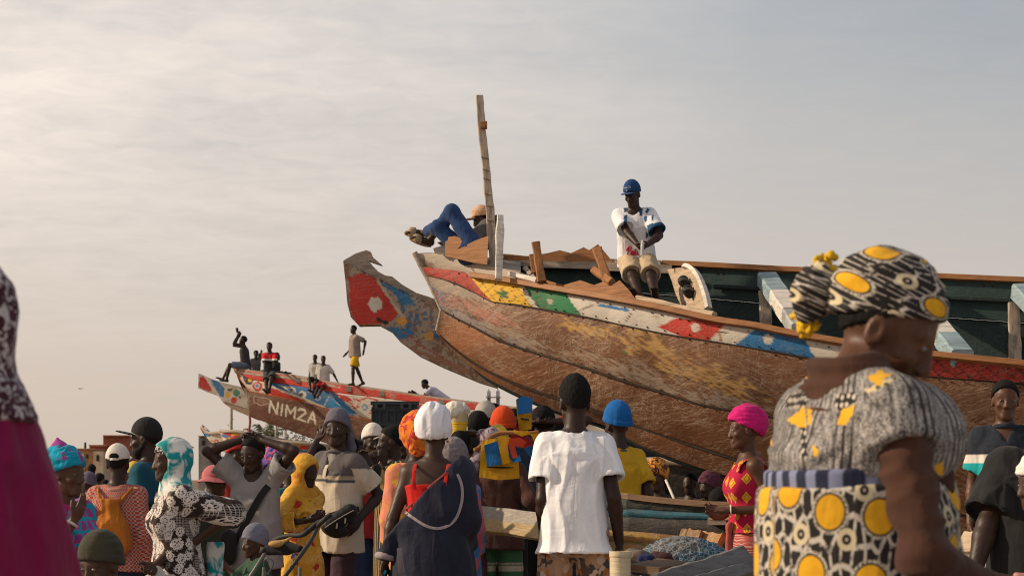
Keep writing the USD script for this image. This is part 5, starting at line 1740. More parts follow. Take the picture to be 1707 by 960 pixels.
def f_camo(g):
    o = g.obj()
    n = [g.noise(g.map(o, loc=(i * 5.1, i, 0), scale=(1, 1, .8)), s, 2, .5) for i, s in ((0, 9), (1, 11), (2, 13), (3, 16))]
    c = g.mix(g.mask(n[0], .50, .52), (.40, .25, .17), (.42, .17, .05))
    c = g.mix(g.mask(n[1], .54, .56), c, (.12, .075, .06))
    c = g.mix(g.mask(n[2], .57, .59), c, (.50, .38, .32))
    c = g.mix(g.mask(n[3], .60, .62), c, (.07, .06, .065))
    return shade(g, c)


def f_diamond(g):
    v = grid_uv(g, .088, .105, math.pi / 4)
    d = vor(g, g.map(grid_uv(g, .092, .10), loc=(.1, .2, 0)), .35, metric='manhattan')
    n = g.noise(g.uv(), 90, 3)
    k = g.mask(g.math('add', d, g.math('multiply', n, .16)), .46, .40)
    c = g.mix(k, (.40, .008, .045), (.62, .36, .015))
    c = g.mix(g.math('multiply', g.mask(g.math('absolute', g.math('subtract', d, .2)), .04, .02), k), c, (.45, .06, .02))
    return shade(g, c)


def f_pin(g):
    uv = g.uv()
    w = g.noise(uv, 5, 3)
    sy = g.math('add', g.add('separate_xyz', 'y', vector=uv), g.math('multiply', w, .10))
    s = g.math('sine', g.math('multiply', sy, 2 * math.pi / .016))
    zone = g.mask(g.noise(g.map(uv, loc=(3, 1, 0)), 6, 2), .44, .52)
    c = g.mix(g.math('multiply', g.mask(s, .5, .75), zone), (.40, .085, .07), (.62, .38, .31))
    return shade(g, c)


def tie(c1, c2, sc=9, lo=.42, hi=.56):
    def fn(g):
        o = g.obj()
        n = g.noise(o, sc, 4, .5, 1.2)
        return shade(g, g.mix(g.mask(n, lo, hi), c1, c2), o)
    return fn


def f_wax(g, k=(1, 1), st=(.021, .046), th=.285, ln=.15):
    """Black and white strokes with yellow ovals and pale rings."""
    u = g.uv()
    v = g.map(u, scale=(1 / (.100 * k[0]), 1 / (.112 * k[1]), 1), rot=(0, 0, .25))
    d1 = vor(g, v, .25)
    d2 = vor(g, g.map(v, loc=(.5, .5, 0)), .25)
    w = g.noise(u, 40, 3)
    cell = vor(g, g.map(u, scale=(1 / st[0], 1 / st[1], 1)), .75, 'distance_to_edge', metric='euclidean')
    fine = g.noise(u, 240, 2)
    q = g.mask(g.math('add', cell, g.math('multiply', g.math('subtract', fine, .5), .10)), ln, ln - .06)
    q = g.math('multiply', q, g.mask(g.noise(u, 55, 2), .36, .5))
    c = g.mix(q, (.020, .017, .016), (.50, .44, .38))
    c = g.mix(g.mask(g.math('add', d1, g.math('multiply', fine, .08)), th + .115, th + .085), c, (.03, .025, .022))
    ring = g.mask(g.math('absolute', g.math('subtract', d1, th + .05)), .035, .015)
    c = g.mix(g.math('multiply', ring, g.mask(fine, .40, .5)), c, (.5, .44, .36))
    c = g.mix(g.mask(d1, th, th - .015), c, g.mix(g.noise(u, 45, 3), (.72, .40, .015), (.60, .27, .012)))
    c = g.mix(g.mask(d2, .19, .17), c, (.56, .47, .30))
    c = g.mix(g.mask(d2, .095, .08), c, (.025, .02, .02))
    c = g.mix(g.mask(d2, .035, .02), c, (.45, .38, .3))
    return shade(g, c)


def f_bark(g):
    """Grey-speckled print with dark vertical veins; 'col' marks yellow (r), cream (g) and black (b) figures."""
    u = g.uv()
    fine = g.noise(u, 330, 2, .6)
    mid = g.noise(g.map(u, scale=(1, .35, 1)), 120, 3, .6)
    c = g.mix(g.mask(g.math('add', g.math('multiply', fine, .6), g.math('multiply', mid, .4)), .44, .56), (.035, .032, .032), (.43, .39, .36))
    sx = g.add('separate_xyz', 'x', vector=u)
    wob = g.math('add', sx, g.math('multiply', g.noise(u, 6, 2), .02))
    s = g.math('sine', g.math('multiply', wob, 2 * math.pi / .017))
    zone = g.mask(g.noise(g.map(u, scale=(2.6, .35, 1)), 5, 2), .44, .50)
    c = g.mix(g.math('multiply', g.mask(s, .1, .6), zone), c, (.035, .03, .03))
    m = g.col()
    r = g.add('separate_color', 'r', color=m)
    dots = g.mask(vor(g, g.map(u, scale=(1 / .016, 1 / .016, 1)), .3), .33, .26)
    bl = g.mask(r.replace('.r', '.b'), .4, .6)
    c = g.mix(bl, c, g.mix(dots, (.02, .017, .016), (.52, .45, .36)))
    c = g.mix(g.mask(r.replace('.r', '.g'), .4, .6), c, g.mix(g.mask(dots, 0.0, 1.0), (.60, .48, .28), (.10, .08, .05)))
    c = g.mix(g.mask(r, .4, .6), c, g.mix(g.mask(fine, .55, .68), (.70, .37, .02), (.60, .28, .02)))
    return shade(g, c)


WAX, WAXHEAD, BARKP = pr('wax_dots', f_wax), pr('wax_headwrap', lambda g: f_wax(g, (1.75, .66), (.080, .0115), .20, .11)), pr('bark_print', f_bark)
WHITE_T = C('white', (.78, .76, .78), wear=.06)
BLACKC = C('black', (.016, .015, .015), wear=.3)
NAVY = C('navy', (.018, .022, .042), wear=.3)
DENIM = C('denim', (.02, .05, .14), wear=.35)


def grp(v, tests, base):
    c = np.tile(np.asarray(base, float), (len(v), 1))
    for m, k in tests:
        c[m] = k
    return c


def bag(name, label, catg, S, mat, base, h=.008, fold=.004, sc=(25, 25, 8)):
    v, f = S.mesh(h)
    if fold:
        v = folds(v, f, fold, sc, 3)
    p_ = thing_at(name, label, catg, base)
    wpart(p_, 'bag', (v, f), mat, True)
    return p_


# ================================================================== front row, left to right
# 1 magenta shawl at the left edge
f = Fig(-116, 548, 3.2, 'woman in a magenta shawl and maroon-and-white headscarf cut off by the left edge', yaw=-108, fem=True, w=1.2, tone=0, h=.012)
f.top(C('darkred', (.16, .006, .018)), sleeve=0, hem=-.88, flare=.05, fold=.008, name='gown')
MAR = pr('maroon_scarf', tie((.055, .012, .025), (.52, .46, .46), 60, .49, .58))
def _sh(S):
    return S
S = Shape()
S.ell(f.hp(0, .02, .035), (.105, .13, .118), f.HA, k=.03).cap(f.hp(0, .04, -.02), f.tp(0, .05, .47), .088, .11, k=.06).cap(f.tp(.06, .03, .46), f.tp(-.1, .03, .46), .085, .085, k=.06)
S.ell(f.hp(0, -.13, -.02), (.06, .09, .09), f.HA, k=.012, op=-1).cut(f.tp(0, 0, .49), -f.A[2])
f.drape('headscarf', S, MAR, .007, (16, 16, 20))
S = Shape()
S.loft(f.pel, f.A, [(-.45, .34, .175, .05), (-.2, .31, .165, .05), (.1, .265, .15, .04), (.3, .225, .135, .035), (.42, .178, .13, .03), (.49, .135, .118, .02), (.525, .10, .10, .02)], k=.04)
S.cut(f.tp(0, -.02, .2), -f.A[1] * .5 - f.A[2] * .12)
f.drape('shawl', S, C('magenta', (.235, .004, .060), wear=.3), .022, (13, 13, 2.6), 4)

# 2 woman in cyan and pink
f = Fig(113, 791, 9.0, 'woman in cyan and pink checked dress and matching headwrap holding her hand to her chest', yaw=62, fem=True, w=1.12, tone=2, eyes=True, rarm=('px', 122, 868, -.16), rhint=(-.5, .2, -1), rthumb=(-.2, -.3, 1), curl=.25, larm=('px', 128, 950, .1))
CY = pr('cyan_squares', f_cyan)
f.top(CY, sleeve=0.75, hem=-.86, flare=.07, loose=1.12, fold=.010, name='dress', uv=lambda v: cyl(v), srad=(.075, .10), hs=1)
f.top(C('magenta_under', (.42, .02, .16)), sleeve=1.72, hem=.40, fold=.003, name='undershirt', srad=(.058, .052), wrist=.04, both='r', nk=.06)
f.dome('headwrap', pr('cyan_wrap', tie((.004, .27, .40), (.30, .05, .25), 14, .56, .60)), e=.018, tall=.03, front=.056, back=-.005, backoff=.05, fold=.009, sc=(8, 40, 40))
S = Shape().ell(f.hp(.01, .05, .155), (.035, .05, .03), f.HA).cap(f.hp(.01, .05, .16), f.hp(.02, .06, .205), .024, .006)
f.drape('knot', S, _cc.get('cyan_wrap') or CY, .004)
f.cuff('bracelet', C('ivory', (.6, .55, .48), rough=.4), 'r', .033, .008, .93)
f.put('earring', (np.asarray(trimesh.creation.icosphere(2, .009).vertices) + f.hp(-.079, .012, -.045), trimesh.creation.icosphere(2, .009).faces), C('gold', (.6, .35, .08), rough=.25))
f.put('shoulder_strap', ribbon(f.onto(f.shape, [f.tp(-.12, -.1 + .2 * t, .46 - .02 * t) + np.array((0, 0, -.3 * (1 - t))) for t in np.linspace(0, 1, 8)], (0.4, .9, -.2)), .03, .004, (-.3, -.9, .2)), BLACKC)

# 3 man from behind in white cap with an orange drawstring bag
f = Fig(197, 773, 12.5, 'man seen from behind in white cap and red plaid shirt', yaw=176, tone=1, larm=None, curl=.5)
f.top(pr('red_plaid', f_plaid), sleeve=1.85, hem=-.10, fold=.007, uv=lambda v: cyl(v, back=True), loose=1.08)
f.legs(C('darkjeans', (.02, .03, .07)))
f.hair(.006, .002)
f.cap_(C('whitecap', (.62, .55, .48), wear=.12), e=.010, tall=.016, back=.03, front=.045, yaw=0)
f.put('cap_opening', (lambda S: S.mesh(.006))(Shape().ell(f.hp(0, .112, .052), (.036, .014, .024), f.HA)), HAIR)
f.put('cap_strap', ribbon([f.hp(.04 * math.sin(a), .01 + .118 * math.cos(a * .9), .032) for a in np.linspace(-1, 1, 9)], .016, .004, -(f.HA[1] * 0 + f.A[1]) * -1), C('whitecap'))
f.ring('collar', pr('plaid_collar', lambda g: (lambda c: shade(g, c))(g.mix(.5, (.34, .055, .035), (.5, .33, .27)))), f.tp(0, .0, .485), f.A[2] + f.A[1] * .25, .078, .02)
S = Shape()
S.loft(f.world(f.tp(0, .16, .02)), np.array([[1, 0, 0], [0, 1, 0], [0, 0, 1.0]]), [(.0, .10, .05), (.05, .13, .075), (.17, .115, .07), (.27, .06, .035), (.31, .05, .04), (.34, .065, .03)], k=.02)
p_ = bag('drawstring_bag', 'orange-brown drawstring bag hanging on the plaid-shirted back', 'bag', S, C('orangebag', (.42, .135, .015), wear=.3), f.world(f.tp(0, .16, 0)), .008, .010, (30, 30, 5))
for sg in (-1, 1):
    wpart(p_, 'strap', tube(spline([f.world(f.tp(sg * .03, .17, .33)), f.world(f.tp(sg * .10, .12, .44)), f.world(f.tp(sg * .12, -.02, .50))], 10), .010, 6), C('orangebag'), True)
S = Shape().loft(f.world(f.tp(.085, .17, -.12)), np.eye(3), [(0, .035, .03), (.2, .03, .03), (.4, .022, .02)], k=.01)
wpart(p_, 'hanging_fold', S.mesh(.008), C('orangebag'), True)

# 4 man in black cap and teal T-shirt
f = Fig(242, 733, 13.0, 'bearded man in black cap and teal T-shirt looking left', yaw=-104, tone=1, eyes=True, larm=('px', 216, 905, -.05), lhint=(.3, .6, -1), rarm=('px', 205, 900, .15), head=(8, 0, 0))
f.top(C('teal', (.008, .075, .115)), sleeve=.72, hem=-.16, fold=.009, loose=1.08)
f.legs(C('darkjeans2', (.018, .03, .06)))
f.hair(.006, .002)
f.cap_(BLACKC, e=.010, tall=.022, front=.052, back=.0, drop=.22, length=.08)
S = Shape().ell(f.hp(0, -.035, -.085), (.052, .052, .045), f.HA).cap(f.hp(.052, -.0, -.05), f.hp(.04, -.04, -.08), .018).cap(f.hp(-.052, 0, -.05), f.hp(-.04, -.04, -.08), .018).ell(f.hp(0, -.082, -.06), (.03, .02, .016), f.HA, op=-1, k=.008)
f.drape('beard', S, HAIR, .002, (60, 60, 60))

# 5 woman in lace with a turquoise scarf
f = Fig(284, 768, 10.0, 'woman in black and white lace dress with turquoise tie-dyed headscarf, hand on hip', yaw=-66, fem=True, w=.98, tone=0, eyes=True, larm=('px', 326, 902, -.06), lhint=(.35, 1, .15), rarm=('px', 262, 940, -.15), head=(-6, 0, 0), curl=.6)
LACE = pr('lace', f_lace)
f.top(LACE, sleeve=1.0 + .05, hem=-.88, flare=.07, loose=1.04, fold=.009, name='dress', uv=lambda v: cyl(v), srad=(.074, .095), wrist=.088)
TQ = pr('turquoise_tiedye', tie((.62, .60, .55), (.01, .24, .26), 11, .45, .58))
f.scarf(TQ, e=.018, fold=.004, open_=(.15, .118, .105), oz=-.012, low=.37, shoulder=.9)
f.dome('headband', pr('beaded_band', tie((.02, .018, .018), (.6, .55, .5), 60, .5, .55)), e=.010, tall=0, front=.05, back=-.02)
S = Shape().loft(f.tp(.03, .20, -.42), np.array([[0, 1, 0], [1, 0, 0], [0, 0, 1.0]]), [(0, .085, .02), (.2, .075, .02), (.42, .05, .02), (.6, .05, .02)], k=.01)
f.drape('scarf_tail', S, TQ, .008, (30, 30, 3))
b0 = f.world(f.wr['r'])
S = Shape().ell(b0 + (-.0, -.03, -.16), (.10, .07, .11), k=.05).cap(b0 + (0, -.02, -.02), b0 + (0, -.03, -.12), .018, .06, k=.04)
bag('plastic_bag', 'whitish plastic bag held low by the woman in lace', 'bag', S, C('offwhite', (.56, .50, .42), rough=.5), b0, .008, .012, (16, 16, 16))

# 6 khaki beanie at the bottom
f = Fig(168, 942, 8.5, 'person in khaki knitted beanie crouching at the bottom edge, only the head in view', yaw=-24, H=1.7, pelvis=(0, .1, .27), lean=(26, 0), lleg=(.16, -.2, .085), rleg=(-.16, -.2, .085), lk=(.3, -1, .6), rk=(-.3, -1, .6), larm=(.1, -.36, .35), rarm=(-.1, -.36, .35), tone=0, eyes=True, head=(-8, 12, 0))
f.top(C('brownshirt', (.07, .045, .035)), sleeve=1.8); f.legs(C('darkgrey', (.03, .03, .032)))
f.dome('beanie', C('khaki', (.052, .046, .028), weave=180), e=.014, tall=.024, front=.052, back=-.02, fold=.003, sc=(18, 18, 60))

# 7 man with hands on his head
f = Fig(421, 757, 13.0, 'man in grey polo shirt with both hands on his head and a black sling bag', yaw=-14, tone=1, eyes=True, head=(-14, 12, 0), larm=(.085, -.075, 1.70), rarm=(-.095, -.06, 1.705), lhint=(1, -.15, -.2), rhint=(-1, -.15, -.15), lthumb=(.2, .2, -1), rthumb=(-.2, .2, -1), curl=.45)
f.top(C('greypolo', (.27, .255, .25), wear=.15), sleeve=.6, hem=-.14, fold=.010, sc=(11, 11, 3), loose=1.06, srad=(.07, .088))
f.legs(C('blackpants', (.018, .017, .018)))
f.hair(.007, .003)
st = f.onto(f.shape, [f.tp(.13, -.5, .45) * (1 - t) + f.tp(-.14, -.5, -.02) * t for t in np.linspace(0, 1, 16)], (0, 1, 0), .006)
sb = thing_at('sling_bag', 'black sling bag worn across the grey polo shirt', 'bag', f.world(f.tp(-.1, -.2, 0)))
wpart(sb, 'strap', ribbon([f.world(q) for q in st], .045, .005, (0, -1, 0)), BLACKC)
S = Shape().cap(f.world(f.tp(-.13, -.185, .08)), f.world(f.tp(-.14, -.19, -.05)), .055, .06)
wpart(sb, 'pouch', S.mesh(.008), BLACKC, True)

# 8 pink bucket hat
f = Fig(359, 803, 13.9, 'person in pink bucket hat half hidden behind the woman in lace', yaw=68, tone=1)
f.top(C('darkgreen', (.03, .045, .035)), sleeve=1.8); f.legs(C('blackpants')); f.bucket(C('pinkhat', (.50, .14, .15)))
# 9 child in blue-grey beanie
f = Fig(424, 905, 12.0, 'child in blue-grey beanie raising a hand, low at the bottom edge', yaw=-62, tone=0, eyes=True, hscale=1.32, rarm=(-.14, -.36, 1.40), larm=(.02, -.34, 1.36), rhint=(-.4, .2, -1), lhint=(.4, .2, -1), curl=.7)
f.top(C('greentop', (.03, .07, .04)), sleeve=1.7); f.legs(C('darkgrey')); f.dome('beanie', C('bluegrey', (.16, .16, .21), weave=160), e=.012, tall=.026, front=.045, back=-.03, fold=.004, sc=(16, 16, 30))

# 10 woman in yellow
f = Fig(510, 786, 13.4, 'woman in yellow flowered gown and yellow headscarf with her hands folded', yaw=46, fem=True, w=.88, tone=1, head=(6, 10, 0), rarm=('px', 508, 868, -.24), larm=('px', 518, 864, -.2), rhint=(-1, .3, -.6), curl=.7)
FLO = pr('yellow_floral', f_floral)
f.top(FLO, sleeve=1.72, hem=-.89, flare=.03, loose=1.05, fold=.012, name='gown', uv=lambda v: cyl(v), srad=(.075, .088), wrist=.085, sc=(12, 12, 2.5))
f.scarf(pr('yellow_scarf', tie((.62, .34, .04), (.60, .22, .03), 12, .55, .62)), e=.022, fold=.003, open_=(.10, .10, .10), low=.28)

# 11 man in beige polo
f = Fig(562, 716, 14.3, 'man in cream and grey striped polo shirt and slate beanie looking towards the camera', yaw=-40, w=.95, tone=1, eyes=True, head=(28, -2, 0), larm=('px', 598, 866, -.12), rarm=('px', 537, 905, .0), lhint=(.2, 1, 0), lthumb=(-.2, -1, 0), curl=.3, lean=(1, 3))
def c_polo(v):
    z = v[:, 2]
    t = (v - f.pel) @ f.A[2]
    arm = np.abs((v - f.pel) @ f.A[0]) > .175
    return grp(v, [((t > .345) & ~arm, (.10, .085, .085)), ((t > .335) & (t < .350) & ~arm, (.30, .235, .165)), ((t > .350) & (t < .362) & ~arm, (.06, .055, .06)), ((t > .305) & (t < .325) & ~arm, (.055, .06, .075)), ((t > .325) & (t < .338) & ~arm, (.40, .31, .21)), ((t > .36) & (z > 1.31) & arm & (t > .40), (.12, .10, .10))], (.55, .46, .35))
f.top(PRINT, sleeve=.75, hem=-.17, fold=.009, loose=1.1, col=c_polo, srad=(.064, .082), vneck=.10)
f.ring('collar', C('collargrey', (.11, .10, .10)), f.tp(0, -.01, .495), f.A[2] + f.A[1] * .3, .066, .011)
f.put('placket', ribbon(f.onto(f.shape, [f.tp(0, -.5, .46 - .13 * t) for t in np.linspace(0, 1, 8)], (0, 1, 0), .003), .03, .004, (0, -1, .2)), C('placketcream', (.5, .42, .32)))
f.legs(C('aubergine', (.055, .028, .04), wear=.4), fold=.009)
f.hair(.006, .002)
f.dome('beanie', C('slate', (.13, .115, .15), weave=200), e=.010, tall=.024, front=.062, back=-.035, fold=.003)
S = Shape().cap(f.hp(-.06, .07, .0), f.hp(-.07, .10, -.12), .03, .035).cap(f.hp(-.07, .10, -.12), f.tp(-.12, .10, .30), .035, .03)
f.drape('hood_tail', S, C('slate'), .006, (30, 30, 8))
bp = f.onto(f.shape, [f.tp(.20, -.5, .14) * (1 - t) + f.tp(-.20, -.5, -.03) * t for t in np.linspace(0, 1, 16)], (0, 1, 0), .006)
bb = thing_at('belt_bag', 'black zipped belt bag slung across the cream polo shirt', 'bag', f.world(f.tp(0, -.2, .05)))
wpart(bb, 'strap', ribbon([f.world(q) for q in bp], .04, .005, (0, -1, 0)), BLACKC)
S = Shape().cap(P(584, 852, 14.07), P(550, 876, 14.05), .055, .065).ell(P(562, 885, 14.05), (.075, .035, .05))
wpart(bb, 'pouch', S.mesh(.007), C('blackleather', (.014, .013, .013), rough=.45), True)
wpart(bb, 'zip', tube(spline([P(590, 850, 14.01), P(568, 862, 13.995), P(542, 879, 13.98)], 10), .004, 6), C('zipmetal', (.35, .33, .3), rough=.3), True)
for dx in (576, 562):
    wpart(bb, 'zip_pull', ribbon([P(dx, 1220 - .62 * dx, 13.98), P(dx - 1, 1229 - .62 * dx, 13.98)], .012, .003, (0, -1, 0)), C('zipmetal'))

# 12 man in striped gown, 13-14 people behind
f = Fig(651, 737, 15.0, 'bareheaded man in black and gold striped robe with folded arms, in profile', yaw=-70, tone=1, eyes=True, larm=('px', 616, 775, -.34), lhint=(.5, .3, -1), rarm=('px', 640, 770, -.1), rhint=(-.4, .3, -1), head=(-12, 0, 0), curl=.8)
f.top(pr('gold_stripe', f_stripe), sleeve=1.9, hem=-.75, flare=.03, fold=.008, loose=1.1, name='robe', uv=lambda v: np.c_[cyl(v)[:, 0] + np.where(np.abs(v[:, 1] + .1) > .18, v[:, 2] * 1.2, 0), v[:, 2]], srad=(.072, .085), wrist=.06)
f.legs(BLACKC, fold=.004); f.hair(.006, .003)
f = Fig(622, 738, 17.0, 'person in white cap and red top with a hand to the mouth', yaw=20, tone=1, rarm=('px', 632, 752, -.25), rhint=(-1, 0, -.6))
f.top(C('redtop', (.30, .02, .02)), sleeve=.7); f.legs(C('darkjeans')); f.cap_(C('whitecap2', (.66, .60, .54)), e=.018, tall=.03, brim=True, yaw=30)
f = Fig(680, 742, 18.0, 'dark-clad person carrying a black fish crate on the head', yaw=-85, tone=1, larm=('px', 683, 708, -.12), lhint=(.8, .3, .2))
f.top(C('darkblue', (.02, .03, .05)), sleeve=1.8); f.legs(BLACKC); f.hair(.006, .003)
cr0 = P(660, 712, 17.9)
cr_ = thing_at('fish_crate', 'black plastic fish crate balanced on a head in the crowd', 'crate', cr0)
CRM = cloth('crate_plastic', (.028, .033, .038), rough=.4)
W_, D_, H_ = .40, .32, .22
for nm, sz, c_ in (('floor', (W_, D_, .015), (0, 0, .01)), ('side', (W_, .014, H_), (0, -D_ / 2, H_ / 2)), ('side', (W_, .014, H_), (0, D_ / 2, H_ / 2)), ('end', (.014, D_ - .03, H_), (-W_ / 2 + .008, 0, H_ / 2)), ('end', (.014, D_ - .03, H_), (W_ / 2 - .008, 0, H_ / 2))):
    m = trimesh.creation.box(sz); m.apply_translation(np.array(c_) + cr0); wpart(cr_, nm, m, CRM)
for x in np.linspace(-W_ / 2, W_ / 2, 7):
    m = trimesh.creation.box((.016, .016, H_ - .05)); m.apply_translation(cr0 + (x, -D_ / 2 - .014, H_ / 2 - .02)); wpart(cr_, 'rib', m, CRM)
for z_, hh in ((H_ - .01, .03), (.02, .025), (H_ * .66, .014)):
    m = trimesh.creation.box((W_ + .03, .03, hh)); m.apply_translation(cr0 + (0, -D_ / 2 - .012, z_)); wpart(cr_, 'rim', m, CRM)
for x in (-.13, .10):
    m = trimesh.creation.box((.10, .02, .06)); m.apply_translation(cr0 + (x, -D_ / 2 - .022, H_ - .035)); wpart(cr_, 'grip', m, cloth(f'crate_grip_{int(x*100)+50}', (.05, .055, .058), rough=.4))
    m = trimesh.creation.box((.045, .022, .03)); m.apply_translation(cr0 + (x, -D_ / 2 - .0245, H_ - .035)); wpart(cr_, 'grip_hole', m, C('hole', (.004, .004, .004)))

# 15 woman in orange headscarf
f = Fig(693, 733, 12.2, 'woman in orange and red headscarf and coral gown behind the white turban', yaw=-160, fem=True, w=1.05, tone=0)
ORS = pr('orange_scarf', tie((.60, .16, .012), (.40, .03, .03), 16, .50, .56))
f.top(pr('coral_gown', tie((.60, .20, .12), (.65, .36, .03), 7, .50, .60)), sleeve=1.6, hem=-.88, flare=.05, name='gown', loose=1.1)
f.dome('headscarf', ORS, e=.034, tall=.03, front=.06, back=-.08, fold=.010, sc=(16, 16, 16), backoff=.05)
S = Shape().ell(f.hp(.03, .12, -.03), (.05, .04, .07), f.HA).ell(f.hp(-.03, .11, -.05), (.045, .04, .06), f.HA)
f.drape('knot', S, ORS, .010, (30, 30, 30))

# 16 woman in white turban, red top, navy tracksuit jacket off one shoulder
f = Fig(724, 723, 11.3, 'woman in white turban and red strap top, navy jacket slipped off one shoulder', yaw=174, fem=True, w=1.1, tone=0, larm=('px', 642, 935, -.10), lhint=(.8, .4, 0), rarm=('px', 780, 905, .12), rhint=(-.15, 1, 0), hip=1.15, curl=.6, lthumb=(-.3, -1, 0))
f.top(C('scarlet', (.52, .012, .010), wear=.15), sleeve=0, hem=.11, neck=.36, fold=.004, loose=.96, name='strap_top', nk=.02)
for sg in (-1, 1):
    f.put('shoulder_strap', ribbon(spline([f.tp(sg * .085, .155, .33), f.tp(sg * .095, .115, .44), f.tp(sg * .095, .02, .482), f.tp(sg * .09, -.08, .44), f.tp(sg * .08, -.12, .36)], 20), .02, .004, f.A[2] + f.A[1]), C('scarlet'))
JKT = C('navyjacket', (.016, .018, .036), wear=.35, rough=.8)
S = Shape()
w_ = f.w
S.loft(f.pel, f.A, [(-.34, .25, .22), (-.2, .248, .22), (-.05, .232, .21), (.08, .205, .185), (.20, .195, .175), (.36, .185, .158), (.43, .15, .12)], k=.03)
S.cut(f.tp(-.10, 0, .455), f.A[0] * .34 + f.A[2] * .30)
S.cap(f.tp(-.13, .03, .40), f.tp(-.10, .06, .22), .10, .12, k=.06)
S.cap(f.tp(-.10, .02, .455), f.sh['r'], .065, .078, k=.05)
S.cap(f.sh['r'], f.el['r'], .085, .08, k=.04).cap(f.el['r'], f.wr['r'], .08, .055, k=.04)
m_ = f.sh['l'] + (f.el['l'] - f.sh['l']) * .72
S.cap(f.tp(.14, .06, .10), f.el['l'], .09, .085, k=.06)
f.holes = []
f.flatcap(S, f.el['l'], f.el['l'] + (f.wr['l'] - f.el['l']) * .88, .085, .06, k=.03)
S.cap(f.tp(0, -.02, .46), f.tp(0, -.02, .62), .09, .11, k=.02, op=-1)
f.shape = S
f.drape('jacket', S, JKT, .010, (11, 11, 3.5), 6)
PIP = C('piping', (.34, .28, .29)); RPIP = C('redpiping', (.42, .10, .10))
D = np.array([0, -1.0, 0])
e1 = f.onto(S, [f.tp(-.09 + .23 * t, .6, .425 - .20 * t) for t in np.linspace(0, 1, 18)], -f.A[1], .004)
f.put('red_edge', ribbon(e1, .012, .004, f.A[1]), RPIP)
e2 = f.onto(S, [np.array(f.tp(*q)) for q in spline([(.15, .6, .205), (.06, .6, .15), (-.05, .6, .11), (-.13, .6, .14), (-.18, .6, .24), (-.18, .6, .36), (-.155, .6, .42)], 34)], -f.A[1], .004)
f.put('grey_piping', ribbon(e2, .016, .004, f.A[1]), PIP)
e3 = f.onto(S, [f.tp(.155 - .03 * t, .6, .0 - .3 * t) for t in np.linspace(0, 1, 12)], -f.A[1], .003)
f.put('grey_panel', ribbon(e3, .06, .004, f.A[1]), C('greypanel', (.12, .10, .115)))
f.cuff('cuff', PIP, 'l', .045, .022, .90)
f.skirt(C('greyskirt', (.16, .13, .13)), top=-.1, w0=.18, w1=.24, d1=.2)
f.dome('turban', C('whiteturban', (.74, .72, .76), wear=.08), e=.030, tall=.035, front=.03, back=-.025, backoff=.03, fold=.010, sc=(30, 12, 7))
S = Shape().ell(f.hp(.0, .118, -.0), (.055, .03, .028), f.HA).cap(f.hp(-.075, .08, .0), f.hp(.02, .125, -.005), .02, .026).cap(f.hp(.075, .085, -.005), f.hp(-.01, .125, .0), .02, .026)
f.drape('turban_knot', S, C('whiteturban'), .006, (40, 40, 40))
f.put('earring', (np.asarray(trimesh.creation.icosphere(2, .008).vertices) + f.hp(.08, .01, -.045), trimesh.creation.icosphere(2, .008).faces), C('gold'))
hx = f.world(f.hand['l'][0])
wp_ = thing_at('cyan_handle', 'cyan cord held in the fist of the woman in the white turban', 'cord', hx)
wpart(wp_, 'cord', tube(spline([hx + (.02, -.02, .03), hx + (-.01, -.03, -.05), hx + (.0, -.03, -.16)], 10), .008, 6), C('cyan', (.02, .32, .36)), True)

# 17 head-load: yellow bucket with a white sack
f = Fig(768, 742, 16.0, 'woman in lilac-grey print carrying a yellow bucket on her head', yaw=170, fem=True, tone=1, rarm=('px', 776, 722, .05), rhint=(-.8, .2, .2))
f.top(pr('lilac_print', tie((.30, .25, .28), (.12, .06, .08), 18, .5, .56)), sleeve=1.5, hem=-.5); f.skirt(C('plum', (.10, .03, .05))); f.hair(.008, .004)
b0 = P(765, 724, 16.0)
yb = thing_at('bucket', 'yellow plastic bucket riding on a head in the crowd', 'bucket', b0)
wpart(yb, 'pail', lathe(b0, [(.001, .01), (.05, .01), (.055, .0), (.068, .085), (.072, .085), (.072, .10), (.064, .10), (.05, .02)]), wood('yellow_plastic', (.62, .38, .03), contrast=.15, rough=.4), 35)
wpart(yb, 'rim_band', lathe(b0 + (0, 0, .1), [(.070, 0), (.074, .0), (.074, .07), (.070, .07)]), C('tan', (.45, .34, .2)), 35)
S = Shape().ell(b0 + (-.025, 0, .21), (.085, .08, .06), k=.03).ell(b0 + (-.04, 0, .17), (.09, .08, .05), k=.03).ell(b0 + (.03, .0, .2), (.06, .07, .05), k=.03)
bag('sack', 'white cloth sack piled on the yellow bucket', 'sack', S, C('sackwhite', (.68, .62, .54)), b0 + (0, 0, .17), .01, .01, (20, 20, 20))

# 18-22 people around the man with the yellow bags
f = Fig(797, 712, 18.0, 'person with short black hair and black collar seen from behind beside the yellow bucket', yaw=176, tone=1); f.top(BLACKC, sleeve=1.8); f.legs(C('darkgrey')); f.hair(.014, .004); f.ring('collar', BLACKC, f.tp(0, .01, .50), f.A[2], .085, .03)
f = Fig(838, 713, 16.9, 'man in orange-red knitted cap among the crowd', yaw=-170, tone=1); f.top(C('darkblue'), sleeve=1.8); f.legs(BLACKC); f.dome('beanie', C('orangered', (.56, .055, .008)), e=.02, tall=.03, front=.05, back=-.0)
f = Fig(829, 738, 16.0, 'man in brown jacket, green track trousers and yellow sun hat carrying bags on a stick', yaw=177, tone=1, larm=(.30, -.10, 1.00), rarm=(-.30, -.08, 1.0), w=1.05)
f.top(C('brownjacket', (.075, .032, .026), wear=.25), sleeve=1.95, hem=-.18, fold=.008, loose=1.1)
def c_trk(v):
    return grp(v, [((np.abs(v[:, 2] - z_) < .009), (.5, .46, .38)) for z_ in (.615, .64, .665)], (.05, .16, .08))
f.legs(PRINT, col=c_trk, fold=.006, loose=1.08)
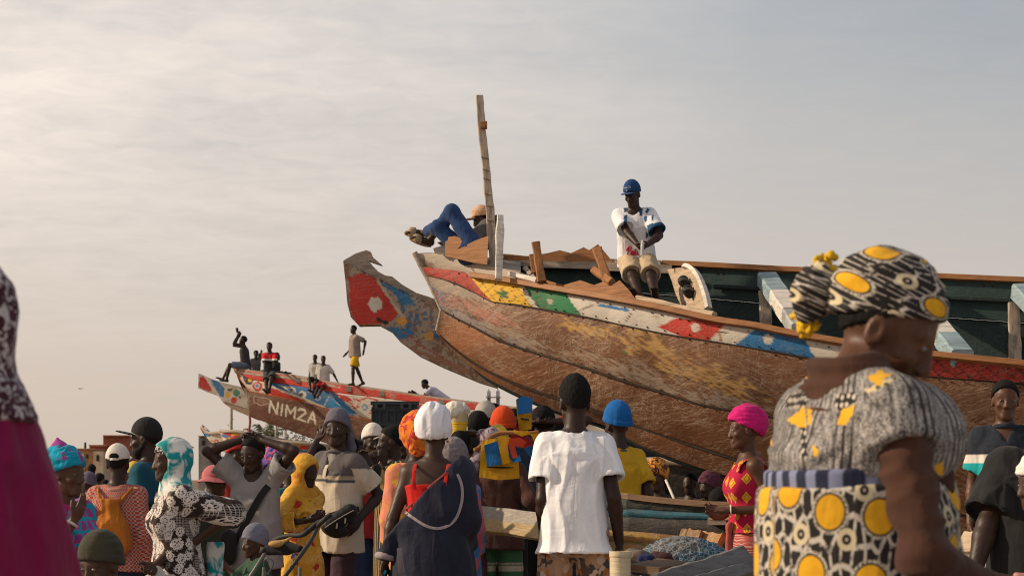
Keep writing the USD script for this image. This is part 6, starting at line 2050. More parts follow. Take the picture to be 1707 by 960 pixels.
f.bucket(C('yellowhat', (.62, .42, .05)))
fy = f
YB, BB, RB = cloth('yellow_tarp', (.64, .32, .006), rough=.4), cloth('blue_tarp', (.008, .12, .34), rough=.4), cloth('red_tarp', (.55, .05, .015), rough=.45)
stk = thing_at('carrying_stick', 'bent brown stick carried behind the neck with bags hanging from it', 'stick', P(840, 725, 15.75))
wpart(stk, 'stick', tube(spline([P(791, 750, 15.6), P(808, 738, 15.68), P(827, 724, 15.75), P(850, 721, 15.75), P(897, 720, 15.75)], 30), .018, 8), NEWWOOD, True)
def sheetbag(name, label, pts, Y, mat, group=None, th=.03, seed=0, mark=False, catg='bag'):
    vf, _ = board(pts, Y, th, 2.0, lambda x, y: np.zeros((len(x), 3)))
    p_ = thing_at(name, label, catg, P(*pts[0], Y))
    v = vf[0].copy()
    n = len(v) // 2
    w_ = (meshkit.noise(v * 9 + seed, seed) - .5) * .05
    v[:, 1] += w_
    wpart(p_, 'bag', (v, vf[1]), mat, 40)
    return p_
bg = 'bags hanging from the carrying stick'
yb1 = sheetbag('carrier_bag', 'large yellow carrier bag hanging flat on the brown jacket', [(802, 738), (806, 733), (818, 731), (850, 731), (863, 735), (866, 797), (832, 800), (799, 795)], 15.55, YB, bg, seed=1)
wpart(yb1, 'dark_print', board([(812, 777), (856, 778), (856, 779.6), (838, 780.4), (812, 779)], 15.515, .01, 2.0, lambda x, y: np.zeros((len(x), 3)))[0], C('printblack', (.03, .03, .03)))
sheetbag('carrier_bag', 'blue bag panel over the large yellow carrier bag', [(807, 742), (830, 734), (836, 774), (812, 777)], 15.47, BB, bg, seed=2)
sheetbag('carrier_bag', 'long yellow strap bag hanging over the blue panel', [(828, 728), (844, 727), (850, 771), (838, 774)], 15.38, YB, bg, seed=3)
sheetbag('carrier_bag', 'blue folded bag right of the yellow strap', [(845, 742), (860, 733), (869, 768), (855, 771), (848, 760)], 15.45, BB, bg, seed=4)
sheetbag('carrier_bag', 'red bag bunched under the stick', [(848, 731), (866, 729), (878, 736), (872, 745), (858, 743), (863, 762), (855, 764), (848, 745)], 15.36, RB, bg, seed=5)
sheetbag('carrier_bag', 'yellow bag loop at the right end of the stick', [(884, 723), (905, 721), (903, 731), (898, 760), (892, 752), (890, 733)], 15.45, YB, bg, seed=6)
sheetbag('carrier_bag', 'small blue bag corner at the right end of the stick', [(874, 748), (886, 741), (893, 760), (887, 765)], 15.5, BB, bg, seed=7)
sheetbag('carrier_bag', 'yellow knot of bags tied on the stick above the hat', [(856, 716), (868, 719), (880, 717), (884, 723), (870, 727), (858, 722)], 15.6, YB, bg, seed=8)
ub = sheetbag('carrier_bag', 'blue and yellow bag held up high beside the large hull', [(860, 666), (872, 660), (887, 664), (886, 715), (866, 718), (862, 690)], 17.0, YB, seed=9)
wpart(ub, 'blue_band', board([(861, 665), (872, 659.5), (888, 664), (887, 688), (863, 690)], 16.94, .04, 2.0, lambda x, y: np.zeros((len(x), 3)))[0], BB, 40)
wpart(ub, 'dark_print', board([(868, 696), (882, 698), (882, 701), (868, 699)], 16.94, .02, 2.0, lambda x, y: np.zeros((len(x), 3)))[0], C('printblack'))
f = Fig(905, 706, 17.4, 'dark-haired person with both hands behind the head, beside the white T-shirt', yaw=178, tone=1, larm=(.09, .06, 1.62), rarm=(-.09, .06, 1.62), lhint=(1, -.2, .1), rhint=(-1, -.2, .1)); f.top(C('redtop'), sleeve=.6); f.legs(BLACKC); f.hair(.02, .008)
f = Fig(893, 752, 18.2, 'person in green T-shirt half hidden by the white T-shirt', yaw=170, tone=1); f.top(C('greent', (.03, .15, .06)), sleeve=.8, loose=1.15); f.legs(BLACKC); f.hair(.008, .004)

# 23 man in white T-shirt
f = Fig(957, 672, 11.2, 'tall man in plain white T-shirt and camouflage shorts seen from behind', yaw=178, tone=1, head=(22, 0, 0), larm=('px', 908, 905, .02), rarm=('px', 1032, 902, -.02), lhint=(.12, 1, 0), rhint=(-.12, 1, 0), curl=.95, w=.95)
def c_fade(v):
    return grp(v, [], (.8, .8, .8))
f.top(WHITE_T, sleeve=.64, hem=-.115, fold=.008, loose=1.04, sc=(17, 17, 1.2), seed=5, srad=(.062, .084), flare=.014)
f.legs(pr('camo', f_camo), length=.95, fold=.008, loose=1.0)
f.hair(.006, .004, top=.03)
f.ring('watch_band', BLACKC, f.el['l'] + (f.wr['l'] - f.el['l']) * .97, f.wr['l'] - f.el['l'], .031, .004)

# 24 blue beanie, yellow T-shirt
f = Fig(1028, 710, 15.2, 'man in blue beanie and yellow T-shirt under the hull, turned away', yaw=-152, tone=1, w=.9, rarm=('px', 1030, 826, .10), rhint=(-.4, .8, -.2))
f.top(C('mustard', (.54, .30, .012)), sleeve=.72, hem=-.2, fold=.008, loose=1.03, srad=(.062, .082)); f.legs(BLACKC)
f.dome('beanie', C('royalblue', (.004, .10, .34)), e=.02, tall=.045, front=.055, back=-.0)
f.ring('collar', C('collargrey'), f.tp(0, 0, .492), f.A[2] + f.A[1] * .2, .07, .012)
# 25 smiling seated woman
f = Fig(1094, 796, 15.7, 'smiling seated woman with orange headwrap and bare shoulder behind the dark skiff', yaw=-28, fem=True, w=1.15, tone=0, eyes=True, H=1.62, pelvis=(0, 0, .45), lean=(8, 0), lleg=(.12, -.42, .08), rleg=(-.12, -.42, .08), larm=(.12, -.3, .62), rarm=(-.25, -.22, 1.05))
f.top(pr('brown_wrap', tie((.16, .06, .03), (.05, .02, .015), 14)), sleeve=0, hem=-.1, neck=.34, nk=.02, name='wrap'); f.skirt(C('plum'), bottom=-.2)
f.dome('headwrap', pr('orange_wrap', tie((.60, .24, .03), (.10, .03, .02), 24, .5, .55)), e=.025, tall=.03, front=.045, back=-.05, fold=.008, sc=(26, 26, 26))
for k in range(9):
    a = f.hp(.07 - .016 * k, .06 + .03 * math.sin(k), -.02)
    f.put('braid', tube(spline([a, a + (.01, .01, -.1), a + (.03 * math.sin(k * 2), .02, -.22)], 10), .009, 6), HAIR)
sw = thing_at('stick', 'thin white stick leaning behind the seated woman', 'stick', P(1125, 830, 14.7))
wpart(sw, 'stick', tube([P(1110, 800, 14.8), P(1126, 836, 14.6)], .010, 8), WHITEWOOD, True)

# 26 woman with pink headwrap
f = Fig(1241, 717, 12.5, 'woman with hot pink headwrap, red and yellow top and coral striped wrap skirt in profile', yaw=-80, fem=True, w=.92, tone=2, eyes=True, larm=('px', 1217, 850, -.12), lhint=(.3, 1, -.2), rarm=('px', 1212, 855, .12), lthumb=(.2, -1, -.2))
f.top(pr('red_yellow_diamonds', f_diamond), sleeve=0.0, hem=.03, fold=.006, uv=lambda v: cyl(v), loose=1.05, nk=.075)
f.skirt(pr('coral_pinstripe', f_pin), top=.09, w0=.150, w1=.17, d0=.125, d1=.15, fold=.012, uv=lambda v: cyl(v))
S = Shape().cap(f.tp(.06, -.155, .08), f.tp(.04, -.175, -.30), .018, .024).ell(f.tp(.05, -.15, .07), (.03, .025, .028), f.A)
f.drape('skirt_knot', S, C('coral', (.40, .085, .07)), .006, (20, 20, 8))
f.dome('headwrap', C('hotpink', (.56, .010, .16)), e=.022, tall=.02, front=.062, back=-.03, fold=.009, sc=(20, 14, 40), backoff=.02)
f.cuff('bracelet', C('ivory'), 'l', .03, .006, .98)
S = Shape().cap(f.tp(-.1, .02, .42), f.tp(.1, .02, .42), .05, .05).ell(f.tp(.10, .03, .40), (.05, .06, .05), f.A)
f.put('shoulder_strap', ribbon(spline([f.tp(.10, .1, .36), f.tp(.11, .06, .44), f.tp(.10, -.02, .475), f.tp(.09, -.10, .40)], 14), .05, .006, f.A[2]), pr('strap_red', tie((.40, .01, .05), (.6, .35, .02), 30, .5, .55)))

# 29 the large woman at the right
f = Fig(1480, 553, 3.8, 'large woman in black, white and yellow print dress and headwrap in the right foreground', yaw=116, fem=True, w=.98, tone=2, eyes=True, head=(-47, 27, 0), nd=(.1, -.78, .62), neck=.88, lean=(-5, 0), rarm=('px', 1672, 1000, -.12), rhint=(-.35, .8, .0), larm=(.16, -.26, 1.04), lhint=(.12, .45, -1), hip=1.12, h=.0055, bust=1.15)
BRN = C('brownsleeve', (.070, .031, .020), wear=.35, weave=300, rough=1.0)
f.w = .88
f.top(BRN, sleeve=1.95, hem=-.05, fold=.010, loose=.86, name='undershirt', srad=(.054, .052), wrist=.044, neck=.54, nk=.05, sc=(7, 7, 24), seed=3)
UV = lambda v: cyl(v @ rotz(0).T, .19)
def marks(v):
    """Yellow figures, cream dotted bands and black bows of the blouse's print."""
    wv = f.base + (v * f.s) @ f.Z.T
    x, y = CX + wv[:, 0] / wv[:, 1] * F, HZ - (wv[:, 2] - CAMH) / wv[:, 1] * F
    n = (wv[:, 1] < f.world(f.pel)[1] + .12)
    c = np.zeros((len(v), 3))
    Yl = [[(1336, 608), (1352, 596), (1358, 622), (1352, 636), (1340, 626)], [(1362, 606), (1390, 578), (1416, 568), (1410, 580), (1378, 602), (1366, 618)], [(1438, 574), (1468, 576), (1500, 590), (1482, 592), (1446, 582)],
          [(1446, 628), (1462, 620), (1468, 612), (1474, 622), (1490, 622), (1474, 630), (1466, 644), (1456, 638)], [(1312, 700), (1342, 676), (1344, 712), (1330, 712)], [(1346, 682), (1354, 676), (1352, 708), (1347, 710)], [(1396, 706), (1402, 684), (1424, 674), (1420, 692), (1410, 708)],
          [(1262, 612), (1270, 606), (1271, 622), (1264, 622)], [(1268, 650), (1274, 668), (1274, 694), (1266, 676)], [(1505, 596), (1514, 600), (1512, 608), (1504, 604)], [(1280, 724), (1288, 738), (1286, 742)], [(1556, 776), (1574, 768), (1572, 792), (1560, 790)], [(1354, 740), (1364, 752), (1360, 764), (1354, 758)]]
    Cr = [[(1268, 600), (1300, 572), (1326, 556), (1322, 566), (1284, 596), (1274, 616)], [(1256, 645), (1266, 650), (1272, 690), (1264, 690), (1258, 668)], [(1440, 650), (1478, 632), (1500, 628), (1480, 640), (1448, 656)]]
    Bk = [[(1314, 660), (1330, 652), (1348, 660), (1344, 676), (1322, 684), (1310, 678)], [(1392, 660), (1404, 654), (1430, 656), (1424, 672), (1400, 684), (1390, 676)], [(1380, 600), (1396, 590), (1384, 612), (1372, 612)], [(1334, 690), (1342, 688), (1346, 760), (1336, 770)]]
    for L, ch in ((Bk, 2), (Cr, 1), (Yl, 0)):
        for q in L:
            m = inside(q, x, y) & n
            c[m] = 0; c[m, ch] = 1
    return c
f.w, f.bust, f.bt = 1.0, 1.3, .385
f.top(BARKP, sleeve=.26, hem=.318, fold=.008, loose=1.06, name='blouse', srad=(.058, .067), flare=.0, uv=lambda v: cyl(v, .19), col=marks, nk=.088, sc=(10, 10, 4), seed=2)
f.w = .98
f.skirt(WAX, top=.304, w0=.182, w1=.25, d0=.172, d1=.22, fold=.012, name='wrap_skirt', sc=(9, 9, 1.8), uv=lambda v: cyl(v, .21))
S = Shape().loft(f.pel, f.A, [(.25, .166 * .98, .160), (.338, .164 * .98, .156)], k=.01)
f.drape('striped_sash', S, pr('blue_stripe', lambda g: (lambda s: shade(g, g.mix(g.mask(s, -.1, .4), (.02, .024, .05), (.20, .22, .34))))(g.math('sine', g.math('multiply', g.add('separate_xyz', 'x', vector=g.obj()), 150)))), .006, (12, 12, 6))
S = f.shape
q = f.onto(S, [f.tp(-.02 - .06 * t, .6, .335 - .008 * t) for t in np.linspace(0, 1, 6)], -f.A[1], .004)
f.put('sash_end', ribbon(q + np.array([0, 0, -.03]), .05, .005, f.A[1]), C('paleblue', (.22, .25, .38)))
f.hair(.006, .003)
HUV = lambda v: np.c_[np.arctan2((v - f.Hc) @ f.HA[0], (v - f.Hc) @ f.HA[1] * -1) * .10, (v - f.Hc) @ f.HA[2]]
f.dome('headwrap', WAXHEAD, e=.007, tall=.022, front=.064, back=-.006, backoff=.03, fold=.005, sc=(9, 9, 34), uv=HUV)
S = Shape().cap(f.hp(-.05, .115, .05), f.hp(.02, .165, .02), .035, .03, k=.03).ell(f.hp(.0, .168, .0), (.038, .034, .034), f.HA, k=.02).cap(f.hp(.0, .15, .0), f.hp(.005, .155, -.03), .026, .02, k=.03).cap(f.hp(.0, .15, .01), f.hp(.0, .165, .045), .026, .02, k=.03)
v_, f_ = S.mesh(f.h)
v_ = folds(v_, f_, .007, (34, 34, 34), 1)
f.put('headwrap_knot', (v_, f_), WAXHEAD, uv=HUV(v_) + np.c_[v_[:, 2], 0 * v_[:, 2]])
TAS = C('yellowtassel', (.66, .40, .015), weave=120)
for j, c_ in enumerate(((.0, .168, .062), (-.035, .125, .050), (-.02, .162, -.036), (-.03, .155, -.055))):
    S = Shape()
    rng = np.random.default_rng(j)
    for k in range(40):
        S.ell(f.hp(*(np.array(c_) + rng.normal(size=3) * (.012, .010, .012))), rng.uniform(.0045, .008), k=.003)
    f.drape('tassel', S, TAS, .003, (90, 90, 90), h=.7)
m = trimesh.creation.icosphere(3, .0095)
f.put('earring', (np.asarray(m.vertices) + f.hp(-.083, .006, -.043), m.faces), C('pearl', (.62, .55, .46), rough=.2))

# 30-32 right edge
f = Fig(1676, 668, 11.5, 'boy in navy polo shirt with white and teal bands facing the camera', yaw=-14, tone=2, eyes=True, H=1.68, head=(6, 0, 0))
f.top(PRINT, sleeve=.7, hem=-.1, fold=.006, vneck=.08, col=lambda v: grp(v, [((v - f.pel) @ f.A[2] < .335, (.60, .55, .48)), ((v - f.pel) @ f.A[2] < .285, (.01, .30, .32)), ((v - f.pel) @ f.A[2] < .215, (.016, .02, .03))], (.016, .02, .03)))
f.ring('collar', NAVY, f.tp(0, -.01, .492), f.A[2] + f.A[1] * .3, .068, .015)
bd_ = f.onto(f.shape, [f.tp(.07 + .012 * math.cos(a), -.5, .37 + .012 * math.sin(a)) for a in np.linspace(0, 6.4, 14)], (0, 1, 0), .002)
f.put('badge', tube(bd_, .004, 6), C('badgewhite', (.5, .5, .5)))
f.legs(C('darkjeans')); f.hair(.010, .003)
bx_ = thing_at('crate', 'wooden box under the feet of the boy in the polo shirt', 'crate', (f.base[0], f.base[1], 0))
zb = f.base[2]
for k in range(4):
    m = trimesh.creation.box((.62, .13, .03)); m.apply_translation((f.base[0], f.base[1] - .21 + .14 * k, zb - .02)); wpart(bx_, 'slat', m, OLDWOOD)
for sx_ in (-.28, .28):
    m = trimesh.creation.box((.03, .5, zb - .04)); m.apply_translation((f.base[0] + sx_, f.base[1], (zb - .04) / 2)); wpart(bx_, 'end_board', m, OLDWOOD)
f = Fig(1748, 700, 8.6, 'broad person in black T-shirt at the right edge, head outside the picture', yaw=165, tone=1, w=1.4, larm=('px', 1618, 975, -.15), lhint=(.5, .8, 0))
f.top(BLACKC, sleeve=.85, hem=-.2, loose=1.1, fold=.010, srad=(.078, .1)); f.legs(C('darkgrey')); f.hair(.008, .003)
f = Fig(1733, 806, 7.2, 'woman with white headscarf in profile cut by the right edge', yaw=-84, fem=True, tone=0, eyes=True, lean=(24, 0), head=(0, 6, 0), larm=('px', 1650, 960, -.1))
f.top(C('pinkblouse', (.45, .20, .17)), sleeve=1.6, hem=-.1); f.skirt(C('plum'))
f.dome('headscarf', C('whitescarf', (.66, .61, .56)), e=.016, tall=.01, front=.05, back=-.05, fold=.006, sc=(22, 22, 30))

# ================================================================== people on the large pirogue
f = Fig(1054, 325, 20.2, 'man in white and blue football shirt and blue cap sitting on the far rail', yaw=-12, tone=1, eyes=True, H=1.74, head=(-16, 22, 0), pelvis=(0, 0, .5), lean=(22, 0), larm=('px', 1079, 408, -.26), rarm=('px', 1063, 408, -.26), lhint=(1, .6, -.3), rhint=(-1, .6, -.3), lleg=('px', 1096, 507, -.62), rleg=('px', 1070, 507, -.62), lk=(.5, -1, 1), rk=(-.5, -1, 1), w=1.08, curl=.8, h=.010)
def c_shirt(v):
    wv = f.base + (v * f.s) @ f.Z.T
    x, y = CX + wv[:, 0] / wv[:, 1] * F, HZ - (wv[:, 2] - CAMH) / wv[:, 1] * F
    front = wv[:, 1] < f.world(f.pel)[1] - .02
    B = (.02, .075, .17)
    c = np.tile((.70, .68, .70), (len(v), 1))
    for q in ([(1040, 360), (1046, 358), (1045, 378), (1041, 388), (1039, 386)], [(1045, 340), (1056, 344), (1060, 350), (1050, 352)], [(1066, 350), (1072, 350), (1070, 360), (1066, 360)], [(1078, 346), (1084, 350), (1078, 356), (1076, 354)], [(1073, 360), (1079, 359), (1079, 367), (1075, 372)], [(1087, 358), (1090, 360), (1088, 368), (1086, 366)], [(1078, 376), (1088, 372), (1086, 380), (1080, 382)], [(1076, 386), (1079, 388), (1081, 394), (1077, 398)]):
        c[inside(q, x, y) & front] = B
    m = (np.abs(v[:, 2] - (f.tp(0, 0, .5))[2]) < .03) & (np.hypot(v[:, 0] - f.tp(0, 0, .5)[0], v[:, 1] - f.tp(0, 0, .5)[1]) < .105)
    c[m] = B
    for sd in 'lr':
        e = f.sh[sd] + (f.el[sd] - f.sh[sd]) * .78
        d_ = nrm(f.el[sd] - f.sh[sd])
        t = (v - e) @ d_
        far_ = np.abs((v - f.pel) @ f.A[0]) > .16
        c[far_ & (t > -.035) & (t < .05) & (np.linalg.norm(v - e, axis=1) < .13)] = B
    return c
f.top(PRINT, sleeve=.78, hem=-.08, fold=.007, col=c_shirt, srad=(.07, .092), loose=1.04)
script = [[(-.052, .015), (-.035, .045), (-.015, .055), (-.005, .04), (-.02, .02), (-.04, .018)], [(-.03, .045), (-.04, .0), (-.055, -.035), (-.07, -.04)], [(-.07, -.035), (-.04, -.045), (-.01, -.03)], [(-.012, .0), (.006, .01), (.004, -.012), (-.012, -.012), (-.014, .004), (-.004, -.028), (.012, -.022)], [(.014, -.022), (.022, .012), (.02, -.02), (.034, -.024)], [(.036, .03), (.032, -.022), (.046, -.02)], [(.05, .008), (.048, -.02), (.06, -.022)]]
for k, s_ in enumerate(script):
    pts = f.onto(f.shape, [f.tp(-.02 + 1.15 * a, -.5, .235 + 1.15 * b) for a, b in s_], (0, 1, 0), .005)
    f.put('shirt_lettering', tube(spline(pts, 10) if len(pts) > 2 else pts, .0065, 5), C('pinkscript', (.52, .02, .06)))
for pts in ([(.185, .37), (.19, .35)],):
    q = f.onto(f.shape, [f.tp(a, -.5, b) for a, b in pts], (0, 1, 0), .004)
    f.put('sleeve_mark', tube(q, .012, 6), C('markblue', (.03, .04, .10)))
f.legs(C('khakishorts', (.48, .36, .23), wear=.15), length=.98, fold=.008, loose=1.12)
f.cap_(C('capblue', (.012, .055, .16)), e=.012, tall=.026, front=.055, back=.0, drop=.12, length=.06)
for k, s_ in enumerate(([(-.04, .0), (-.035, .02), (-.028, .0), (-.02, .02), (-.015, .0)], [(-.008, .004), (.0, .012), (.0, .0)], [(.008, .0), (.01, .01), (.018, .008), (.018, .0)], [(.026, .008), (.036, .01), (.036, .0), (.026, .0)], [(-.004, -.022), (.006, -.016), (.004, -.026)])):
    q = [f.hp(a * 1.1, -.112 + .9 * a * a * 4, .095 + b * 1.1) for a, b in s_]
    f.put('cap_lettering', tube(np.array(q), .004, 5), C('badgewhite'))
ph = f.world((f.hand['l'][0] + f.hand['r'][0]) / 2) + (0, -.02, .0)
bo = thing_at('small_bottle', 'small pale bottle held between the hands of the seated man', 'bottle', ph)
wpart(bo, 'bottle', lathe(ph + (0, -.04, -.08), [(.001, 0), (.018, 0), (.018, .10), (.008, .13), (.008, .15), (.001, .15)], 14), C('bottlewhite', (.55, .52, .48), rough=.3), True)

f = Fig(803, 366, 20.95, 'man in blue jeans and peach cap lying back in the bow behind the tall post', yaw=-92, tone=1, eyes=True, H=1.72, head=(0, 18, 0), nd=(0, -.85, .45), pelvis=(0, 0, .5), lean=(-38, -44), lleg=('px', 718, 398, -.12), rleg=('px', 709, 388, .12), lk=(.05, -.3, 1), rk=(-.1, -.9, .9), larm=('px', 783, 395, -.22), rarm=('px', 780, 398, .05), lhint=(.6, .8, -.4), h=.010, feet=True)
f.top(C('greyvest', (.10, .09, .085)), sleeve=0.0, hem=-.05, fold=.005); f.legs(DENIM, length=1.78, fold=.008, loose=1.0, rad=(.094, .076, .06))
f.hair(.006, .002)
f.cap_(pr('peach_cap', tie((.60, .36, .22), (.48, .24, .13), 30, .5, .55)), e=.016, tall=.02, front=.05, drop=.25, length=.07)
SOLE = C('tansole', (.34, .24, .15), rough=.7)
for sd in 'lr':
    an, kn = f.an[sd], f.kn[sd]
    shn = nrm(an - kn)
    fd0 = np.array([.15 if sd == 'l' else -.15, -1, 0])
    fd_ = nrm(fd0 - shn * (fd0 @ shn) * .8)
    c_ = f.world(an + shn * .055 + fd_ * .075)
    ax = f.Z @ fd_
    up_ = f.Z @ nrm(-shn - fd_ * (-shn @ fd_)); sd_v = np.cross(up_, ax)
    S = Shape().ell(c_ - up_ * .035, (.135, .048, .014), np.array([ax, sd_v, up_]), k=.01).ell(c_ + ax * .05, (.055, .055, .042), np.array([ax, sd_v, up_]), k=.01)
    sp_ = thing_at('sandal', ('tan slide sandal worn on the nearer foot of the man lying in the bow' if sd == 'l' else 'tan slide sandal showing its sole on the man lying in the bow'), 'sandal', c_)
    wpart(sp_, 'sole', S.mesh(.008), SOLE, True)
    wpart(sp_, 'strap', ribbon([c_ + ax * .04 + sd_v * .058 * math.cos(a) + up_ * (.045 * math.sin(a) - .02) for a in np.linspace(0, math.pi, 9)], .06, .006, up_), C('sandstrap', (.28, .20, .13)))

# ================================================================== people on the far pirogue
k_ = dict(h=.016)
seat = dict(pelvis=(0, 0, .5), lean=(6, 0), lleg=(.13, -.42, .12), rleg=(-.13, -.42, .12), lk=(.2, -1, .6), rk=(-.2, -1, .6))
f = Fig(405, 567, 50.3, 'thin youth sitting on the prow drinking with one arm raised', yaw=-82, tone=1, H=1.62, head=(0, -14, 0), rarm=('px', 397, 563, .1), larm=('px', 396, 560, -.1), lhint=(.5, -1, -.8), rhint=(-.5, -1, -.8), **{**seat, 'lleg': ('px', 378, 632, 0), 'rleg': ('px', 372, 630, .2)}, **k_)
f.top(C('darkvest', (.04, .035, .035)), sleeve=0, hem=-.05); f.legs(C('bluegreyshorts', (.10, .12, .18)), length=.9); f.hair(.01, .004)
q = P(396, 553, 50.5); bo = thing_at('bottle', 'bottle tipped to the mouth of the youth on the prow', 'bottle', q)
wpart(bo, 'bottle', tube([q + (-.02, 0, .10), q + (0, 0, 0), q + (.05, 0, -.06)], [.035, .035, .015], 8), C('dkbottle', (.05, .03, .02), rough=.3), True)
f = Fig(427, 590, 51.2, 'child squeezed between the two older boys on the prow', yaw=25, tone=1, H=1.35, larm=('px', 436, 588, -.1), **seat, **k_); f.top(C('greykid', (.12, .10, .10)), sleeve=.7); f.legs(BLACKC, length=.9); f.hair(.012, .004)
f = Fig(449, 578, 49.75, 'youth in red and black sweater with white band sitting facing the camera', yaw=-6, tone=1, H=1.66, larm=('px', 455, 612, -.5), rarm=('px', 442, 612, -.5), **{**seat, 'lleg': ('px', 449, 650, -.55), 'rleg': ('px', 444, 652, -.55)}, **k_)
f.top(PRINT, sleeve=1.5, hem=-.06, col=lambda v: grp(v, [(v[:, 2] < f.tp(0, 0, .33)[2], (.6, .55, .5)), (v[:, 2] < f.tp(0, 0, .285)[2], (.015, .015, .018))], (.48, .012, .012))); f.legs(C('greenshorts', (.05, .05, .045)), length=.9); f.hair(.006, .002)
f = Fig(462, 594, 51.5, 'figure in dark clothes sitting with raised knee behind the youth in red', yaw=70, tone=1, H=1.5, **{**seat, 'lleg': ('px', 476, 622, 0), 'rleg': ('px', 470, 622, 0)}, **k_); f.top(BLACKC, sleeve=1.7); f.legs(BLACKC); f.hair(.008, .003)
f = Fig(525, 597, 49.05, 'left one of two boys sitting close together on the red rail, looking over a shoulder', yaw=-10, tone=1, H=1.32, **{**seat, 'lleg': ('px', 522, 655, -.4), 'rleg': ('px', 517, 650, -.4)}, **k_); f.top(C('lighttee', (.42, .38, .35)), sleeve=.8); f.legs(BLACKC, length=.9); f.hair(.006, .003)
f = Fig(539, 599, 48.9, 'right one of two boys on the red rail, in white T-shirt, leaning on one arm', yaw=4, tone=1, H=1.38, larm=('px', 563, 636, .1), lhint=(1, .2, 0), **{**seat, 'lleg': ('px', 530, 660, -.5), 'rleg': ('px', 524, 662, -.5)}, **k_); f.top(C('creamtee', (.52, .46, .41)), sleeve=.9, loose=1.15); f.legs(C('redshorts', (.40, .02, .02)), length=.9); f.hair(.006, .003)
f = Fig(589, 549, 48.45, 'boy in tan T-shirt and yellow shorts walking along the red rail', yaw=-58, tone=1, H=1.5, lleg=(.12, -.12, .085), rleg=(-.10, .30, .12), larm=(.22, .18, 1.02), rarm=(-.25, -.12, .95), **k_); f.top(C('tantee', (.26, .20, .165)), sleeve=.8, hem=-.12, loose=1.1); f.legs(C('yellowshorts', (.60, .33, .01)), length=.9, loose=1.15); f.hair(.006, .003)
f = Fig(708, 640, 47.9, 'person in pale shirt bending over the red rail with arms stretched out', yaw=-88, tone=1, H=1.6, lean=(52, 0), head=(0, 20, 0), larm=('px', 690, 656, -.2), rarm=('px', 694, 656, .1), lhint=(.3, 0, -1), **k_); f.top(C('palelilac', (.46, .43, .50)), sleeve=.7, hem=-.1, loose=1.1); f.legs(C('darkgrey')); f.hair(.008, .003)

# ================================================================== the crowd between
def extra(px, py, Y, label, shirt, yaw=180, gear=None, gearc=None, tone=1, fem=False, **k):
    f = Fig(px, py, Y, label, yaw=yaw, tone=tone, fem=fem, **k)
    f.top(shirt, sleeve=.8 if not fem else 1.7, hem=-.15, loose=1.08)
    f.skirt(shirt) if fem else f.legs(C('darkgrey'))
    if gear == 'cap':
        f.cap_(gearc, e=.015, tall=.02)
    elif gear == 'beanie':
        f.dome('beanie', gearc, e=.018, tall=.03, front=.05, back=-.02)
    elif gear == 'wrap':
        f.dome('headwrap', gearc, e=.028, tall=.035, front=.05, back=-.03, fold=.01, sc=(26, 26, 26), backoff=.03)
    elif gear == 'scarf':
        f.scarf(gearc)
    else:
        f.hair(.008, .004)
    return f


extra(133, 778, 40, 'dark distant figure left of the white cap, nearest the ochre wall', BLACKC, 170)
extra(153, 784, 38, 'dark bareheaded figure far behind, just left of the white cap', C('darkblue'), 190)
extra(146, 806, 22, 'person in dusty purple beanie between the cyan headwrap and the white cap', C('dkpurple', (.06, .04, .06)), -110, 'beanie', C('purplebeanie', (.13, .10, .15)))
extra(167, 800, 30, 'person in grey-blue shirt low behind the plaid shoulder', C('bluegreyshirt', (.10, .16, .22)), 150)
extra(176, 812, 26, 'person in whitish shirt low behind the plaid shoulder', C('lighttee'), 175)
extra(225, 790, 21, 'person in white T-shirt and yellow cap behind the black cap', C('creamtee'), 150, 'cap', C('yellowhat'))
extra(396, 757, 17, 'person in red hood behind the man with his hands on his head', C('redtop'), 30, 'beanie', C('redhood', (.36, .02, .02)))
extra(448, 762, 17.5, 'person with red cap at the right of the man with his hands on his head', C('redtop'), 100, 'cap', C('redcap', (.45, .02, .015)))
extra(457, 778, 16, 'woman in violet and pink headwrap beside the grey polo', C('plum'), 40, 'wrap', pr('violet_wrap', tie((.10, .08, .32), (.48, .10, .16), 22, .5, .55)), fem=True)
extra(487, 786, 15.5, 'person in teal shirt behind the yellow gown', C('tealshirt', (.01, .16, .17)), 60)
f = extra(530, 762, 17, 'person in dark green sweater raising a hand beside the slate beanie', C('greensweater', (.012, .06, .035)), 60, tone=1, rarm=('px', 528, 735, -.2), rhint=(-1, -.3, -.5))
extra(580, 748, 20, 'dark-haired figure behind the shoulder of the cream polo', BLACKC, -60)
extra(596, 752, 23, 'bareheaded figure in red between the polo shirt and the striped robe', C('redtop'), 30)
extra(608, 742, 25, 'far bareheaded figure in black left of the white-capped one', BLACKC, 200)
extra(700, 752, 20, 'bareheaded figure in blue shirt under the crate', C('bluegreyshirt'), 60)
extra(745, 757, 18, 'figure in red shirt between the turban and the yellow bucket', C('redtop'), 180)
extra(757, 770, 13.2, 'person in pink and blue patchwork shirt right of the navy jacket', pr('patchwork', tie((.42, .10, .12), (.04, .16, .36), 12, .5, .53)), 170, 'wrap', C('greywrap', (.20, .17, .18)), fem=True)
extra(787, 748, 17.5, 'person in black behind the man with the yellow bags', BLACKC, 160, 'beanie', BLACKC)
extra(810, 700, 19, 'person in dirty white cap above the yellow sun hat', C('darkgrey', (.03, .03, .032)), 175, 'cap', C('dirtywhite', (.38, .34, .30)))
extra(822, 696, 22, 'dark head far behind between the white cap and the orange-red cap', BLACKC, 190)
extra(858, 706, 20, 'bareheaded figure left of the raised blue and yellow bag', BLACKC, 160)
extra(880, 715, 21, 'bareheaded figure behind the raised blue and yellow bag', C('darkblue'), 200)
extra(926, 722, 19, 'figure in brown shirt close behind the white T-shirt', C('brownshirt'), 180)
extra(1070, 790, 17, 'person with blue and yellow cap behind the smiling woman', C('creamtee'), 10, 'cap', C('royalblue'))
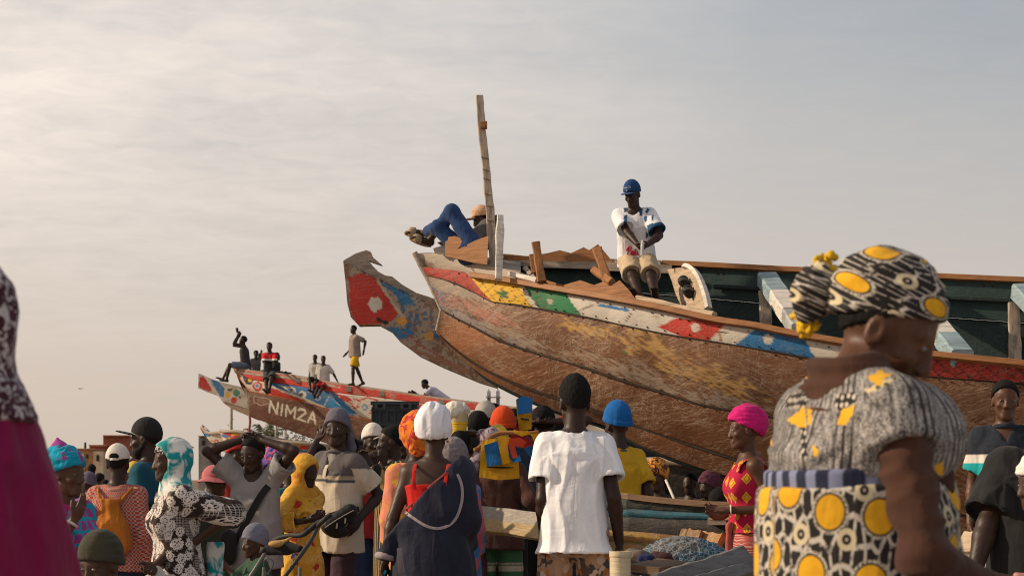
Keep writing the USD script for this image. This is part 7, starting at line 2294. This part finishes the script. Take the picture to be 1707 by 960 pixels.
extra(1058, 770, 22, 'figure standing in the shade at the right of the yellow T-shirt', BLACKC, 150)
extra(560, 765, 19, 'figure in ochre top behind the yellow headscarf', C('ochretop', (.30, .14, .03)), 120)
extra(655, 765, 19.5, 'bareheaded figure in brown behind the striped robe', C('brownshirt'), 10)
extra(350, 800, 25, 'figure in grey behind the turquoise headscarf', C('greykid'), 140)
extra(376, 792, 23, 'bareheaded figure in maroon behind the grey polo elbow', C('plum'), 160)
extra(310, 812, 24, 'figure in dark blue behind the lace shoulder', C('darkblue'), 170)
f = extra(1205, 838, 14.2, 'person in pale lilac shirt reclining behind the skiff beside the pink skirt', C('palelilac'), 100, H=1.6, pelvis=(0, 0, .4), lean=(-50, 0), lleg=(.1, -.8, .1), rleg=(-.1, -.8, .1))

f = extra(1150, 806, 20.5, 'dark figure sitting in the shade under the hull, left of the pink headwrap', C('brownshirt'), -30, H=1.6, pelvis=(0, 0, .45), lleg=(.12, -.42, .08), rleg=(-.12, -.42, .08))
f = extra(1180, 812, 19.0, 'second dark figure sitting in the shade, nearest the pink headwrap', C('darkblue'), -60, 'wrap', C('plum'), fem=True, H=1.55, pelvis=(0, 0, .45), lleg=(.12, -.42, .08), rleg=(-.12, -.42, .08))

# pushchair in front of the yellow gown
pc = thing_at('pushchair', 'folding pushchair with black seat and grey tube frame before the yellow gown', 'pushchair', P(470, 985, 11.0) * (1, 1, 0))
TUB = C('tubegrey', (.16, .155, .15), rough=.35)
FOAM = C('foam', (.02, .019, .018), rough=.6)
def tubeP(name, pts, r, mat):
    wpart(pc, name, tube(spline([P(*q) for q in pts], 16) if len(pts) > 2 else np.array([P(*q) for q in pts]), r, 8), mat, True)
tubeP('frame_tube', [(416, 962, 10.9), (432, 937, 10.9), (444, 918, 10.95)], .011, TUB)
tubeP('frame_tube', [(474, 962, 10.75), (497, 930, 10.75), (515, 905, 10.8), (528, 880, 10.85)], .012, C('darktube', (.05, .05, .05), rough=.4))
tubeP('handle', [(456, 902, 11.0), (470, 895, 10.95), (490, 892, 10.9), (508, 889, 10.85), (520, 879, 10.85), (538, 868, 10.85)], .015, FOAM)
tubeP('handle', [(530, 876, 10.85), (540, 866, 10.8), (552, 857, 10.8)], .014, FOAM)
tubeP('grip', [(442, 912, 10.95), (440, 922, 10.95)], .026, FOAM)
tubeP('brake_cable', [(448, 957, 10.9), (440, 945, 10.9), (444, 930, 10.9), (455, 934, 10.9), (450, 950, 10.9), (440, 960, 10.9)], .004, TUB)
S = Shape().cap(P(448, 916, 10.95), P(478, 914, 10.9), .03, .035).cap(P(478, 912, 10.9), P(500, 914, 10.85), .035, .02)
wpart(pc, 'seat', S.mesh(.009), BLACKC, True)
S = Shape().ell(P(462, 906, 10.9), (.05, .05, .02)).cap(P(470, 905, 10.9), P(485, 896, 10.88), .014, .008)
wpart(pc, 'cloth_scrap', S.mesh(.007), C('ochrescrap', (.45, .25, .08)), True)
for x, Yw in ((430, 11.1), (490, 10.9)):
    c_ = P(x, 985, Yw); c_[2] = .09
    a = np.linspace(0, 2 * np.pi, 25)
    p_ = wpart(pc, 'wheel', tube(np.stack([c_[0] + .08 * np.cos(a), c_[1] + 0 * a, c_[2] + .08 * np.sin(a)], 1), .014, 8, False), FOAM, True)
    wpart(p_, 'spokes', beam(c_ - (.07, 0, 0), c_ + (.07, 0, 0), .01, .02), TUB)
    wpart(pc, 'leg_tube', tube([c_, P(x + 10, 945, Yw - .05)], .010, 8), TUB, True)
